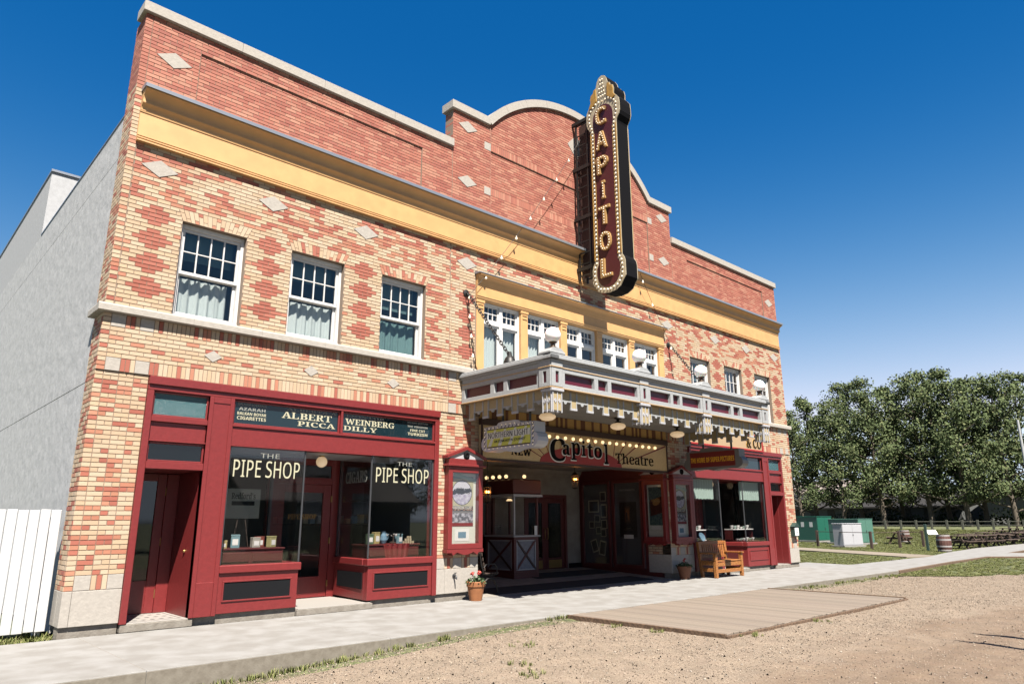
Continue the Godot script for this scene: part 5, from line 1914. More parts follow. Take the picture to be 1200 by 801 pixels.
func entry(bld: Node3D) -> void:
	# floor that climbs gently to the doors
	var ramp := MB.new()
	ramp.prism(PackedVector2Array([Vector2(0.0, -0.06), Vector2(0.0, 0.004), Vector2(-3.3, 0.17), Vector2(-3.3, -0.06)]), Transform3D(Basis(Vector3(0, 0, 1), Vector3.UP, Vector3(1, 0, 0)), Vector3(EX0 + 0.001, 0, 0)), EX1 - EX0 - 0.002)
	part("entrance_floor", ramp, "entry_floor", bld)
	bpart("entrance_ceiling", EX0 - 0.1, 3.0, EZ - 0.1, EX1 + 0.1, 3.08, -0.165, "entry_wall", bld, 0.0)
	var cm := MB.new()
	cm.run_x([[EZ, 2.84], [EZ + 0.05, 2.84], [EZ + 0.05, 2.87], [EZ + 0.10, 2.93], [EZ + 0.12, 2.998], [EZ, 2.998]], EX0, EX1)
	part("crown_moulding", cm, "entry_wall", bld)
	var bw := MB.new()
	slab(bw, EX0 - 0.1, EX1 + 0.1, 0.1, 2.999, EZ - 0.2, EZ, [[11.9, 13.67, 0.0, 2.27], [9.0, 10.77, 0.0, 2.27]])
	part("entrance_back_wall", bw, "entry_wall", bld)
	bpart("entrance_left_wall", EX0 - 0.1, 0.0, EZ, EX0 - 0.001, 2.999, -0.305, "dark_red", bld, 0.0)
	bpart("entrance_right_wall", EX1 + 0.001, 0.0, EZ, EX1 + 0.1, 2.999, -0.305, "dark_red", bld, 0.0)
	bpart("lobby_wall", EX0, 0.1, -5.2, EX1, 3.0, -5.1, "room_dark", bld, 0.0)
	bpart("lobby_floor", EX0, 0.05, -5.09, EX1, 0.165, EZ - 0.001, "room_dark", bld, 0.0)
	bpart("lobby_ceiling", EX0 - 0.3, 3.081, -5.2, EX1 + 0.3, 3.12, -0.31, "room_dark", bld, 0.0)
	bpart("skirting", 13.72, 0.17, EZ + 0.001, EX1 - 0.002, 0.30, EZ + 0.02, "black", bld, 0.002)
	# brick return of the right pier inside the recess
	var mt := MB.new()
	mt.box(EX1 + 0.008, 0.62, -0.78, EX1 + 0.20, 0.96, -0.024)
	part("pier_return", mt, "mortar", bld)
	var rb := MB.new()
	for i in 5:
		var us := [0.03, 0.23, 0.43, 0.63, 0.78] if i % 2 == 0 else [0.03, 0.13, 0.33, 0.53, 0.73, 0.78]
		for k in us.size() - 1:
			brick_into(rb, Vector3(EX1, 0.62 + (i + 0.5) * CO, -(us[k] + us[k + 1]) * 0.5), Vector3(0, 0, -1), Vector3(-1, 0, 0), us[k + 1] - us[k], CO, pal[pick(BUFF)] if rng.randf() < 0.7 else pal[pick(SALMON)])
	var rbs := part("return_bricks", rb, "brick", bld)
	rbs.set_meta("kind", "stuff")
	bpart("base_stone", EX1 - 0.002, 0.14, -0.78, EX1 + 0.2, 0.618, -0.024, "stone", bld, 0.004)
	# double doors
	for dx: float in [11.9, 9.0]:
		var fr := MB.new()
		fr.box(dx + 0.001, 0.155, EZ - 0.12, dx + 0.08, 2.268, EZ + 0.02, 0.004)
		fr.box(dx + 1.69, 0.155, EZ - 0.12, dx + 1.769, 2.268, EZ + 0.02, 0.004)
		fr.box(dx + 0.08, 2.17, EZ - 0.12, dx + 1.69, 2.268, EZ + 0.0195, 0.004)
		part("door_frame", fr, "dark_red", bld)
		for k in 2:
			var a := dx + 0.082 + k * 0.804
			var b := a + 0.80
			var lf := MB.new()
			lf.box(a, 0.17, EZ - 0.08, a + 0.12, 2.168, EZ - 0.03, 0.004)
			lf.box(b - 0.12, 0.17, EZ - 0.08, b, 2.168, EZ - 0.03, 0.004)
			lf.box(a + 0.12, 0.17, EZ - 0.08, b - 0.12, 0.48, EZ - 0.031, 0.004)
			lf.box(a + 0.12, 2.03, EZ - 0.08, b - 0.12, 2.168, EZ - 0.031, 0.004)
			var d := part("door", lf, "dark_red", bld)
			bpart("pane", a + 0.117, 0.477, EZ - 0.06, b - 0.117, 2.033, EZ - 0.054, "glass_dark", d, 0.0)
			bpart("kick_plate", a + 0.13, 0.20, EZ - 0.0305, b - 0.13, 0.42, EZ - 0.026, "brass", d, 0.001)
			var hn := MB.new()
			var hx := b - 0.06 if k == 0 else a + 0.06
			hn.tube([Vector3(hx, 1.0, EZ - 0.03), Vector3(hx, 1.02, EZ + 0.02), Vector3(hx, 1.3, EZ + 0.02), Vector3(hx, 1.32, EZ - 0.03)], [0.012, 0.012, 0.012, 0.012], 8)
			part("handle", hn, "brass", d)
	var mat_spots := [[8.0, 13.6, -0.95, -0.15, "nearest the sidewalk"], [10.9, 14.1, -2.6, -1.75, "in front of the doors"]]
	for m in mat_spots:
		var ra: float = m[2]
		var rb2: float = m[3]
		var sl := 0.166 / 3.3
		var mm := MB.new()
		mm.prism(PackedVector2Array([Vector2(ra, -ra * sl + 0.008), Vector2(ra, -ra * sl + 0.02), Vector2(rb2, -rb2 * sl + 0.02), Vector2(rb2, -rb2 * sl + 0.008)]), Transform3D(Basis(Vector3(0, 0, 1), Vector3.UP, Vector3(1, 0, 0)), Vector3(m[0], 0, 0)), m[1] - m[0])
		var mo := part("floor_mat", mm, "carpet", self)
		mo.name = numbered("floor_mat")
		tag(mo, "long black floor mat in the theatre entrance %s" % m[4], "mat", "entrance mats")

func poster_image(kind: int) -> StandardMaterial3D:
	var w := 96
	var h := 192
	var img := Image.create(w, h, true, Image.FORMAT_RGB8)
	var f := FastNoiseLite.new()
	f.seed = 20 + kind
	f.frequency = 0.06
	for y in h:
		for x in w:
			var u := (x + 0.5) / w
			var v := (y + 0.5) / h
			var nz := f.get_noise_2d(x, y)
			var nz2 := f.get_noise_2d(x * 3.0, y * 3.0 + 90.0)
			var c := Color(0.78, 0.76, 0.62)
			if kind == 0:
				# oval picture of an engine in smoke, title bands below
				var du := (u - 0.5) / 0.42
				var dv := (v - 0.33) / 0.24
				var r := du * du + dv * dv
				if r < 1.0:
					c = Color(0.86, 0.86, 0.9)
					if v > 0.36: c = Color(0.66, 0.64, 0.74).lerp(Color(0.86, 0.85, 0.9), 0.5 + nz)
					if absf(v - 0.34 + u * 0.06) < 0.045 + nz * 0.05: c = Color(0.16, 0.15, 0.19)
					if absf(u - 0.42) < 0.16 and absf(v - 0.28) < 0.04 + nz2 * 0.04: c = Color(0.13, 0.12, 0.15)
				elif r < 1.10:
					c = Color(0.22, 0.21, 0.24)
				if v > 0.60 and v < 0.70: c = Color(0.12, 0.11, 0.11) if nz2 < 0.05 or absf(v - 0.65) > 0.035 else Color(0.82, 0.62, 0.5)
				if v > 0.70 and v < 0.74: c = Color(0.5, 0.48, 0.47)
				if v >= 0.74 and v < 0.93:
					c = Color(0.35, 0.34, 0.36).lerp(Color(0.78, 0.77, 0.8), clampf(0.5 + nz * 1.6, 0.0, 1.0))
				if v >= 0.93: c = Color(0.55, 0.08, 0.16)
				if v < 0.045: c = Color(0.55, 0.66, 0.64)
			elif kind == 1:
				c = Color(0.22, 0.38, 0.42).lerp(Color(0.40, 0.52, 0.50), clampf(0.5 + nz * 1.5, 0.0, 1.0))
				var vv := v + (u - 0.5) * 0.10
				if vv > 0.30 and vv < 0.72 and u > 0.08 and u < 0.94:
					c = Color(0.40, 0.10, 0.07).lerp(Color(0.16, 0.06, 0.05), clampf(0.5 + nz2 * 2.0, 0.0, 1.0))
					var e := pow((u - 0.55) / 0.28, 2.0) + pow((vv - 0.40) / 0.09, 2.0)
					if e < 1.0: c = Color(0.72, 0.55, 0.32)
					if vv < 0.36 and absf(u - 0.5) < 0.3 and fmod(u * 18.0, 2.0) < 1.0: c = Color(0.75, 0.6, 0.3)
			else:
				c = Color(0.01, 0.009, 0.01)
				var gx := absf(u - 0.47) / 0.19
				var gy := absf(v - 0.36) / 0.28
				if gx < 1.0 and gy < 1.0:
					c = Color(0.62, 0.36, 0.10).lerp(c, maxf(gx * gx, gy * gy))
				if absf(u - 0.43) < 0.035 and v > 0.30 and v < 0.52: c = Color(0.02, 0.015, 0.01)
				if v > 0.74 and v < 0.76 and absf(u - 0.5) < 0.15: c = Color(0.4, 0.38, 0.3)
				if v > 0.78 and v < 0.80 and absf(u - 0.5) < 0.28: c = Color(0.3, 0.28, 0.24)
			img.set_pixel(x, y, c)
	img.generate_mipmaps()
	var m := StandardMaterial3D.new()
	m.albedo_texture = ImageTexture.create_from_image(img)
	m.albedo_color = Color(ALB, ALB, ALB).linear_to_srgb()
	m.roughness = 0.6
	return m

func print_sheet(called: String, mat: Material, c: Vector3, b: Basis, w: float, h: float, parent: Node) -> MeshInstance3D:
	var q := QuadMesh.new()
	q.size = Vector2(w, h)
	q.material = mat
	return part_mesh(called, q, parent, Transform3D(b, c))

var posters := []

# one pedimented display case; local x to the right, z out of the wall
func case_parts(cs: Node3D, w: float, kind: int) -> void:
	var hw := w * 0.5
	var R := "red_paint"
	var y0 := 0.05
	var y1 := 1.68
	bpart("case_back", -hw, y0, 0.003, hw, y1, 0.03, R, cs, 0.0)
	bpart("stile", -hw, y0, 0.031, -hw + 0.10, y1, 0.16, R, cs, 0.006)
	bpart("stile", hw - 0.10, y0, 0.031, hw, y1, 0.16, R, cs, 0.006)
	bpart("case_rail", -hw + 0.101, y0, 0.031, hw - 0.101, y0 + 0.10, 0.159, R, cs, 0.006)
	bpart("case_rail", -hw + 0.101, y1 - 0.12, 0.031, hw - 0.101, y1, 0.159, R, cs, 0.006)
	bpart("cornice", -hw - 0.05, y1 + 0.001, 0.003, hw + 0.05, y1 + 0.05, 0.21, R, cs, 0.008)
	bpart("frieze", -hw, y1 + 0.051, 0.003, hw, y1 + 0.16, 0.16, R, cs, 0.004)
	var pd := MB.new()
	pd.prism(PackedVector2Array([Vector2(-hw - 0.05, y1 + 0.161), Vector2(hw + 0.05, y1 + 0.161), Vector2(0, y1 + 0.36)]), Transform3D(Basis(), Vector3(0, 0, 0.003)), 0.14)
	part("pediment", pd, "grey_light", cs)
	for s in [-1.0, 1.0]:
		var rk := MB.new()
		rk.prism(PackedVector2Array([Vector2(s * (hw + 0.07), y1 + 0.162), Vector2(s * (hw + 0.07), y1 + 0.215), Vector2(0, y1 + 0.415), Vector2(0, y1 + 0.35)]), Transform3D(Basis(), Vector3(0, 0, 0.004)), 0.18)
		part("raking_cornice", rk, R, cs)
	var ro := MB.new()
	ro.lathe([Vector2(0.0, 0.0), Vector2(0.075, 0.0), Vector2(0.075, 0.03), Vector2(0.045, 0.045), Vector2(0.0, 0.02)], Vector3(0, y1 + 0.235, 0.14), 18, Color.WHITE, Basis(Vector3.RIGHT, PI / 2.0))
	part("roundel", ro, "black", cs)
	# scrolled apron
	var ap := PackedVector2Array([Vector2(-hw - 0.02, y0 - 0.001), Vector2(-hw - 0.02, y0 - 0.07), Vector2(-hw + 0.10, y0 - 0.07), Vector2(-hw + 0.14, y0 - 0.12)])
	for i in 9:
		ap.push_back(Vector2(lerpf(-hw + 0.24, hw - 0.24, i / 8.0), y0 - 0.06 - 0.055 * sin(PI * i / 8.0)))
	ap.append_array(PackedVector2Array([Vector2(hw - 0.14, y0 - 0.12), Vector2(hw - 0.10, y0 - 0.07), Vector2(hw + 0.02, y0 - 0.07), Vector2(hw + 0.02, y0 - 0.001)]))
	var am := MB.new()
	am.prism(ap, Transform3D(Basis(), Vector3(0, 0, 0.003)), 0.15)
	part("apron", am, R, cs)
	bpart("felt", -hw + 0.102, y0 + 0.102, 0.031, hw - 0.102, y1 - 0.122, 0.04, "sign_pale", cs, 0.0)
	var pw := w - 0.30
	if kind == 0:
		print_sheet("poster", posters[0], Vector3(-0.02, 0.99, 0.045), Basis(), pw, 1.0, cs)
		bpart("notice", -pw * 0.32, 0.20, 0.0415, pw * 0.30, 0.44, 0.044, "paper", cs, 0.0)
		bpart("notice_print", -pw * 0.18, 0.26, 0.0445, pw * 0.16, 0.38, 0.046, "paper_blue", cs, 0.0)
		var tp := MB.new()
		tp.obox(Transform3D(Basis(Vector3(0, 0, 1), -0.22), Vector3(0.06, 1.47, 0.05)), Vector3(pw * 1.0, 0.07, 0.004))
		part("paper_strip", tp, "lace", cs)
		text("print", "NORTHERN LIGHT", Vector3(-0.02, 0.86, 0.047), Basis(), pw * 0.86, 0.055, 0.001, "sign_pale", cs, "Droid Serif", 1.0)
	else:
		print_sheet("poster", posters[1], Vector3(0.0, 0.98, 0.045), Basis(), pw, 1.04, cs)
		bpart("notice", -0.16, 0.34, 0.0415, 0.16, 0.44, 0.046, "paper", cs, 0.0)
	bpart("pane", -hw + 0.10, y0 + 0.10, 0.14, hw - 0.10, y1 - 0.12, 0.144, "glass", cs, 0.0)

func wall_lantern(label: String, at: Vector3) -> void:
	var o := thing("hanging_lantern", label, "lantern", at, 0.0, "entrance lanterns")
	var cg := MB.new()
	cg.cyl(Vector3(0, 0.22, 0), Vector3(0, 2.999 - at.y, 0), 0.008, 0.008, 6)
	cg.lathe([Vector2(0.0, 0.24), Vector2(0.03, 0.22), Vector2(0.10, 0.15), Vector2(0.105, 0.13), Vector2(0.0, 0.13)], Vector3.ZERO, 6)
	for k in 6:
		var a := TAU * k / 6.0
		var d := Vector3(cos(a), 0, sin(a))
		cg.cyl(d * 0.09 + Vector3.UP * 0.13, d * 0.075 + Vector3.DOWN * 0.20, 0.008, 0.008, 5)
	cg.lathe([Vector2(0.0, -0.23), Vector2(0.06, -0.215), Vector2(0.085, -0.20), Vector2(0.0, -0.20)], Vector3.ZERO, 6)
	cg.lathe([Vector2(0.092, -0.02), Vector2(0.092, 0.0), Vector2(0.08, 0.0), Vector2(0.08, -0.02), Vector2(0.092, -0.02)], Vector3.ZERO, 6)
	part("cage", cg, "iron", o)
	for s in [-1.0, 1.0]:
		var b := MB.new()
		b.ball(Vector3(s * 0.035, 0.03, 0.0), 0.028, 10, 7, Color.WHITE, Vector3(1, 1.3, 1))
		part("flame_bulb", b, "lantern_light", o)
	var lt := OmniLight3D.new()
	lt.light_energy = 0.10
	lt.light_color = Color(1.0, 0.62, 0.3)
	lt.light_size = 0.05
	lt.omni_range = 6.0
	lt.omni_attenuation = 2.0
	lt.shadow_enabled = true
	lt.position = Vector3(0, 0.03, 0.05)
	o.add_child(lt)

func ticket_booth() -> void:
	# plan: front left corner at (10.25, -1.98); long side runs back
	var b := thing("ticket_booth", "dark red and grey panelled ticket booth in the theatre entrance", "booth", Vector3(10.27, 0.0, -1.98))
	var w := 0.88
	var d := 1.12
	var yb := 0.10
	var R := "dark_red"
	bpart("plinth", 0.0, yb - 0.06, -d, w, yb + 0.12, 0.0, R, b, 0.004)
	bpart("cabinet", 0.03, yb + 0.121, -d + 0.03, w - 0.03, 1.12, -0.03, "booth_grey", b, 0.0)
	# framed panels with crossed braces on the two sides in view
	for f in 2:
		var len := w if f == 0 else d
		var t := Transform3D(Basis(), Vector3.ZERO) if f == 0 else Transform3D(Basis(Vector3(0, 0, 1), Vector3.UP, Vector3(-1, 0, 0)), Vector3(0, 0, -d))
		var fr := MB.new()
		for e in [[0.0, 0.09], [len - 0.09, len]]:
			lbox(fr, t, e[0], yb + 0.121, -0.031, e[1], 1.12, -0.001, 0.003)
		lbox(fr, t, 0.09, yb + 0.121, -0.031, len - 0.09, yb + 0.20, -0.002, 0.003)
		lbox(fr, t, 0.09, 1.05, -0.031, len - 0.09, 1.12, -0.002, 0.003)
		part("panel_frame", fr, R, b)
		for s in [-1.0, 1.0]:
			var br := MB.new()
			var a := Vector2(0.09, yb + 0.20 if s > 0 else 1.05)
			var c := Vector2(len - 0.09, 1.05 if s > 0 else yb + 0.20)
			var an := (c - a).angle()
			var m := (a + c) * 0.5
			br.obox(t * Transform3D(Basis(Vector3(0, 0, 1), an), Vector3(m.x, m.y, -0.012 - (0.002 if s > 0 else 0.0))), Vector3(a.distance_to(c) - 0.05, 0.055, 0.018), 0.003)
			part("brace", br, R if s > 0 else "beam_brown", b)
		bpart_t("grey_bead", t, 0.10, yb + 0.205, -0.029, len - 0.10, yb + 0.235, -0.006, "grey_light", b)
		bpart_t("grey_bead", t, 0.10, 1.015, -0.029, len - 0.10, 1.045, -0.006, "grey_light", b)
		bpart_t("grey_bead", t, 0.095, yb + 0.21, -0.0285, 0.125, 1.04, -0.005, "grey_light", b)
		bpart_t("grey_bead", t, len - 0.125, yb + 0.21, -0.0285, len - 0.095, 1.04, -0.005, "grey_light", b)
		# glazing above the counter
		var gl := MB.new()
		lbox(gl, t, 0.04, 1.17, -0.045, len - 0.04, 2.13, -0.039, 0.0)
		part("pane", gl, "glass", b)
	bpart("counter", -0.04, 1.121, -d - 0.02, w + 0.04, 1.165, 0.04, "grey_light", b, 0.008)
	for p in [[0.0, 0.0], [w - 0.05, 0.0], [0.0, -d + 0.05], [w - 0.05, -d + 0.05]]:
		bpart("corner_post", p[0], 1.166, p[1] - 0.05, p[0] + 0.05, 2.13, p[1], "grey_light" if p[0] == 0.0 and p[1] == 0.0 else R, b, 0.004)
	bpart("canopy_edge", -0.09, 2.131, -d - 0.09, w + 0.09, 2.20, 0.09, "grey_light", b, 0.01)
	bpart("canopy", -0.07, 2.201, -d - 0.07, w + 0.07, 2.58, 0.07, R, b, 0.03)
	for i in 5:
		var bm := MB.new()
		var p := Vector3(-0.05, 2.65, -d + 0.1 + i * 0.26) if i < 4 else Vector3(0.35, 2.65, 0.03)
		bm.ball(p, 0.05, 12, 8)
		part("bulb", bm, "bulb", b)
		var so := MB.new()
		so.cyl(Vector3(p.x, 2.581, p.z), Vector3(p.x, 2.605, p.z), 0.03, 0.03, 10)
		part("socket", so, "iron", b)
	bpart("card", 0.72, 1.166, 0.01, 0.82, 1.40, 0.018, "paper", b, 0.0)
	# microphone plate with holes of light chrome dots
	var dots := MB.new()
	for j in 3:
		for i in 5:
			dots.ball(Vector3(-0.002, 1.32 + j * 0.045, -0.75 + i * 0.06), 0.012, 6, 4)
	part("ticket_dispenser", dots, "chrome", b).set_meta("kind", "stuff")
	var lp := MB.new()
	lp.lathe([Vector2(0.0, 0.0), Vector2(0.09, 0.0), Vector2(0.05, 0.05), Vector2(0.0, 0.05)], Vector3(0.35, 2.04, -0.55), 14)
	part("booth_lamp", lp, "bulb", b)

func bpart_t(called: String, t: Transform3D, x0: float, y0: float, z0: float, x1: float, y1: float, z1: float, mat: String, parent: Node) -> void:
	var mb := MB.new()
	lbox(mb, t, x0, y0, z0, x1, y1, z1, 0.003)
	part(called, mb, mat, parent)

func entry_things() -> void:
	posters = [poster_image(0), poster_image(1), poster_image(2)]
	var c1 := thing("poster_case", "red pedimented poster case on the brick pier left of the entrance", "poster case", Vector3(6.96, 0.93, -0.02))
	case_parts(c1, 0.90, 0)
	var c2 := thing("poster_case", "red pedimented poster case on the pier right of the entrance, facing the street", "poster case", Vector3(14.76, 0.93, -0.02))
	case_parts(c2, 0.86, 0)
	var c3 := thing("poster_case", "poster case with a blue and red poster inside the entrance on the right pier", "poster case", Vector3(EX1 - 0.003, 0.93, -0.42), -PI / 2.0)
	case_parts(c3, 0.76, 1)
	# two tall framed notice boards on the right wall
	var nb := ["covered with small framed photographs", "holding one dark film poster"]
	for i in 2:
		var z0: float = [-3.15, -1.95][i]
		var z1: float = [-2.05, -0.88][i]
		var n := thing("notice_board", "tall glazed notice board on the entrance's right wall %s" % nb[i], "notice board", Vector3(EX1 - 0.002, 0.22, z0), -PI / 2.0)
		# local x runs towards the back of the recess after the turn, so build from -w to 0
		var w := z1 - z0
		bpart("board", 0.0, 0.0, 0.0, w, 2.45, 0.03, "notice_felt", n, 0.0)
		for e in [[0.0, 0.07], [w - 0.07, w]]:
			bpart("frame", e[0], 0.0, 0.0305, e[1], 2.45, 0.08, "dark_red", n, 0.004)
		bpart("frame", 0.0705, 0.0, 0.0305, w - 0.0705, 0.09, 0.079, "dark_red", n, 0.004)
		bpart("frame", 0.0705, 2.36, 0.0305, w - 0.0705, 2.45, 0.079, "dark_red", n, 0.004)
		bpart("pane", 0.07, 0.09, 0.055, w - 0.07, 2.36, 0.059, "glass", n, 0.0)
		if i == 1:
			print_sheet("film_poster", posters[2], Vector3(w * 0.5, 1.33, 0.037), Basis(), 0.62, 0.98, n)
			bpart("notice", w * 0.5 - 0.17, 0.80, 0.033, w * 0.5 + 0.17, 0.91, 0.040, "paper", n, 0.0)
			text("lettering", "PERFORMANCES", Vector3(w * 0.5, 2.16, 0.036), Basis(), 0.55, 0.055, 0.002, "letter_dim", n, "Droid Sans", 0.6)
		else:
			rng.seed = 5
			for p in [[0.45, 1.72, 0.42, 0.36, 0.0], [0.82, 2.0, 0.22, 0.28, 0.0], [0.84, 1.58, 0.22, 0.40, 0.0], [0.84, 1.20, 0.22, 0.26, 0.05], [0.58, 1.36, 0.22, 0.20, -0.05], [0.36, 1.18, 0.2, 0.2, 0.0], [0.62, 1.02, 0.2, 0.2, 0.08], [0.80, 0.95, 0.2, 0.22, 0.0], [0.45, 0.58, 0.24, 0.36, 0.3], [0.75, 0.52, 0.24, 0.42, -0.18]]:
				var ph := MB.new()
				ph.obox(Transform3D(Basis(Vector3(0, 0, 1), p[4]), Vector3(p[0], p[1], 0.036)), Vector3(p[2], p[3], 0.008))
				var po := part("photo_frame", ph, "letter_cream", n)
				var pi := MB.new()
				pi.obox(Transform3D(Basis(Vector3(0, 0, 1), p[4]), Vector3(p[0], p[1], 0.041)), Vector3(p[2] * 0.78, p[3] * 0.8, 0.004))
				part("photo", pi, "shed_roof", po)
	wall_lantern("iron lantern hanging in the middle of the entrance recess", Vector3(12.10, 2.58, -1.5))
	wall_lantern("iron lantern hanging at the left of the entrance beside the booth", Vector3(8.60, 2.15, -1.10))
	ticket_booth()
	iron_bench()
	wood_bench()
	pot("flower_pot", Vector3(7.10, 0.0, 0.30), 0.185, 0.36, "terracotta", "orange clay pot with red flowers below the left poster case", 3)
	pot("flower_pot", Vector3(14.42, 0.0, 0.26), 0.19, 0.34, "terracotta_dark", "brown clay pot with leafy plants beside the wooden bench", 4)
	# letter box on the right pier
	var mbx := thing("letter_box", "small green and white letter box on the far right brick pier", "letter box", Vector3(21.37, 0.98, -0.012))
	bpart("box_body", -0.17, 0.0, 0.003, 0.17, 0.32, 0.13, "post_green", mbx, 0.006)
	bpart("white_plate", -0.13, 0.03, 0.1305, 0.13, 0.30, 0.137, "paper", mbx, 0.002)
	var rf := MB.new()
	rf.prism(PackedVector2Array([Vector2(-0.20, 0.321), Vector2(0.20, 0.321), Vector2(0, 0.45)]), Transform3D(Basis(), Vector3(0, 0, 0.003)), 0.16)
	part("box_roof", rf, "post_green", mbx)
	bpart("seal", -0.03, 0.12, 0.1375, 0.03, 0.17, 0.139, "sign_text", mbx, 0.0)
	# water tap on the stone of the left pier
	var tap := thing("wall_tap", "small brass tap on the stone base beside the flower pot", "tap", Vector3(6.78, 0.47, -0.009))
	var tm := MB.new()
	tm.lathe([Vector2(0.0, 0.0), Vector2(0.035, 0.0), Vector2(0.035, 0.015), Vector2(0.018, 0.02), Vector2(0.018, 0.07), Vector2(0.0, 0.07)], Vector3.ZERO, 12, Color.WHITE, Basis(Vector3.RIGHT, PI / 2.0))
	tm.tube([Vector3(0, 0, 0.06), Vector3(0, -0.02, 0.09), Vector3(0, -0.07, 0.095)], [0.016, 0.016, 0.013], 8)
	part("spout", tm, "steel", tap)
	var th := MB.new()
	th.box(-0.03, 0.045, 0.045, 0.03, 0.06, 0.06, 0.003)
	th.cyl(Vector3(0, 0.01, 0.052), Vector3(0, 0.05, 0.052), 0.007, 0.007, 6)
	part("tap_handle", th, "steel", tap)

func iron_bench() -> void:
	var b := thing("iron_bench", "black iron park bench in the shade at the entrance's left wall", "bench", Vector3(7.62, 0.01, -0.18))
	# long side runs back into the recess; seat faces +x
	for k in 2:
		var z := -0.04 - k * 1.25
		var m := MB.new()
		m.tube([Vector3(0.02, 0.86, z), Vector3(0.06, 0.62, z), Vector3(0.13, 0.43, z), Vector3(0.32, 0.40, z), Vector3(0.52, 0.41, z)], [0.016, 0.018, 0.02, 0.02, 0.016], 7)
		var arch := []
		var ar := []
		for i in 11:
			var a := PI * i / 10.0
			arch.push_back(Vector3(0.30 - cos(a) * 0.23, sin(a) * 0.34, z))
			ar.push_back(0.019)
		m.tube(arch, ar, 7)
		m.tube([Vector3(0.10, 0.52, z), Vector3(0.20, 0.62, z), Vector3(0.42, 0.62, z), Vector3(0.50, 0.55, z), Vector3(0.50, 0.41, z)], [0.014, 0.016, 0.018, 0.016, 0.014], 7)
		part("end_frame", m, "iron", b)
	for i in 5:
		bpart("slat", 0.14 + i * 0.078, 0.425, -1.32, 0.20 + i * 0.078, 0.45, 0.02, "post_wood", b, 0.004)
	for i in 4:
		var s := MB.new()
		var t := i / 3.0
		s.obox(Transform3D(Basis(Vector3(0, 0, 1), 0.16), Vector3(lerpf(0.115, 0.035, t), lerpf(0.53, 0.83, t), -0.65)), Vector3(0.022, 0.07, 1.34), 0.004)
		part("slat", s, "post_wood", b)

func wood_bench() -> void:
	rng.seed = 12
	var b := thing("wooden_bench", "orange varnished wooden bench in front of the far right shop", "bench", Vector3(15.90, 0.0, 0.22))
	var w := 1.42
	var cols := [Color(0.52, 0.20, 0.045), Color(0.47, 0.17, 0.035), Color(0.56, 0.23, 0.06)]
	var cb := func(called: String, x0, y0, z0, x1, y1, z1):
		var m := MB.new()
		m.box(x0, y0, z0, x1, y1, z1, 0.006, cols[rng.randi() % 3])
		part(called, m, "bench_wood", b)
	for s in [-1.0, 1.0]:
		var x: float = s * (w * 0.5 - 0.045)
		cb.call("leg", x - 0.045, 0.0, 0.45, x + 0.045, 0.62, 0.54)
		var bl := MB.new()
		bl.obox(Transform3D(Basis(Vector3.RIGHT, -0.10), Vector3(x, 0.47, 0.03)), Vector3(0.09, 0.95, 0.08), 0.006, cols[0])
		part("leg", bl, "bench_wood", b)
		cb.call("arm_rest", x - 0.06, 0.621, 0.0, x + 0.06, 0.66, 0.58)
		cb.call("side_rail", x - 0.03, 0.16, 0.07, x + 0.03, 0.25, 0.449)
		cb.call("side_rail", x - 0.03, 0.33, 0.07, x + 0.03, 0.42, 0.449)
	cb.call("front_rail", -w * 0.5 + 0.09, 0.30, 0.47, w * 0.5 - 0.09, 0.40, 0.52)
	cb.call("front_rail", -w * 0.5 + 0.09, 0.13, 0.47, w * 0.5 - 0.09, 0.22, 0.52)
	for i in 5:
		cb.call("seat_slat", -w * 0.5 + 0.0, 0.421, 0.07 + i * 0.094, w * 0.5, 0.45, 0.155 + i * 0.094)
	for r in [[0.50, 0.57], [0.86, 0.95]]:
		var m := MB.new()
		var ym: float = (r[0] + r[1]) * 0.5
		m.obox(Transform3D(Basis(Vector3.RIGHT, -0.10), Vector3(0, ym, 0.03 - (ym - 0.47) * 0.10)), Vector3(w - 0.18, r[1] - r[0], 0.05), 0.005, cols[1])
		part("back_rail", m, "bench_wood", b)
	for i in 12:
		var m := MB.new()
		m.obox(Transform3D(Basis(Vector3.RIGHT, -0.10), Vector3(lerpf(-w * 0.5 + 0.15, w * 0.5 - 0.15, i / 11.0), 0.715, 0.005)), Vector3(0.062, 0.30, 0.022), 0.004, cols[i % 3])
		part("back_slat", m, "bench_wood", b)

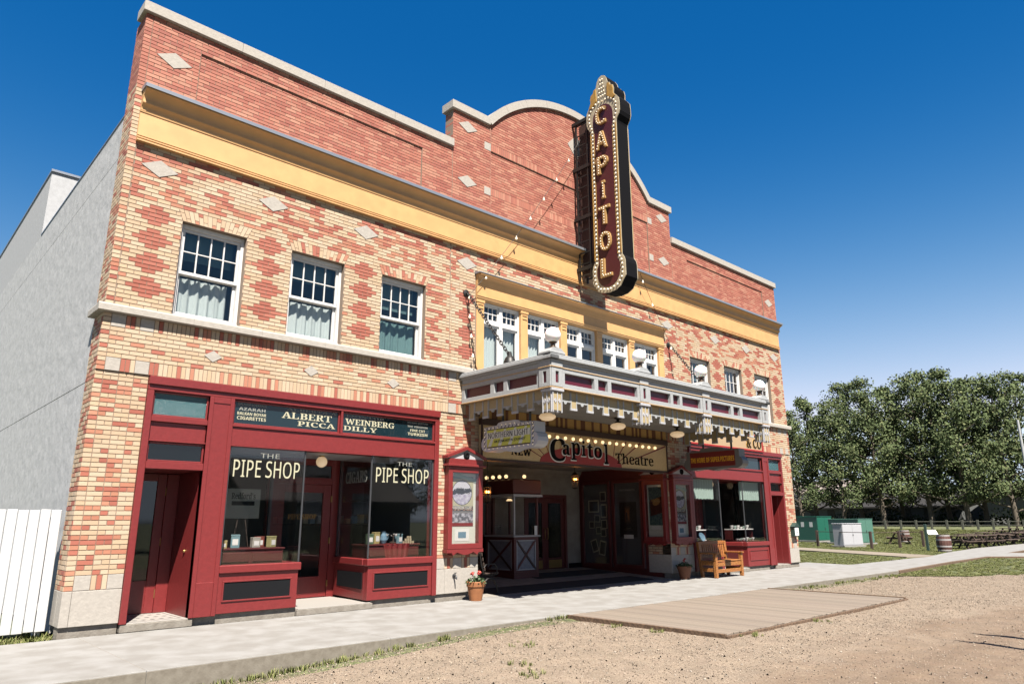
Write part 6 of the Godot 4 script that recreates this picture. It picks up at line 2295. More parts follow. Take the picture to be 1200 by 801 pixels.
func pot(called: String, at: Vector3, r: float, h: float, mat: String, label: String, seed_no: int) -> void:
	rng.seed = seed_no
	var o := thing(called, label, "flower pot", at, 0.0, "flower pots by the entrance")
	var m := MB.new()
	m.lathe([Vector2(0.0, 0.0), Vector2(r * 0.66, 0.0), Vector2(r * 0.92, h * 0.72), Vector2(r * 0.93, h * 0.74), Vector2(r, h * 0.74), Vector2(r * 1.04, h * 0.97), Vector2(r * 1.0, h), Vector2(r * 0.90, h), Vector2(r * 0.86, h * 0.86), Vector2(0.0, h * 0.86)], Vector3.ZERO, 28)
	part("clay_pot", m, mat, o)
	var s := MB.new()
	s.lathe([Vector2(r * 0.85, h * 0.87), Vector2(0.0, h * 0.90)], Vector3.ZERO, 20)
	part("soil", s, "soil", o)
	var lf := MB.new()
	for i in 170:
		var a := rng.randf() * TAU
		var d := sqrt(rng.randf()) * r * 1.15
		var hh := h * 0.9 + rng.randf() * 0.15 * (1.2 - d / (r * 1.3))
		var p := Vector3(cos(a) * d, hh, sin(a) * d)
		var nn := Vector3(rng.randf_range(-1, 1), rng.randf_range(0.3, 1.2), rng.randf_range(-1, 1)).normalized()
		var u := nn.cross(Vector3(rng.randf(), rng.randf(), rng.randf())).normalized() * rng.randf_range(0.018, 0.035)
		var v := nn.cross(u).normalized() * rng.randf_range(0.014, 0.028)
		var g := rng.randf_range(0.6, 1.3)
		lf.quad(p - u, p + v, p + u, p - v, nn, Color(0.045 * g, 0.10 * g, 0.025 * g))
	for i in 14:
		var a := rng.randf() * TAU
		var d := sqrt(rng.randf()) * r * 0.7
		lf.cyl(Vector3(cos(a) * d * 0.5, h * 0.88, sin(a) * d * 0.5), Vector3(cos(a) * d, h + 0.10, sin(a) * d), 0.004, 0.003, 4, false, Color(0.05, 0.09, 0.03))
	part("foliage", lf, "flower", o)
	for i in (4 if seed_no == 3 else 2):
		var a := rng.randf() * TAU
		var d := rng.randf_range(0.1, 0.55) * r
		var p := Vector3(cos(a) * d, h + rng.randf_range(0.09, 0.17), sin(a) * d)
		var fm := MB.new()
		for k in 26:
			var nn := Vector3(rng.randf_range(-1, 1), rng.randf_range(-0.3, 1), rng.randf_range(-1, 1)).normalized()
			var u := nn.cross(Vector3(rng.randf(), rng.randf(), 0.3)).normalized() * 0.017
			var v := nn.cross(u).normalized() * 0.017
			var q := p + nn * 0.035
			fm.quad(q - u, q + v, q + u, q - v, nn, [Color(0.55, 0.04, 0.035), Color(0.62, 0.09, 0.06)][k % 2])
		part("flower_head", fm, "flower", o)

# ------------------------------------------------------------------ ground
func smooth(a: float, b: float, x: float) -> float:
	var t := clampf((x - a) / (b - a), 0.0, 1.0)
	return t * t * (3.0 - 2.0 * t)

var gn := FastNoiseLite.new()

func gh(x: float, z: float) -> float:
	var d := Vector2(x - EYE.x, z - EYE.z).length()
	var far := lerpf(-0.075, -0.15, smooth(38.0, 46.0, d)) + 0.95 * smooth(52.0, 90.0, d)
	var near := lerpf(lerpf(-0.25, -0.05, smooth(0.5, 6.2, x)), -0.12, smooth(13.6, 16.0, x))
	var h := lerpf(near, far, smooth(18.0, 34.0, x))
	if x < 21.0 and z > 3.2:
		h += 0.016 * gn.get_noise_2d(x * 9.0, z * 9.0) + 0.022 * gn.get_noise_2d(x * 2.0, z * 2.0)
		# wheel ruts along the road
		for rz: float in [8.3, 9.9]:
			var o := rz + 0.25 * gn.get_noise_2d(x * 1.2, rz * 20.0)
			h -= 0.02 * exp(-pow((z - o) / 0.35, 2.0))
	return h

# true where the road's gravel lies, false where the lawn grows
func is_gravel(x: float, z: float) -> bool:
	var e := 0.9 * gn.get_noise_2d(x * 3.0, z * 3.0) + 0.35 * gn.get_noise_2d(x * 14.0, z * 14.0)
	if z < 2.9 or z > 14.0 + e:
		return false
	return z > 3.35 + maxf(0.0, x - 20.8) * 0.78 + e * smooth(19.0, 23.0, x)

func ground_patch(gr: MB, lw: MB, x0: float, x1: float, z0: float, z1: float, cell: float) -> void:
	var nx := int(ceil((x1 - x0) / cell))
	var nz := int(ceil((z1 - z0) / cell))
	var hs := []
	var cs := []
	for j in nz + 1:
		var row := PackedFloat32Array()
		for i in nx + 1:
			row.push_back(gh(x0 + i * cell, z0 + j * cell))
		hs.push_back(row)
	for j in nz:
		for i in nx:
			var xa := x0 + i * cell
			var za := z0 + j * cell
			var a := Vector3(xa, hs[j][i], za)
			var b := Vector3(xa + cell, hs[j][i + 1], za)
			var c := Vector3(xa + cell, hs[j + 1][i + 1], za + cell)
			var d := Vector3(xa, hs[j + 1][i], za + cell)
			var nn := (d - a).cross(b - a).normalized()
			if nn.y < 0.0: nn = -nn
			var cx := xa + cell * 0.5
			var cz := za + cell * 0.5
			if is_gravel(cx, cz):
				# loose pale gravel by the kerb, browner packed earth out on the road
				var wob := 0.5 * gn.get_noise_2d(cx * 2.2, cz * 5.0) + 0.25 * gn.get_noise_2d(cx * 13.0, cz * 13.0)
				var road := smooth(7.0, 8.0, cz + wob * 1.6)
				var streak := 0.5 + 0.5 * gn.get_noise_2d(cx * 1.1 + 40.0, cz * 16.0)
				var col := Color(0.335, 0.270, 0.208).lerp(Color(0.220, 0.152, 0.101), road * (0.45 + 0.55 * streak))
				col = col * (1.0 + 0.22 * gn.get_noise_2d(cx * 30.0, cz * 30.0))
				col.a = 1.0
				gr.quad(a, b, c, d, nn, col)
			else:
				var g := 1.0 + 0.35 * gn.get_noise_2d(cx * 2.0, cz * 2.0)
				var col := Color(0.19 * g, 0.20 * g, 0.085 * g)
				if gn.get_noise_2d(cx * 5.0 + 80.0, cz * 5.0) > 0.32 and cx < 30.0: col = Color(0.22, 0.19, 0.10)
				lw.quad(a, b, c, d, nn, col)

func prism_y(mb: MB, pts: Array, y0: float, y1: float) -> void:
	var pp := PackedVector2Array()
	for p in pts: pp.push_back(Vector2(p[0], -p[1]))
	mb.prism(pp, Transform3D(Basis(Vector3.RIGHT, Vector3(0, 0, -1), Vector3.UP), Vector3(0, y0, 0)), y1 - y0)

func ground() -> void:
	gn.seed = 7
	gn.frequency = 0.08
	gn.fractal_octaves = 3
	var gr := MB.new()
	var lw := MB.new()
	ground_patch(gr, lw, -4.0, 20.0, 3.0, 13.0, 0.1)
	ground_patch(gr, lw, 20.0, 32.0, 3.0, 13.0, 0.2)
	ground_patch(gr, lw, 20.0, 32.0, -7.0, 3.0, 0.5)
	ground_patch(gr, lw, 32.0, 56.0, -25.0, 13.0, 1.0)
	ground_patch(gr, lw, 56.0, 176.0, -80.0, 13.0, 3.0)
	ground_patch(gr, lw, 32.0, 56.0, -80.0, -25.0, 5.0)
	ground_patch(gr, lw, -4.0, 56.0, 13.0, 25.0, 1.0)
	ground_patch(gr, lw, -30.0, -4.0, 3.0, 25.0, 1.0)
	ground_patch(gr, lw, 22.0, 32.0, -80.0, -7.0, 2.0)
	structure("gravel_road", gr, "gravel")
	structure("lawn", lw, "grass")
	var far := MB.new()
	far.box(-900, -1.2, -900, 1200, -0.45, 900)
	structure("ground", far, mk("far_ground", Color(0.15, 0.17, 0.08), 0.95, "leafy", 6.0))
	# the lot across the road that the shop glass mirrors lies on the far ground
	var lot := MB.new()
	lot.box(-60, -0.449, 25.0, 180, -0.25, 90)
	structure("ground_across", lot, M.far_ground)
	var sl := MB.new()
	sl.box(-12.0, -0.4, -28.0, -0.0, -0.06, 0.05)
	structure("side_yard", sl, M.far_ground)
	# sidewalk in slabs
	var base := MB.new()
	base.box(-9.0, -0.5, 0.06, 21.75, -0.004, 2.99)
	var sw := structure("sidewalk", base, "concrete_old")
	rng.seed = 31
	var xs := [-9.0, -5.85, -2.8, 0.25, 3.3, 6.35, 9.4, 12.45, 15.5, 18.55, 21.75]
	for i in xs.size() - 1:
		bpart("slab", xs[i] + 0.002, -0.30, 0.0, xs[i + 1] - 0.002, rng.randf_range(-0.002, 0.002), 3.05, "concrete", sw, 0.005)
	for i in xs.size() - 1:
		bpart("kerb_face", xs[i] + 0.002, -0.34, 3.0505, xs[i + 1] - 0.002, -0.012, 3.058, "kerb", sw, 0.003)
	# step of paving inside the shop side of the sidewalk, right end apron and path
	var pth := MB.new()
	prism_y(pth, [[21.76, 0.55], [21.76, 2.98], [28.2, 2.60], [33.4, 2.47], [36.0, 5.2], [39.5, 5.2], [38.0, 2.2], [58.0, 1.2], [58.0, -0.4], [43.2, -0.46], [36.4, 0.1], [31.9, 0.8], [24.0, 0.75]], -0.45, -0.008)
	structure("path", pth, "concrete")
	var ap := MB.new()
	prism_y(ap, [[21.76, -1.3], [21.76, -0.1], [22.4, 0.54], [24.2, 0.54], [24.6, -1.2]], -0.45, -0.03)
	structure("apron", ap, "concrete")
	# timber edging of the path
	var ed := [[[21.8, 3.02], [28.2, 2.64]], [[28.2, 2.64], [33.4, 2.51]], [[33.4, 2.51], [36.0, 5.24]], [[39.5, 5.2], [38.02, 2.2]], [[38.02, 2.24], [58.0, 1.24]]]
	var el := ["along the road side of the path nearest the building", "along the road side of the path before the fork", "at the fork of the path, left side", "at the fork of the path, right side", "along the far stretch of the path"]
	for i in ed.size():
		var a := Vector3(ed[i][0][0], 0, ed[i][0][1])
		var b := Vector3(ed[i][1][0], 0, ed[i][1][1])
		var d := (b - a).normalized()
		var mb := MB.new()
		mb.obox(Transform3D(Basis(d, Vector3.UP, d.cross(Vector3.UP)), (a + b) * 0.5 + Vector3(0, -0.115, 0)), Vector3(a.distance_to(b), 0.22, 0.09), 0.01)
		var o := part("timber_edging", mb, "timber", self)
		o.name = numbered("timber_edging")
		tag(o, "brown timber edging board %s" % el[i], "edging", "timber edging of the path")
	# narrow boardwalk leading back across the lawn
	var bwk := thing("boardwalk", "narrow grey plank walk crossing the lawn behind the path", "boardwalk", Vector3(32.3, -0.03, 0.6), 0.0)
	var dirv := Vector3(0.52, 0, -0.854).normalized()
	for i in 56:
		var mb := MB.new()
		var c := dirv * (0.25 + i * 0.29)
		mb.obox(Transform3D(Basis(dirv, Vector3.UP, dirv.cross(Vector3.UP)), c + Vector3(0, -0.03 + gh(32.3 + c.x, 0.6 + c.z) * 0.0, 0)), Vector3(0.28, 0.06, 2.0), 0.004, Color(0.30, 0.25, 0.19) * rng.randf_range(0.85, 1.1))
		part("plank", mb, "plank", bwk)
	for s in [-1.0, 1.0]:
		var mb := MB.new()
		mb.obox(Transform3D(Basis(dirv, Vector3.UP, dirv.cross(Vector3.UP)), dirv * 8.2 + dirv.cross(Vector3.UP) * s * 0.95 + Vector3(0, -0.13, 0)), Vector3(16.2, 0.13, 0.08), 0.004)
		part("bearer", mb, "timber", bwk)
	# wooden platform in front of the sidewalk
	var pf := thing("plank_platform", "low weathered plank platform lying on the gravel before the entrance", "platform", Vector3(6.78, 0.0, 3.07))
	var np := 48
	var pw := 6.72 / np
	for i in np:
		var mb := MB.new()
		var tone := rng.randf_range(0.86, 1.12)
		var dz := rng.randf_range(-0.03, 0.03)
		mb.obox(Transform3D(Basis(Vector3(0, 0, 1), rng.randf_range(-0.006, 0.006)), Vector3((i + 0.5) * pw, -0.025 + rng.randf_range(-0.003, 0.003), 1.47 + dz)), Vector3(pw - 0.009, 0.045, 2.92), 0.006, Color(0.26 * tone, 0.212 * tone, 0.17 * tone))
		part("plank", mb, "plank", pf)
	bpart("edge_board", -0.045, -0.16, 0.02, -0.003, 0.008, 2.97, "timber", pf, 0.005)
	bpart("edge_board", 6.723, -0.16, 0.02, 6.765, 0.012, 2.97, "timber", pf, 0.005)
	bpart("edge_board", -0.045, -0.18, 2.972, 6.765, -0.01, 3.01, "timber", pf, 0.005)
	for z in [0.3, 1.45, 2.6]:
		bpart("bearer", 0.0, -0.16, z, 6.72, -0.05, z + 0.09, "timber", pf, 0.0)
	# loose stones
	var pm := MB.new()
	pm.ball(Vector3.ZERO, 1.0, 6, 4, Color.WHITE, Vector3(1.0, 0.65, 0.8))
	var pmesh := pm.mesh(M.pebble)
	var mm := MultiMesh.new()
	mm.transform_format = MultiMesh.TRANSFORM_3D
	mm.use_colors = true
	mm.mesh = pmesh
	var xf := []
	while xf.size() < 70000:
		var x := rng.randf_range(-1.5, 25.0)
		var z := 3.06 + pow(rng.randf(), 1.3) * 7.0
		if x > 6.7 and x < 13.6 and z < 6.1: continue
		if not is_gravel(x, z) and z > 3.5: continue
		var r := rng.randf_range(0.004, 0.010) if rng.randf() < 0.95 else rng.randf_range(0.011, 0.019)
		if z > 7.5 and rng.randf() < 0.6: continue
		xf.push_back([Transform3D(Basis(Vector3(rng.randf(), rng.randf(), rng.randf()).normalized(), rng.randf() * TAU) * Basis.from_scale(Vector3.ONE * r), Vector3(x, gh(x, z) + r * 0.3, z)), r])
	mm.instance_count = xf.size()
	for i in xf.size():
		mm.set_instance_transform(i, xf[i][0])
		var g := rng.randf_range(0.7, 1.25)
		var c := Color(0.36 * g, 0.29 * g, 0.225 * g)
		if rng.randf() < 0.05: c = Color(0.15, 0.11, 0.08)
		elif rng.randf() < 0.10: c = Color(0.42, 0.37, 0.31)
		mm.set_instance_color(i, c)
	var mi := MultiMeshInstance3D.new()
	mi.name = "gravel_stones"
	mi.multimesh = mm
	mi.set_meta("kind", "stuff")
	mi.set_meta("label", "loose gravel stones scattered over the road edge")
	mi.set_meta("category", "gravel")
	add_child(mi)

func tuft_mesh(n: int, h: float, spread: float, seed_no: int, cols: Array) -> ArrayMesh:
	rng.seed = seed_no
	var mb := MB.new()
	for i in n:
		var a := rng.randf() * TAU
		var b := Vector3(cos(a), 0, sin(a)) * rng.randf() * spread * 0.5
		var lean := Vector3(rng.randf_range(-1, 1), 0, rng.randf_range(-1, 1)) * spread * 0.7
		var hh := h * rng.randf_range(0.5, 1.1)
		var s := lean.cross(Vector3.UP).normalized() * 0.006 * (h / 0.1)
		var mid := b + lean * 0.35 + Vector3.UP * hh * 0.6
		var tip := b + lean + Vector3.UP * hh
		var nn := (lean.normalized() * -0.4 + Vector3.UP).normalized()
		var c: Color = cols[rng.randi() % cols.size()]
		mb.quad(b - s, b + s, mid + s * 0.8, mid - s * 0.8, nn, c)
		mb.tri(mid - s * 0.8, mid + s * 0.8, tip, nn, c)
	return mb.mesh(M.blade)

func scatter(called: String, label: String, mesh: Mesh, spots: Array) -> void:
	var mm := MultiMesh.new()
	mm.transform_format = MultiMesh.TRANSFORM_3D
	mm.mesh = mesh
	mm.instance_count = spots.size()
	for i in spots.size():
		mm.set_instance_transform(i, spots[i])
	var mi := MultiMeshInstance3D.new()
	mi.name = called
	mi.multimesh = mm
	mi.set_meta("kind", "stuff")
	mi.set_meta("label", label)
	mi.set_meta("category", "grass")
	add_child(mi)

func greenery() -> void:
	var gcols := [Color(0.18, 0.20, 0.075), Color(0.22, 0.24, 0.10), Color(0.14, 0.165, 0.06), Color(0.31, 0.28, 0.15)]
	var t1 := tuft_mesh(16, 0.10, 0.10, 3, gcols)
	var t2 := tuft_mesh(22, 0.07, 0.13, 4, gcols)
	rng.seed = 8
	# weeds along the kerb foot
	var sp := []
	var clumps := [[0.9, 0.5], [1.6, 0.4], [2.05, 0.35], [2.5, 0.5], [2.9, 0.3], [3.4, 0.3], [4.1, 0.25], [6.55, 0.4], [6.9, 0.3], [15.3, 0.4], [15.9, 0.35], [17.2, 0.5], [18.3, 0.5], [19.3, 0.6], [20.2, 0.6], [20.7, 0.5]]
	for c in clumps:
		for i in int(c[1] * 32):
			var x: float = c[0] + rng.randfn() * c[1] * 0.45
			var z: float = 3.07 + absf(rng.randfn()) * (0.05 if x < 10.0 else 0.14)
			if x > 6.7 and x < 13.6: continue
			var s := rng.randf_range(0.35, 0.95)
			sp.push_back(Transform3D(Basis(Vector3.UP, rng.randf() * TAU) * Basis.from_scale(Vector3.ONE * s), Vector3(x, gh(x, z), z)))
	for c in [[3.75, 5.1], [3.5, 5.5], [9.3, 6.25], [6.6, 4.2], [6.55, 5.0], [4.6, 4.3], [7.2, 6.2]]:
		for i in 9:
			var x: float = c[0] + rng.randfn() * 0.09
			var z: float = c[1] + rng.randfn() * 0.09
			sp.push_back(Transform3D(Basis(Vector3.UP, rng.randf() * TAU) * Basis.from_scale(Vector3.ONE * rng.randf_range(0.3, 0.7)), Vector3(x, gh(x, z), z)))
	scatter("kerb_weeds", "green weeds growing at the foot of the kerb and in the gravel", t1, sp)
	# lawn
	var lw := []
	var guard := 0
	while lw.size() < 42000 and guard < 400000:
		guard += 1
		var x := 20.9 + pow(rng.randf(), 1.7) * 52.0
		var z := rng.randf_range(-26.0, 9.0)
		if is_gravel(x, z): continue
		if x < 21.75 and z < 3.1: continue
		if z > -0.5 and z < 3.0 and x < 58.0 and x > 21.0:
			if z > 0.5 - smooth(24.0, 45.0, x) * 1.1 and z < 3.0 - smooth(21.0, 34.0, x) * 0.5: continue
		if x > 33.5 and x < 39.6 and z > 2.0 and z < 5.3 and z < 5.3: continue
		if x < 24.6 and z > -1.3 and z < 0.6: continue
		# boardwalk strip
		var q := Vector2(x - 32.3, z - 0.6)
		if absf(q.x * 0.854 + q.y * 0.52) < 1.05 and q.y < 0.0 and q.y > -15.0: continue
		var s := rng.randf_range(0.6, 1.25) * (1.0 + smooth(30.0, 70.0, x) * 0.7)
		lw.push_back(Transform3D(Basis(Vector3.UP, rng.randf() * TAU) * Basis.from_scale(Vector3(s * 1.7, s * 0.45, s * 1.7)), Vector3(x, gh(x, z), z)))
	scatter("lawn_grass", "mown green lawn right of the theatre", t2, lw)
	var yd := []
	for i in 500:
		var x := rng.randf_range(-3.0, -0.05)
		var z := rng.randf_range(-0.9, -0.02)
		yd.push_back(Transform3D(Basis(Vector3.UP, rng.randf() * TAU) * Basis.from_scale(Vector3.ONE * rng.randf_range(0.6, 1.3)), Vector3(x, -0.06, z)))
	scatter("yard_grass", "grass under the white board fence", t1, yd)

# ------------------------------------------------------------------ fence, boxes, tables
func white_fence() -> void:
	var f := thing("board_fence", "white vertical board fence at the left side of the theatre", "fence", Vector3(0, 0, -0.40))
	rng.seed = 21
	for i in 26:
		var x := -0.075 - i * 0.132
		var mb := MB.new()
		mb.obox(Transform3D(Basis(Vector3(0, 0, 1), rng.randf_range(-0.004, 0.004)), Vector3(x - 0.064, 0.885 + rng.randf_range(-0.006, 0.006), rng.randf_range(-0.002, 0.002))), Vector3(0.122, 1.63, 0.022), 0.006)
		part("board", mb, "fence_white", f)
	for y in [0.35, 1.4]:
		bpart("rail", -3.5, y, -0.06, -0.08, y + 0.09, -0.013, "fence_white", f, 0.003)
	for x in [-0.16, -2.2]:
		bpart("post", x - 0.045, -0.06, -0.15, x + 0.045, 1.6, -0.0605, "fence_white", f, 0.004)

func barrel(label: String, at: Vector3, h: float) -> void:
	var o := thing("barrel", label, "barrel", at, 0.4, "wooden barrels on the lawn")
	var prof := []
	for i in 11:
		var t := i / 10.0
		prof.push_back(Vector2(h * (0.34 + 0.07 * sin(PI * t)), h * t))
	var n := 18
	for k in n:
		var mb := MB.new()
		var a0 := TAU * k / n + 0.012
		var a1 := TAU * (k + 1) / n - 0.012
		for i in 10:
			var p: Vector2 = prof[i]
			var q: Vector2 = prof[i + 1]
			var d0 := Vector3(cos(a0), 0, sin(a0))
			var d1 := Vector3(cos(a1), 0, sin(a1))
			mb.fquad(d0 * p.x + Vector3.UP * p.y, d1 * p.x + Vector3.UP * p.y, d1 * q.x + Vector3.UP * q.y, d0 * q.x + Vector3.UP * q.y, d0 + d1)
		part("stave", mb, "barrel_wood", o)
	for y in [0.06, 0.28, 0.66, 0.90]:
		var r := h * (0.34 + 0.07 * sin(PI * (y + 0.04))) + 0.005
		var mb := MB.new()
		mb.lathe([Vector2(r - 0.004, h * y), Vector2(r, h * y), Vector2(r, h * (y + 0.09)), Vector2(r - 0.004, h * (y + 0.09))], Vector3.ZERO, 24)
		part("hoop", mb, "barrel_band", o)
	var hd := MB.new()
	hd.lathe([Vector2(h * 0.34, h * 0.97), Vector2(0.0, h * 0.97)], Vector3.ZERO, 24)
	hd.lathe([Vector2(h * 0.33, h * 0.03), Vector2(0.0, h * 0.03)], Vector3.ZERO, 24)
	part("head", hd, "barrel_wood", o)

func picnic_table(label: String, at: Vector3, turn: float) -> Node3D:
	var o := thing("picnic_table", label, "picnic table", at, turn, "picnic tables on the lawn")
	for i in 5:
		bpart("top_plank", -0.92, 0.72, -0.36 + i * 0.147, 0.92, 0.76, -0.225 + i * 0.147, "table_wood", o, 0.004)
	for s in [-1.0, 1.0]:
		for k in 2:
			bpart("seat_plank", -0.92, 0.42, s * 0.66 + k * 0.14 - 0.14, 0.92, 0.46, s * 0.66 + k * 0.14 - 0.005, "table_wood", o, 0.004)
		for e in [-1.0, 1.0]:
			var mb := MB.new()
			var a := Vector3(e * 0.62, 0.0, s * 0.66)
			var b := Vector3(e * 0.62, 0.72, s * 0.22)
			var d := (b - a).normalized()
			mb.obox(Transform3D(Basis(Vector3.RIGHT, d, Vector3.RIGHT.cross(d)), (a + b) * 0.5), Vector3(0.045, a.distance_to(b), 0.09), 0.0)
			part("leg", mb, "table_wood", o)
	for e in [-1.0, 1.0]:
		bpart("cross_bar", e * 0.58 - 0.02, 0.33, -0.78, e * 0.58 + 0.02, 0.42, 0.78, "table_wood", o, 0.0)
	return o

func g0(x: float, z: float) -> Vector3:
	return Vector3(x, gh(x, z), z)

func utility_box(label: String, at: Vector3, turn: float, w: float, d: float, h: float, mat: String, notices: bool) -> void:
	var o := thing("utility_box", label, "utility box", at, turn)
	bpart("pad", -w * 0.5 - 0.12, -0.15, -d * 0.5 - 0.12, w * 0.5 + 0.12, 0.10, d * 0.5 + 0.12, "concrete", o, 0.01)
	bpart("housing", -w * 0.5, 0.101, -d * 0.5, w * 0.5, h, d * 0.5, mat, o, 0.02)
	bpart("lid", -w * 0.5 - 0.03, h + 0.001, -d * 0.5 - 0.03, w * 0.5 + 0.03, h + 0.05, d * 0.5 + 0.03, mat, o, 0.015)
	for k in 2:
		bpart("door", lerpf(-w * 0.5, 0.0, k) + 0.015, 0.16, d * 0.5 + 0.001, lerpf(0.0, w * 0.5, k) - 0.015, h - 0.05, d * 0.5 + 0.014, mat, o, 0.004)
	if notices:
		for z in [-0.45, 0.35]:
			bpart("notice", -w * 0.5 - 0.006, h * 0.60, z - 0.14, -w * 0.5 - 0.001, h * 0.80, z + 0.14, "paper", o, 0.0)
	bpart("latch", -0.03, h * 0.5, d * 0.5 + 0.0145, 0.03, h * 0.56, d * 0.5 + 0.04, "steel", o, 0.004)

func lawn_things() -> void:
	# housings and meter cabinet
	var cam_turn := -0.85
	utility_box("large dark green utility box on the lawn beside the theatre's right corner", g0(51.42, -13.0), -0.3, 1.48, 1.9, 1.78, "green_metal", true)
	utility_box("pale green utility box behind the white cabinet", g0(49.66, -9.65), -0.3, 1.4, 2.5, 1.65, "green_pale", false)
	utility_box("white two door meter cabinet on the lawn before the pale green box", g0(44.64, -7.82), -0.3, 1.73, 0.75, 1.40, "cabinet_white", false)
	barrel("banded wooden barrel at the edge of the path", g0(40.72, -1.24), 0.88)
	barrel("banded wooden barrel among the picnic tables farther back", g0(53.5, -7.5), 0.85)
	var first := picnic_table("lone brown picnic table nearest the utility boxes", g0(51.42, -7.15), 0.35)
	var spots := [[45.6, -1.7], [47.6, -1.2], [50.4, -2.7], [50.9, -1.1], [53.8, -2.6], [54.1, -0.9], [57.6, -2.8], [57.2, -0.9], [61.7, -2.9], [60.2, -0.8], [64.8, -2.6], [63.4, -0.6]]
	rng.seed = 17
	for s in spots:
		copy_of(first, "picnic_table", "brown picnic table in the long row on the lawn beyond the barrel", g0(s[0], s[1]), -0.2 + rng.randf_range(-0.12, 0.12), "row of picnic tables")
	# plaque on a post
	var sp := thing("plaque_post", "dark green post with a slanted white plaque beside the path", "plaque", g0(41.45, -2.27))
	bpart("post", -0.06, 0.0, -0.06, 0.06, 1.42, 0.06, "post_green", sp, 0.005)
	var pl := MB.new()
	pl.obox(Transform3D(Basis(Vector3.UP, -0.9) * Basis(Vector3.RIGHT, -0.9), Vector3(0.28, 0.98, 0.22)), Vector3(0.5, 0.38, 0.03), 0.004)
	part("plaque", pl, "paper", sp)
	# cable fence of dark posts
	var cf := thing("cable_fence", "dark wooden posts with a thin rail before the utility boxes", "fence", g0(44.93, -9.92))
	var pp := [[0.0, 0.0], [-2.52, 4.34], [-0.12, 5.07], [2.3, 5.6]]
	for p in pp:
		var y := gh(44.93 + p[0], -9.92 + p[1]) - gh(44.93, -9.92)
		bpart("post", p[0] - 0.07, y, p[1] - 0.07, p[0] + 0.07, y + 1.0, p[1] + 0.07, "post_wood", cf, 0.01)
	for i in 3:
		var r := MB.new()
		var a := Vector3(pp[i][0], 0.92, pp[i][1])
		var b := Vector3(pp[i + 1][0], 0.92, pp[i + 1][1])
		r.cyl(a, b, 0.02, 0.02, 6)
		part("rail", r, "post_wood", cf)
	# rail fence in front of the trees
	var fp := FENCE_SPOTS
	var rf := thing("rail_fence", "long low rail fence with grey posts in front of the trees", "fence", g0(fp[0][0], fp[0][1]))
	var o := rf.position
	for i in fp.size():
		var p := g0(fp[i][0], fp[i][1]) - o
		bpart("post", p.x - 0.09, p.y, p.z - 0.09, p.x + 0.09, p.y + 0.85, p.z + 0.09, "rail_wood", rf, 0.01)
		if i > 0:
			var q := g0(fp[i - 1][0], fp[i - 1][1]) - o
			for y in [0.38, 0.70]:
				var r := MB.new()
				r.cyl(q + Vector3.UP * y, p + Vector3.UP * y, 0.035, 0.035, 6)
				part("rail", r, "rail_wood", rf)
	# leaning pole
	var lp := thing("utility_pole", "grey pole rising in front of the trees at the right edge", "pole", g0(66.23, -2.15))
	var pm := MB.new()
	pm.cyl(Vector3(0, -0.2, 0), Vector3(0, 9.0, 0), 0.13, 0.09, 12)
	part("shaft", pm, "pale_wall", lp)

func road_posts() -> void:
	# two tall pointed posts just right of the picture; their shadows reach into its corner
	var at := [[9.05, 9.95], [8.15, 10.0]]
	for i in 2:
		var p := thing("pointed_post", "tall tapering post outside the right edge, the %s one, throwing a thin shadow" % ["farther", "nearer"][i], "post", g0(at[i][0], at[i][1]), 0.0, "posts beside the road")
		var m := MB.new()
		m.cyl(Vector3(0, -0.1, 0), Vector3(0, 2.7, 0), 0.075, 0.06, 10, false)
		part("shaft", m, "post_wood", p)
		var t := MB.new()
		t.cyl(Vector3(0, 2.7, 0), Vector3(0, 3.05, 0), 0.06, 0.012, 10, true)
		part("point", t, "post_wood", p)

# ------------------------------------------------------------------ far buildings
func far_building(called: String, label: String, c: Vector3, turn: float, w: float, d: float, h: float, rise: float, wall: String, roof: String, wins: int) -> void:
	var o := thing(called, label, "building", c, turn)
	bpart("wall", -w * 0.5, -0.6, -d * 0.5, w * 0.5, h, d * 0.5, wall, o, 0.0)
	for s in [-1.0, 1.0]:
		var r := MB.new()
		r.prism(PackedVector2Array([Vector2(0, h + rise), Vector2(s * (d * 0.5 + 0.6), h - 0.25), Vector2(s * (d * 0.5 + 0.6), h - 0.08), Vector2(0, h + rise + 0.18)]), Transform3D(Basis(Vector3(0, 0, 1), Vector3.UP, Vector3(-1, 0, 0)), Vector3(w * 0.5 + 0.5, 0, 0)), w + 1.0)
		part("roof", r, roof, o)
	for e in [-1.0, 1.0]:
		var g := MB.new()
		g.prism(PackedVector2Array([Vector2(-d * 0.5, h), Vector2(d * 0.5, h), Vector2(0, h + rise)]), Transform3D(Basis(Vector3(0, 0, 1), Vector3.UP, Vector3(-1, 0, 0)), Vector3(e * (w * 0.5 - 0.06) + 0.05, 0, 0)), 0.1)
		part("gable", g, wall, o)
	for i in wins:
		var x := lerpf(-w * 0.5, w * 0.5, (i + 0.5) / wins)
		var win := bpart("window", x - 0.5, 0.9, d * 0.5 + 0.001, x + 0.5, 2.2, d * 0.5 + 0.05, "room_dark", o, 0.0)
		bpart("frame", x - 0.58, 0.82, d * 0.5 + 0.0005, x + 0.58, 0.9, d * 0.5 + 0.08, "rail_wood", win, 0.0)

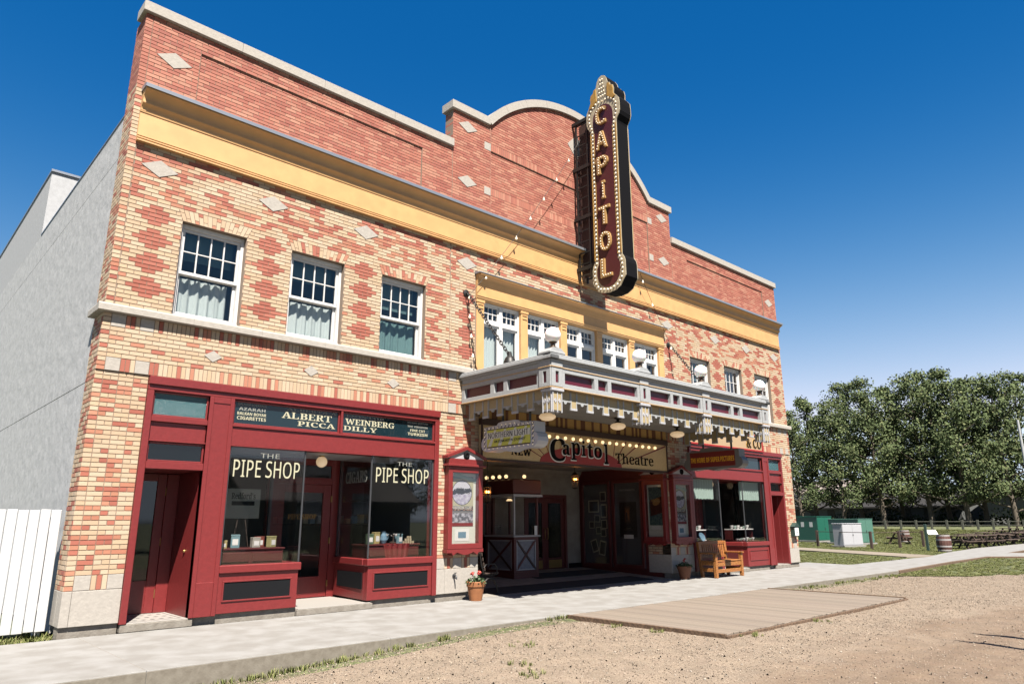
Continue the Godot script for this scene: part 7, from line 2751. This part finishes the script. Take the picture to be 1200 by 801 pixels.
func far_buildings() -> void:
	# long low shed behind the trees: veranda posts on its near side
	far_building("long_shed", "long low dark roofed shed in the shade behind the trees", Vector3(101.0, 0.6, -29.5), -PI / 2.0 - 0.1, 30.0, 9.0, 2.6, 1.9, "shed_wall", "shed_roof", 12)
	far_building("tin_roof_house", "house with a pale pinkish roof showing above the dark shed", Vector3(112.0, 0.6, -38.0), -PI / 2.0 - 0.2, 16.0, 9.0, 4.2, 2.6, "pale_wall", "tin_roof", 3)
	far_building("pale_shed", "white walled building behind the trees at the right edge", Vector3(99.5, 0.6, -7.0), -PI / 2.0 - 0.1, 11.0, 8.0, 4.0, 1.0, "pale_wall", "shed_roof", 0)
	far_building("plank_store", "long dark plank building across the road, mirrored in the far shop glass", Vector3(70.0, -0.25, 33.0), PI, 62.0, 8.0, 3.8, 2.6, "shed_wall", "shed_roof", 8)
	# across the road, mirrored in the shop glass
	far_building("shingled_house", "grey shingled house across the road, mirrored in the shop windows", Vector3(22.0, -0.25, 36.0), PI, 12.0, 8.0, 3.2, 2.6, "shed_wall", "shingle", 4)

# ------------------------------------------------------------------ trees
func crown_mesh(seed_no: int, h: float, r: float, leaves: int, trunk: MB) -> ArrayMesh:
	rng.seed = seed_no
	var mb := MB.new()
	var clumps := []
	var limbs := 24
	var axis := []
	var ar := []
	for i in 7:
		var t := i / 6.0
		axis.push_back(Vector3(sin(t * 3.0 + seed_no) * 0.25, h * 0.86 * t - 0.3 * (1.0 - t), cos(t * 2.3 + seed_no) * 0.25))
		ar.push_back(lerpf(0.27, 0.04, pow(t, 0.8)) * h / 15.0)
	trunk.tube(axis, ar, 10, false)
	for i in limbs:
		var t := lerpf(0.12, 0.86, float(i) / limbs)
		var a := i * 2.399 + rng.randf_range(-0.4, 0.4)
		var env := r * pow(sin(PI * clampf(0.14 + (t + 0.16) * 0.80, 0.0, 1.0)), 0.62) * rng.randf_range(0.62, 1.12)
		var k := int(floor(t * 6.0))
		var p0: Vector3 = (axis[k] as Vector3).lerp(axis[mini(k + 1, 6)], t * 6.0 - k)
		var lift := h * rng.randf_range(0.07, 0.17)
		var p2 := p0 + Vector3(cos(a) * env, lift, sin(a) * env)
		var p1 := p0.lerp(p2, 0.5) + Vector3(0, -lift * 0.1, 0)
		trunk.tube([p0, p1, p2], [0.10 * h / 15.0, 0.06 * h / 15.0, 0.02], 5, false)
		clumps.push_back([p2, rng.randf_range(0.75, 1.25)])
		clumps.push_back([p1 + Vector3(rng.randf_range(-0.5, 0.5), rng.randf_range(0.2, 0.8), rng.randf_range(-0.5, 0.5)), rng.randf_range(0.55, 0.9)])
	for i in 6:
		clumps.push_back([Vector3(rng.randf_range(-0.2, 0.2) * r, h * rng.randf_range(0.84, 0.95), rng.randf_range(-0.2, 0.2) * r), rng.randf_range(0.5, 0.85)])
	var sc := r / 4.2
	for i in leaves:
		var c: Array = clumps[rng.randi() % clumps.size()]
		var d := Vector3(rng.randfn(), rng.randfn() * 0.8, rng.randfn())
		var dist: float = minf(d.length(), 2.1)
		d = d.normalized()
		var p: Vector3 = c[0] + d * dist * c[1] * 0.52 * sc
		if p.y < h * 0.13: continue
		var nn := (d * 0.7 + Vector3(rng.randf_range(-1, 1), rng.randf_range(-0.4, 1.0), rng.randf_range(-1, 1))).normalized()
		var u := nn.cross(Vector3(rng.randf_range(-1, 1), rng.randf_range(-1, 1), rng.randf_range(-1, 1))).normalized()
		var v := nn.cross(u).normalized()
		var s := rng.randf_range(0.062, 0.125)
		var g := rng.randf_range(0.65, 1.35)
		var col := Color(0.135 * g, 0.175 * g, 0.085 * g) if rng.randf() < 0.8 else Color(0.20 * g, 0.225 * g, 0.11 * g)
		mb.quad(p - u * s * 1.25, p + v * s * 0.8, p + u * s * 1.25, p - v * s * 0.8, nn, col)
	return mb.mesh(M.leaf)

func trees() -> void:
	var kinds := []
	for k in 4:
		var tk := MB.new()
		var cm := crown_mesh(101 + k * 7, 15.0, [4.0, 4.6, 4.2, 4.9][k], 11000, tk)
		kinds.push_back([tk.mesh(M.bark), cm])
	var tl := TREE_SPOTS
	var lab := ["leafy tree closest to the theatre's right edge, lowest of the row", "leafy tree second from the theatre's right edge", "tree above the large dark green utility box", "tree above the pale green utility box", "tree right of the pale green utility box, mid height", "tree behind the middle of the row, left of the plaque post", "tree above the plaque post", "tall tree over the barrel at the path", "tallest tree, over the near picnic tables", "broad tree above the far picnic tables", "tree over the white walled building", "tree cut by the right edge of the picture"]
	for i in tl.size():
		var t: Array = tl[i]
		var o := thing("poplar_tree", lab[i], "tree", g0(t[0], t[1]), i * 1.7, "row of trees behind the lawn")
		var s: float = t[2] / 14.6
		var k: Array = kinds[(i * 3 + 1) % 4]
		part_mesh("trunk", k[0], o)
		part_mesh("crown", k[1], o)
		o.scale = Vector3(s * 1.02, s, s * 1.02)
	# trees across the road, seen only in the glass
	var ac := [[8.0, 40.0, 12.0], [34.0, 44.0, 14.0], [46.0, 38.0, 12.0], [60.0, 42.0, 14.0], [78.0, 40.0, 13.0], [-8.0, 46.0, 13.0]]
	var al := ["first", "second", "third", "fourth", "fifth", "sixth"]
	for i in ac.size():
		var o := thing("poplar_tree", "%s tree across the road, mirrored in the shop glass" % al[i], "tree", Vector3(ac[i][0], -0.25, ac[i][1]), i * 2.1, "trees across the road")
		var k: Array = kinds[i % 4]
		part_mesh("trunk", k[0], o)
		part_mesh("crown", k[1], o)
		o.scale = Vector3.ONE * (ac[i][2] / 14.6)
	# undergrowth below the row
	var sh := MB.new()
	for b in 12:
		rng.seed = 300 + b
		sh = MB.new()
		var x: float = 88.0 + rng.randf_range(-2.5, 5.0)
		var z: float = -27.0 + b * 2.2
		var o := thing("shrub", "dark leafy shrub in the undergrowth below the tree row", "shrub", g0(x, z), 0.0, "undergrowth below the trees")
		var hh := rng.randf_range(0.9, 2.3)
		for i in 420:
			var d := Vector3(rng.randfn(), absf(rng.randfn()) * 0.9, rng.randfn())
			var p := Vector3(d.x * 0.7, minf(d.y, 2.0) * hh * 0.5, d.z * 0.7)
			var nn := Vector3(rng.randf_range(-1, 1), rng.randf_range(-0.2, 1.0), rng.randf_range(-1, 1)).normalized()
			var u := nn.cross(Vector3(rng.randf(), rng.randf(), rng.randf())).normalized()
			var v := nn.cross(u)
			var s := rng.randf_range(0.07, 0.14)
			var g := rng.randf_range(0.5, 1.1)
			sh.quad(p - u * s, p + v * s, p + u * s, p - v * s, nn, Color(0.06 * g, 0.085 * g, 0.035 * g))
		part("foliage", sh, "leaf", o)
		var stx := MB.new()
		for i in 4:
			stx.cyl(Vector3(0, -0.1, 0), Vector3(rng.randf_range(-0.5, 0.5), hh * 0.6, rng.randf_range(-0.5, 0.5)), 0.03, 0.012, 5, false)
		part("stems", stx, "bark", o)

const TREE_SPOTS := [[77.1, -26.2, 13.1], [81.5, -26.2, 15.6], [78.8, -22.3, 14.0], [83.2, -22.1, 16.7], [81.2, -18.8, 16.4], [87.6, -18.7, 16.7], [83.5, -15.1, 16.5], [87.9, -14.4, 17.6], [83.6, -11.2, 16.6], [87.9, -10.5, 16.5], [85.5, -7.8, 15.6], [88.9, -6.3, 16.3]]
const FENCE_SPOTS := [[70.88, -17.88], [71.38, -16.62], [71.85, -15.36], [72.29, -14.12], [72.70, -12.90], [73.08, -11.69], [73.44, -10.50], [73.77, -9.32], [74.08, -8.16], [74.37, -7.02], [74.63, -5.90], [74.88, -4.80], [75.10, -3.71]]

func _ready() -> void:
	# ---- camera
	var cam := Camera3D.new()
	cam.name = "camera"
	cam.position = EYE
	cam.rotation_order = EULER_ORDER_YXZ
	cam.rotation_degrees = Vector3(14.2712, -42.8895, -0.234)
	cam.fov = 51.804
	cam.near = 0.1
	cam.far = 2500.0
	add_child(cam)
	cam.current = true
	# ---- sky
	var env := Environment.new()
	env.background_mode = Environment.BG_SKY
	var sky := Sky.new()
	# clear air: deep blue overhead, paling towards the horizon
	var rows := 512
	var img := Image.create(rows * 2, rows, false, Image.FORMAT_RGBF)
	for r in rows:
		var up := sin((0.5 - (r + 0.5) / rows) * PI)
		var c := Color(0.16, 0.17, 0.165)
		if up > 0.0:
			var k := 1.0 - up
			c = Color(minf(2.44 * pow(k, 8.0), 0.80) + 0.004, 0.118 + minf(1.53 * pow(k, 5.3), 0.82), 0.385 + minf(1.06 * pow(k, 3.7), 0.72))
		img.fill_rect(Rect2i(0, r, rows * 2, 1), Color(c.r / EXPOSE, c.g / EXPOSE, c.b / EXPOSE))
	var pano := PanoramaSkyMaterial.new()
	pano.panorama = ImageTexture.create_from_image(img)
	sky.sky_material = pano
	env.sky = sky
	env.background_energy_multiplier = 1.0
	env.tonemap_mode = Environment.TONE_MAPPER_LINEAR
	env.tonemap_exposure = EXPOSE
	env.sdfgi_enabled = true
	env.ssao_enabled = true
	env.ssil_enabled = true
	var we := WorldEnvironment.new()
	we.name = "world"
	we.environment = env
	add_child(we)
	# ---- sun
	var sun := DirectionalLight3D.new()
	sun.name = "sun"
	sun.light_energy = 1.6
	sun.light_color = Color(1.0, 0.965, 0.915)
	sun.light_angular_distance = 0.5
	sun.shadow_enabled = true
	add_child(sun)
	sun.look_at_from_position(Vector3.ZERO, Vector3(0.28, -1.0, -0.60), Vector3.UP)
	# ---- large structure
	materials()
	ground()
	var bld := thing("theatre_building", "two storey buff and red brick theatre with a curved parapet", "building")
	brick_front(bld)
	trims(bld)
	body(bld)
	for m in 2:
		for i in 3:
			sash_window(bld, L - WX[i] - WW if m == 1 else WX[i], i)
	bay_windows(bld)
	shop_front(bld, false)
	shop_lettering(bld)
	shop_front(bld, true)
	mirrored = false
	entry(bld)
	# ---- objects
	marquee()
	blade_sign()
	fascia_sign()
	hanging_sign(7.30, 0.24, 1.86, 2.96, true, "hanging silver bulb edged sign reading NORTHERN LIGHT under the marquee's left side")
	hanging_sign(14.90, 0.18, 1.92, 2.91, false, "hanging grey and maroon sign reading THE HOME OF SUPER PICTURES")
	chain_between("black chain holding the marquee from the wall at its left", Vector3(6.99, 6.43, 0.06), Vector3(7.06, 4.78, 1.36))
	chain_between("black chain holding the marquee from the wall at its right", Vector3(14.66, 6.52, 0.06), Vector3(14.70, 4.78, 1.36))
	light_string("string of small bulbs from the tall sign down to the left marquee chain", [Vector3(10.60, 11.49, 0.36), Vector3(7.0, 6.36, 0.12)], 0.18, 0.62)
	light_string("string of small bulbs from the tall sign down to the right marquee chain", [Vector3(11.08, 11.49, 0.36), Vector3(14.64, 6.45, 0.12)], 0.18, 0.62)
	light_string("string of bulbs hanging down the wall beside the yellow window bay", [Vector3(6.98, 6.36, 0.10), Vector3(7.16, 4.62, 0.12)], 0.0, 0.42)
	entry_things()
	white_fence()
	display_goods()
	tea_shop(bld)
	far_buildings()
	road_posts()
	lawn_things()
	trees()
	greenery()
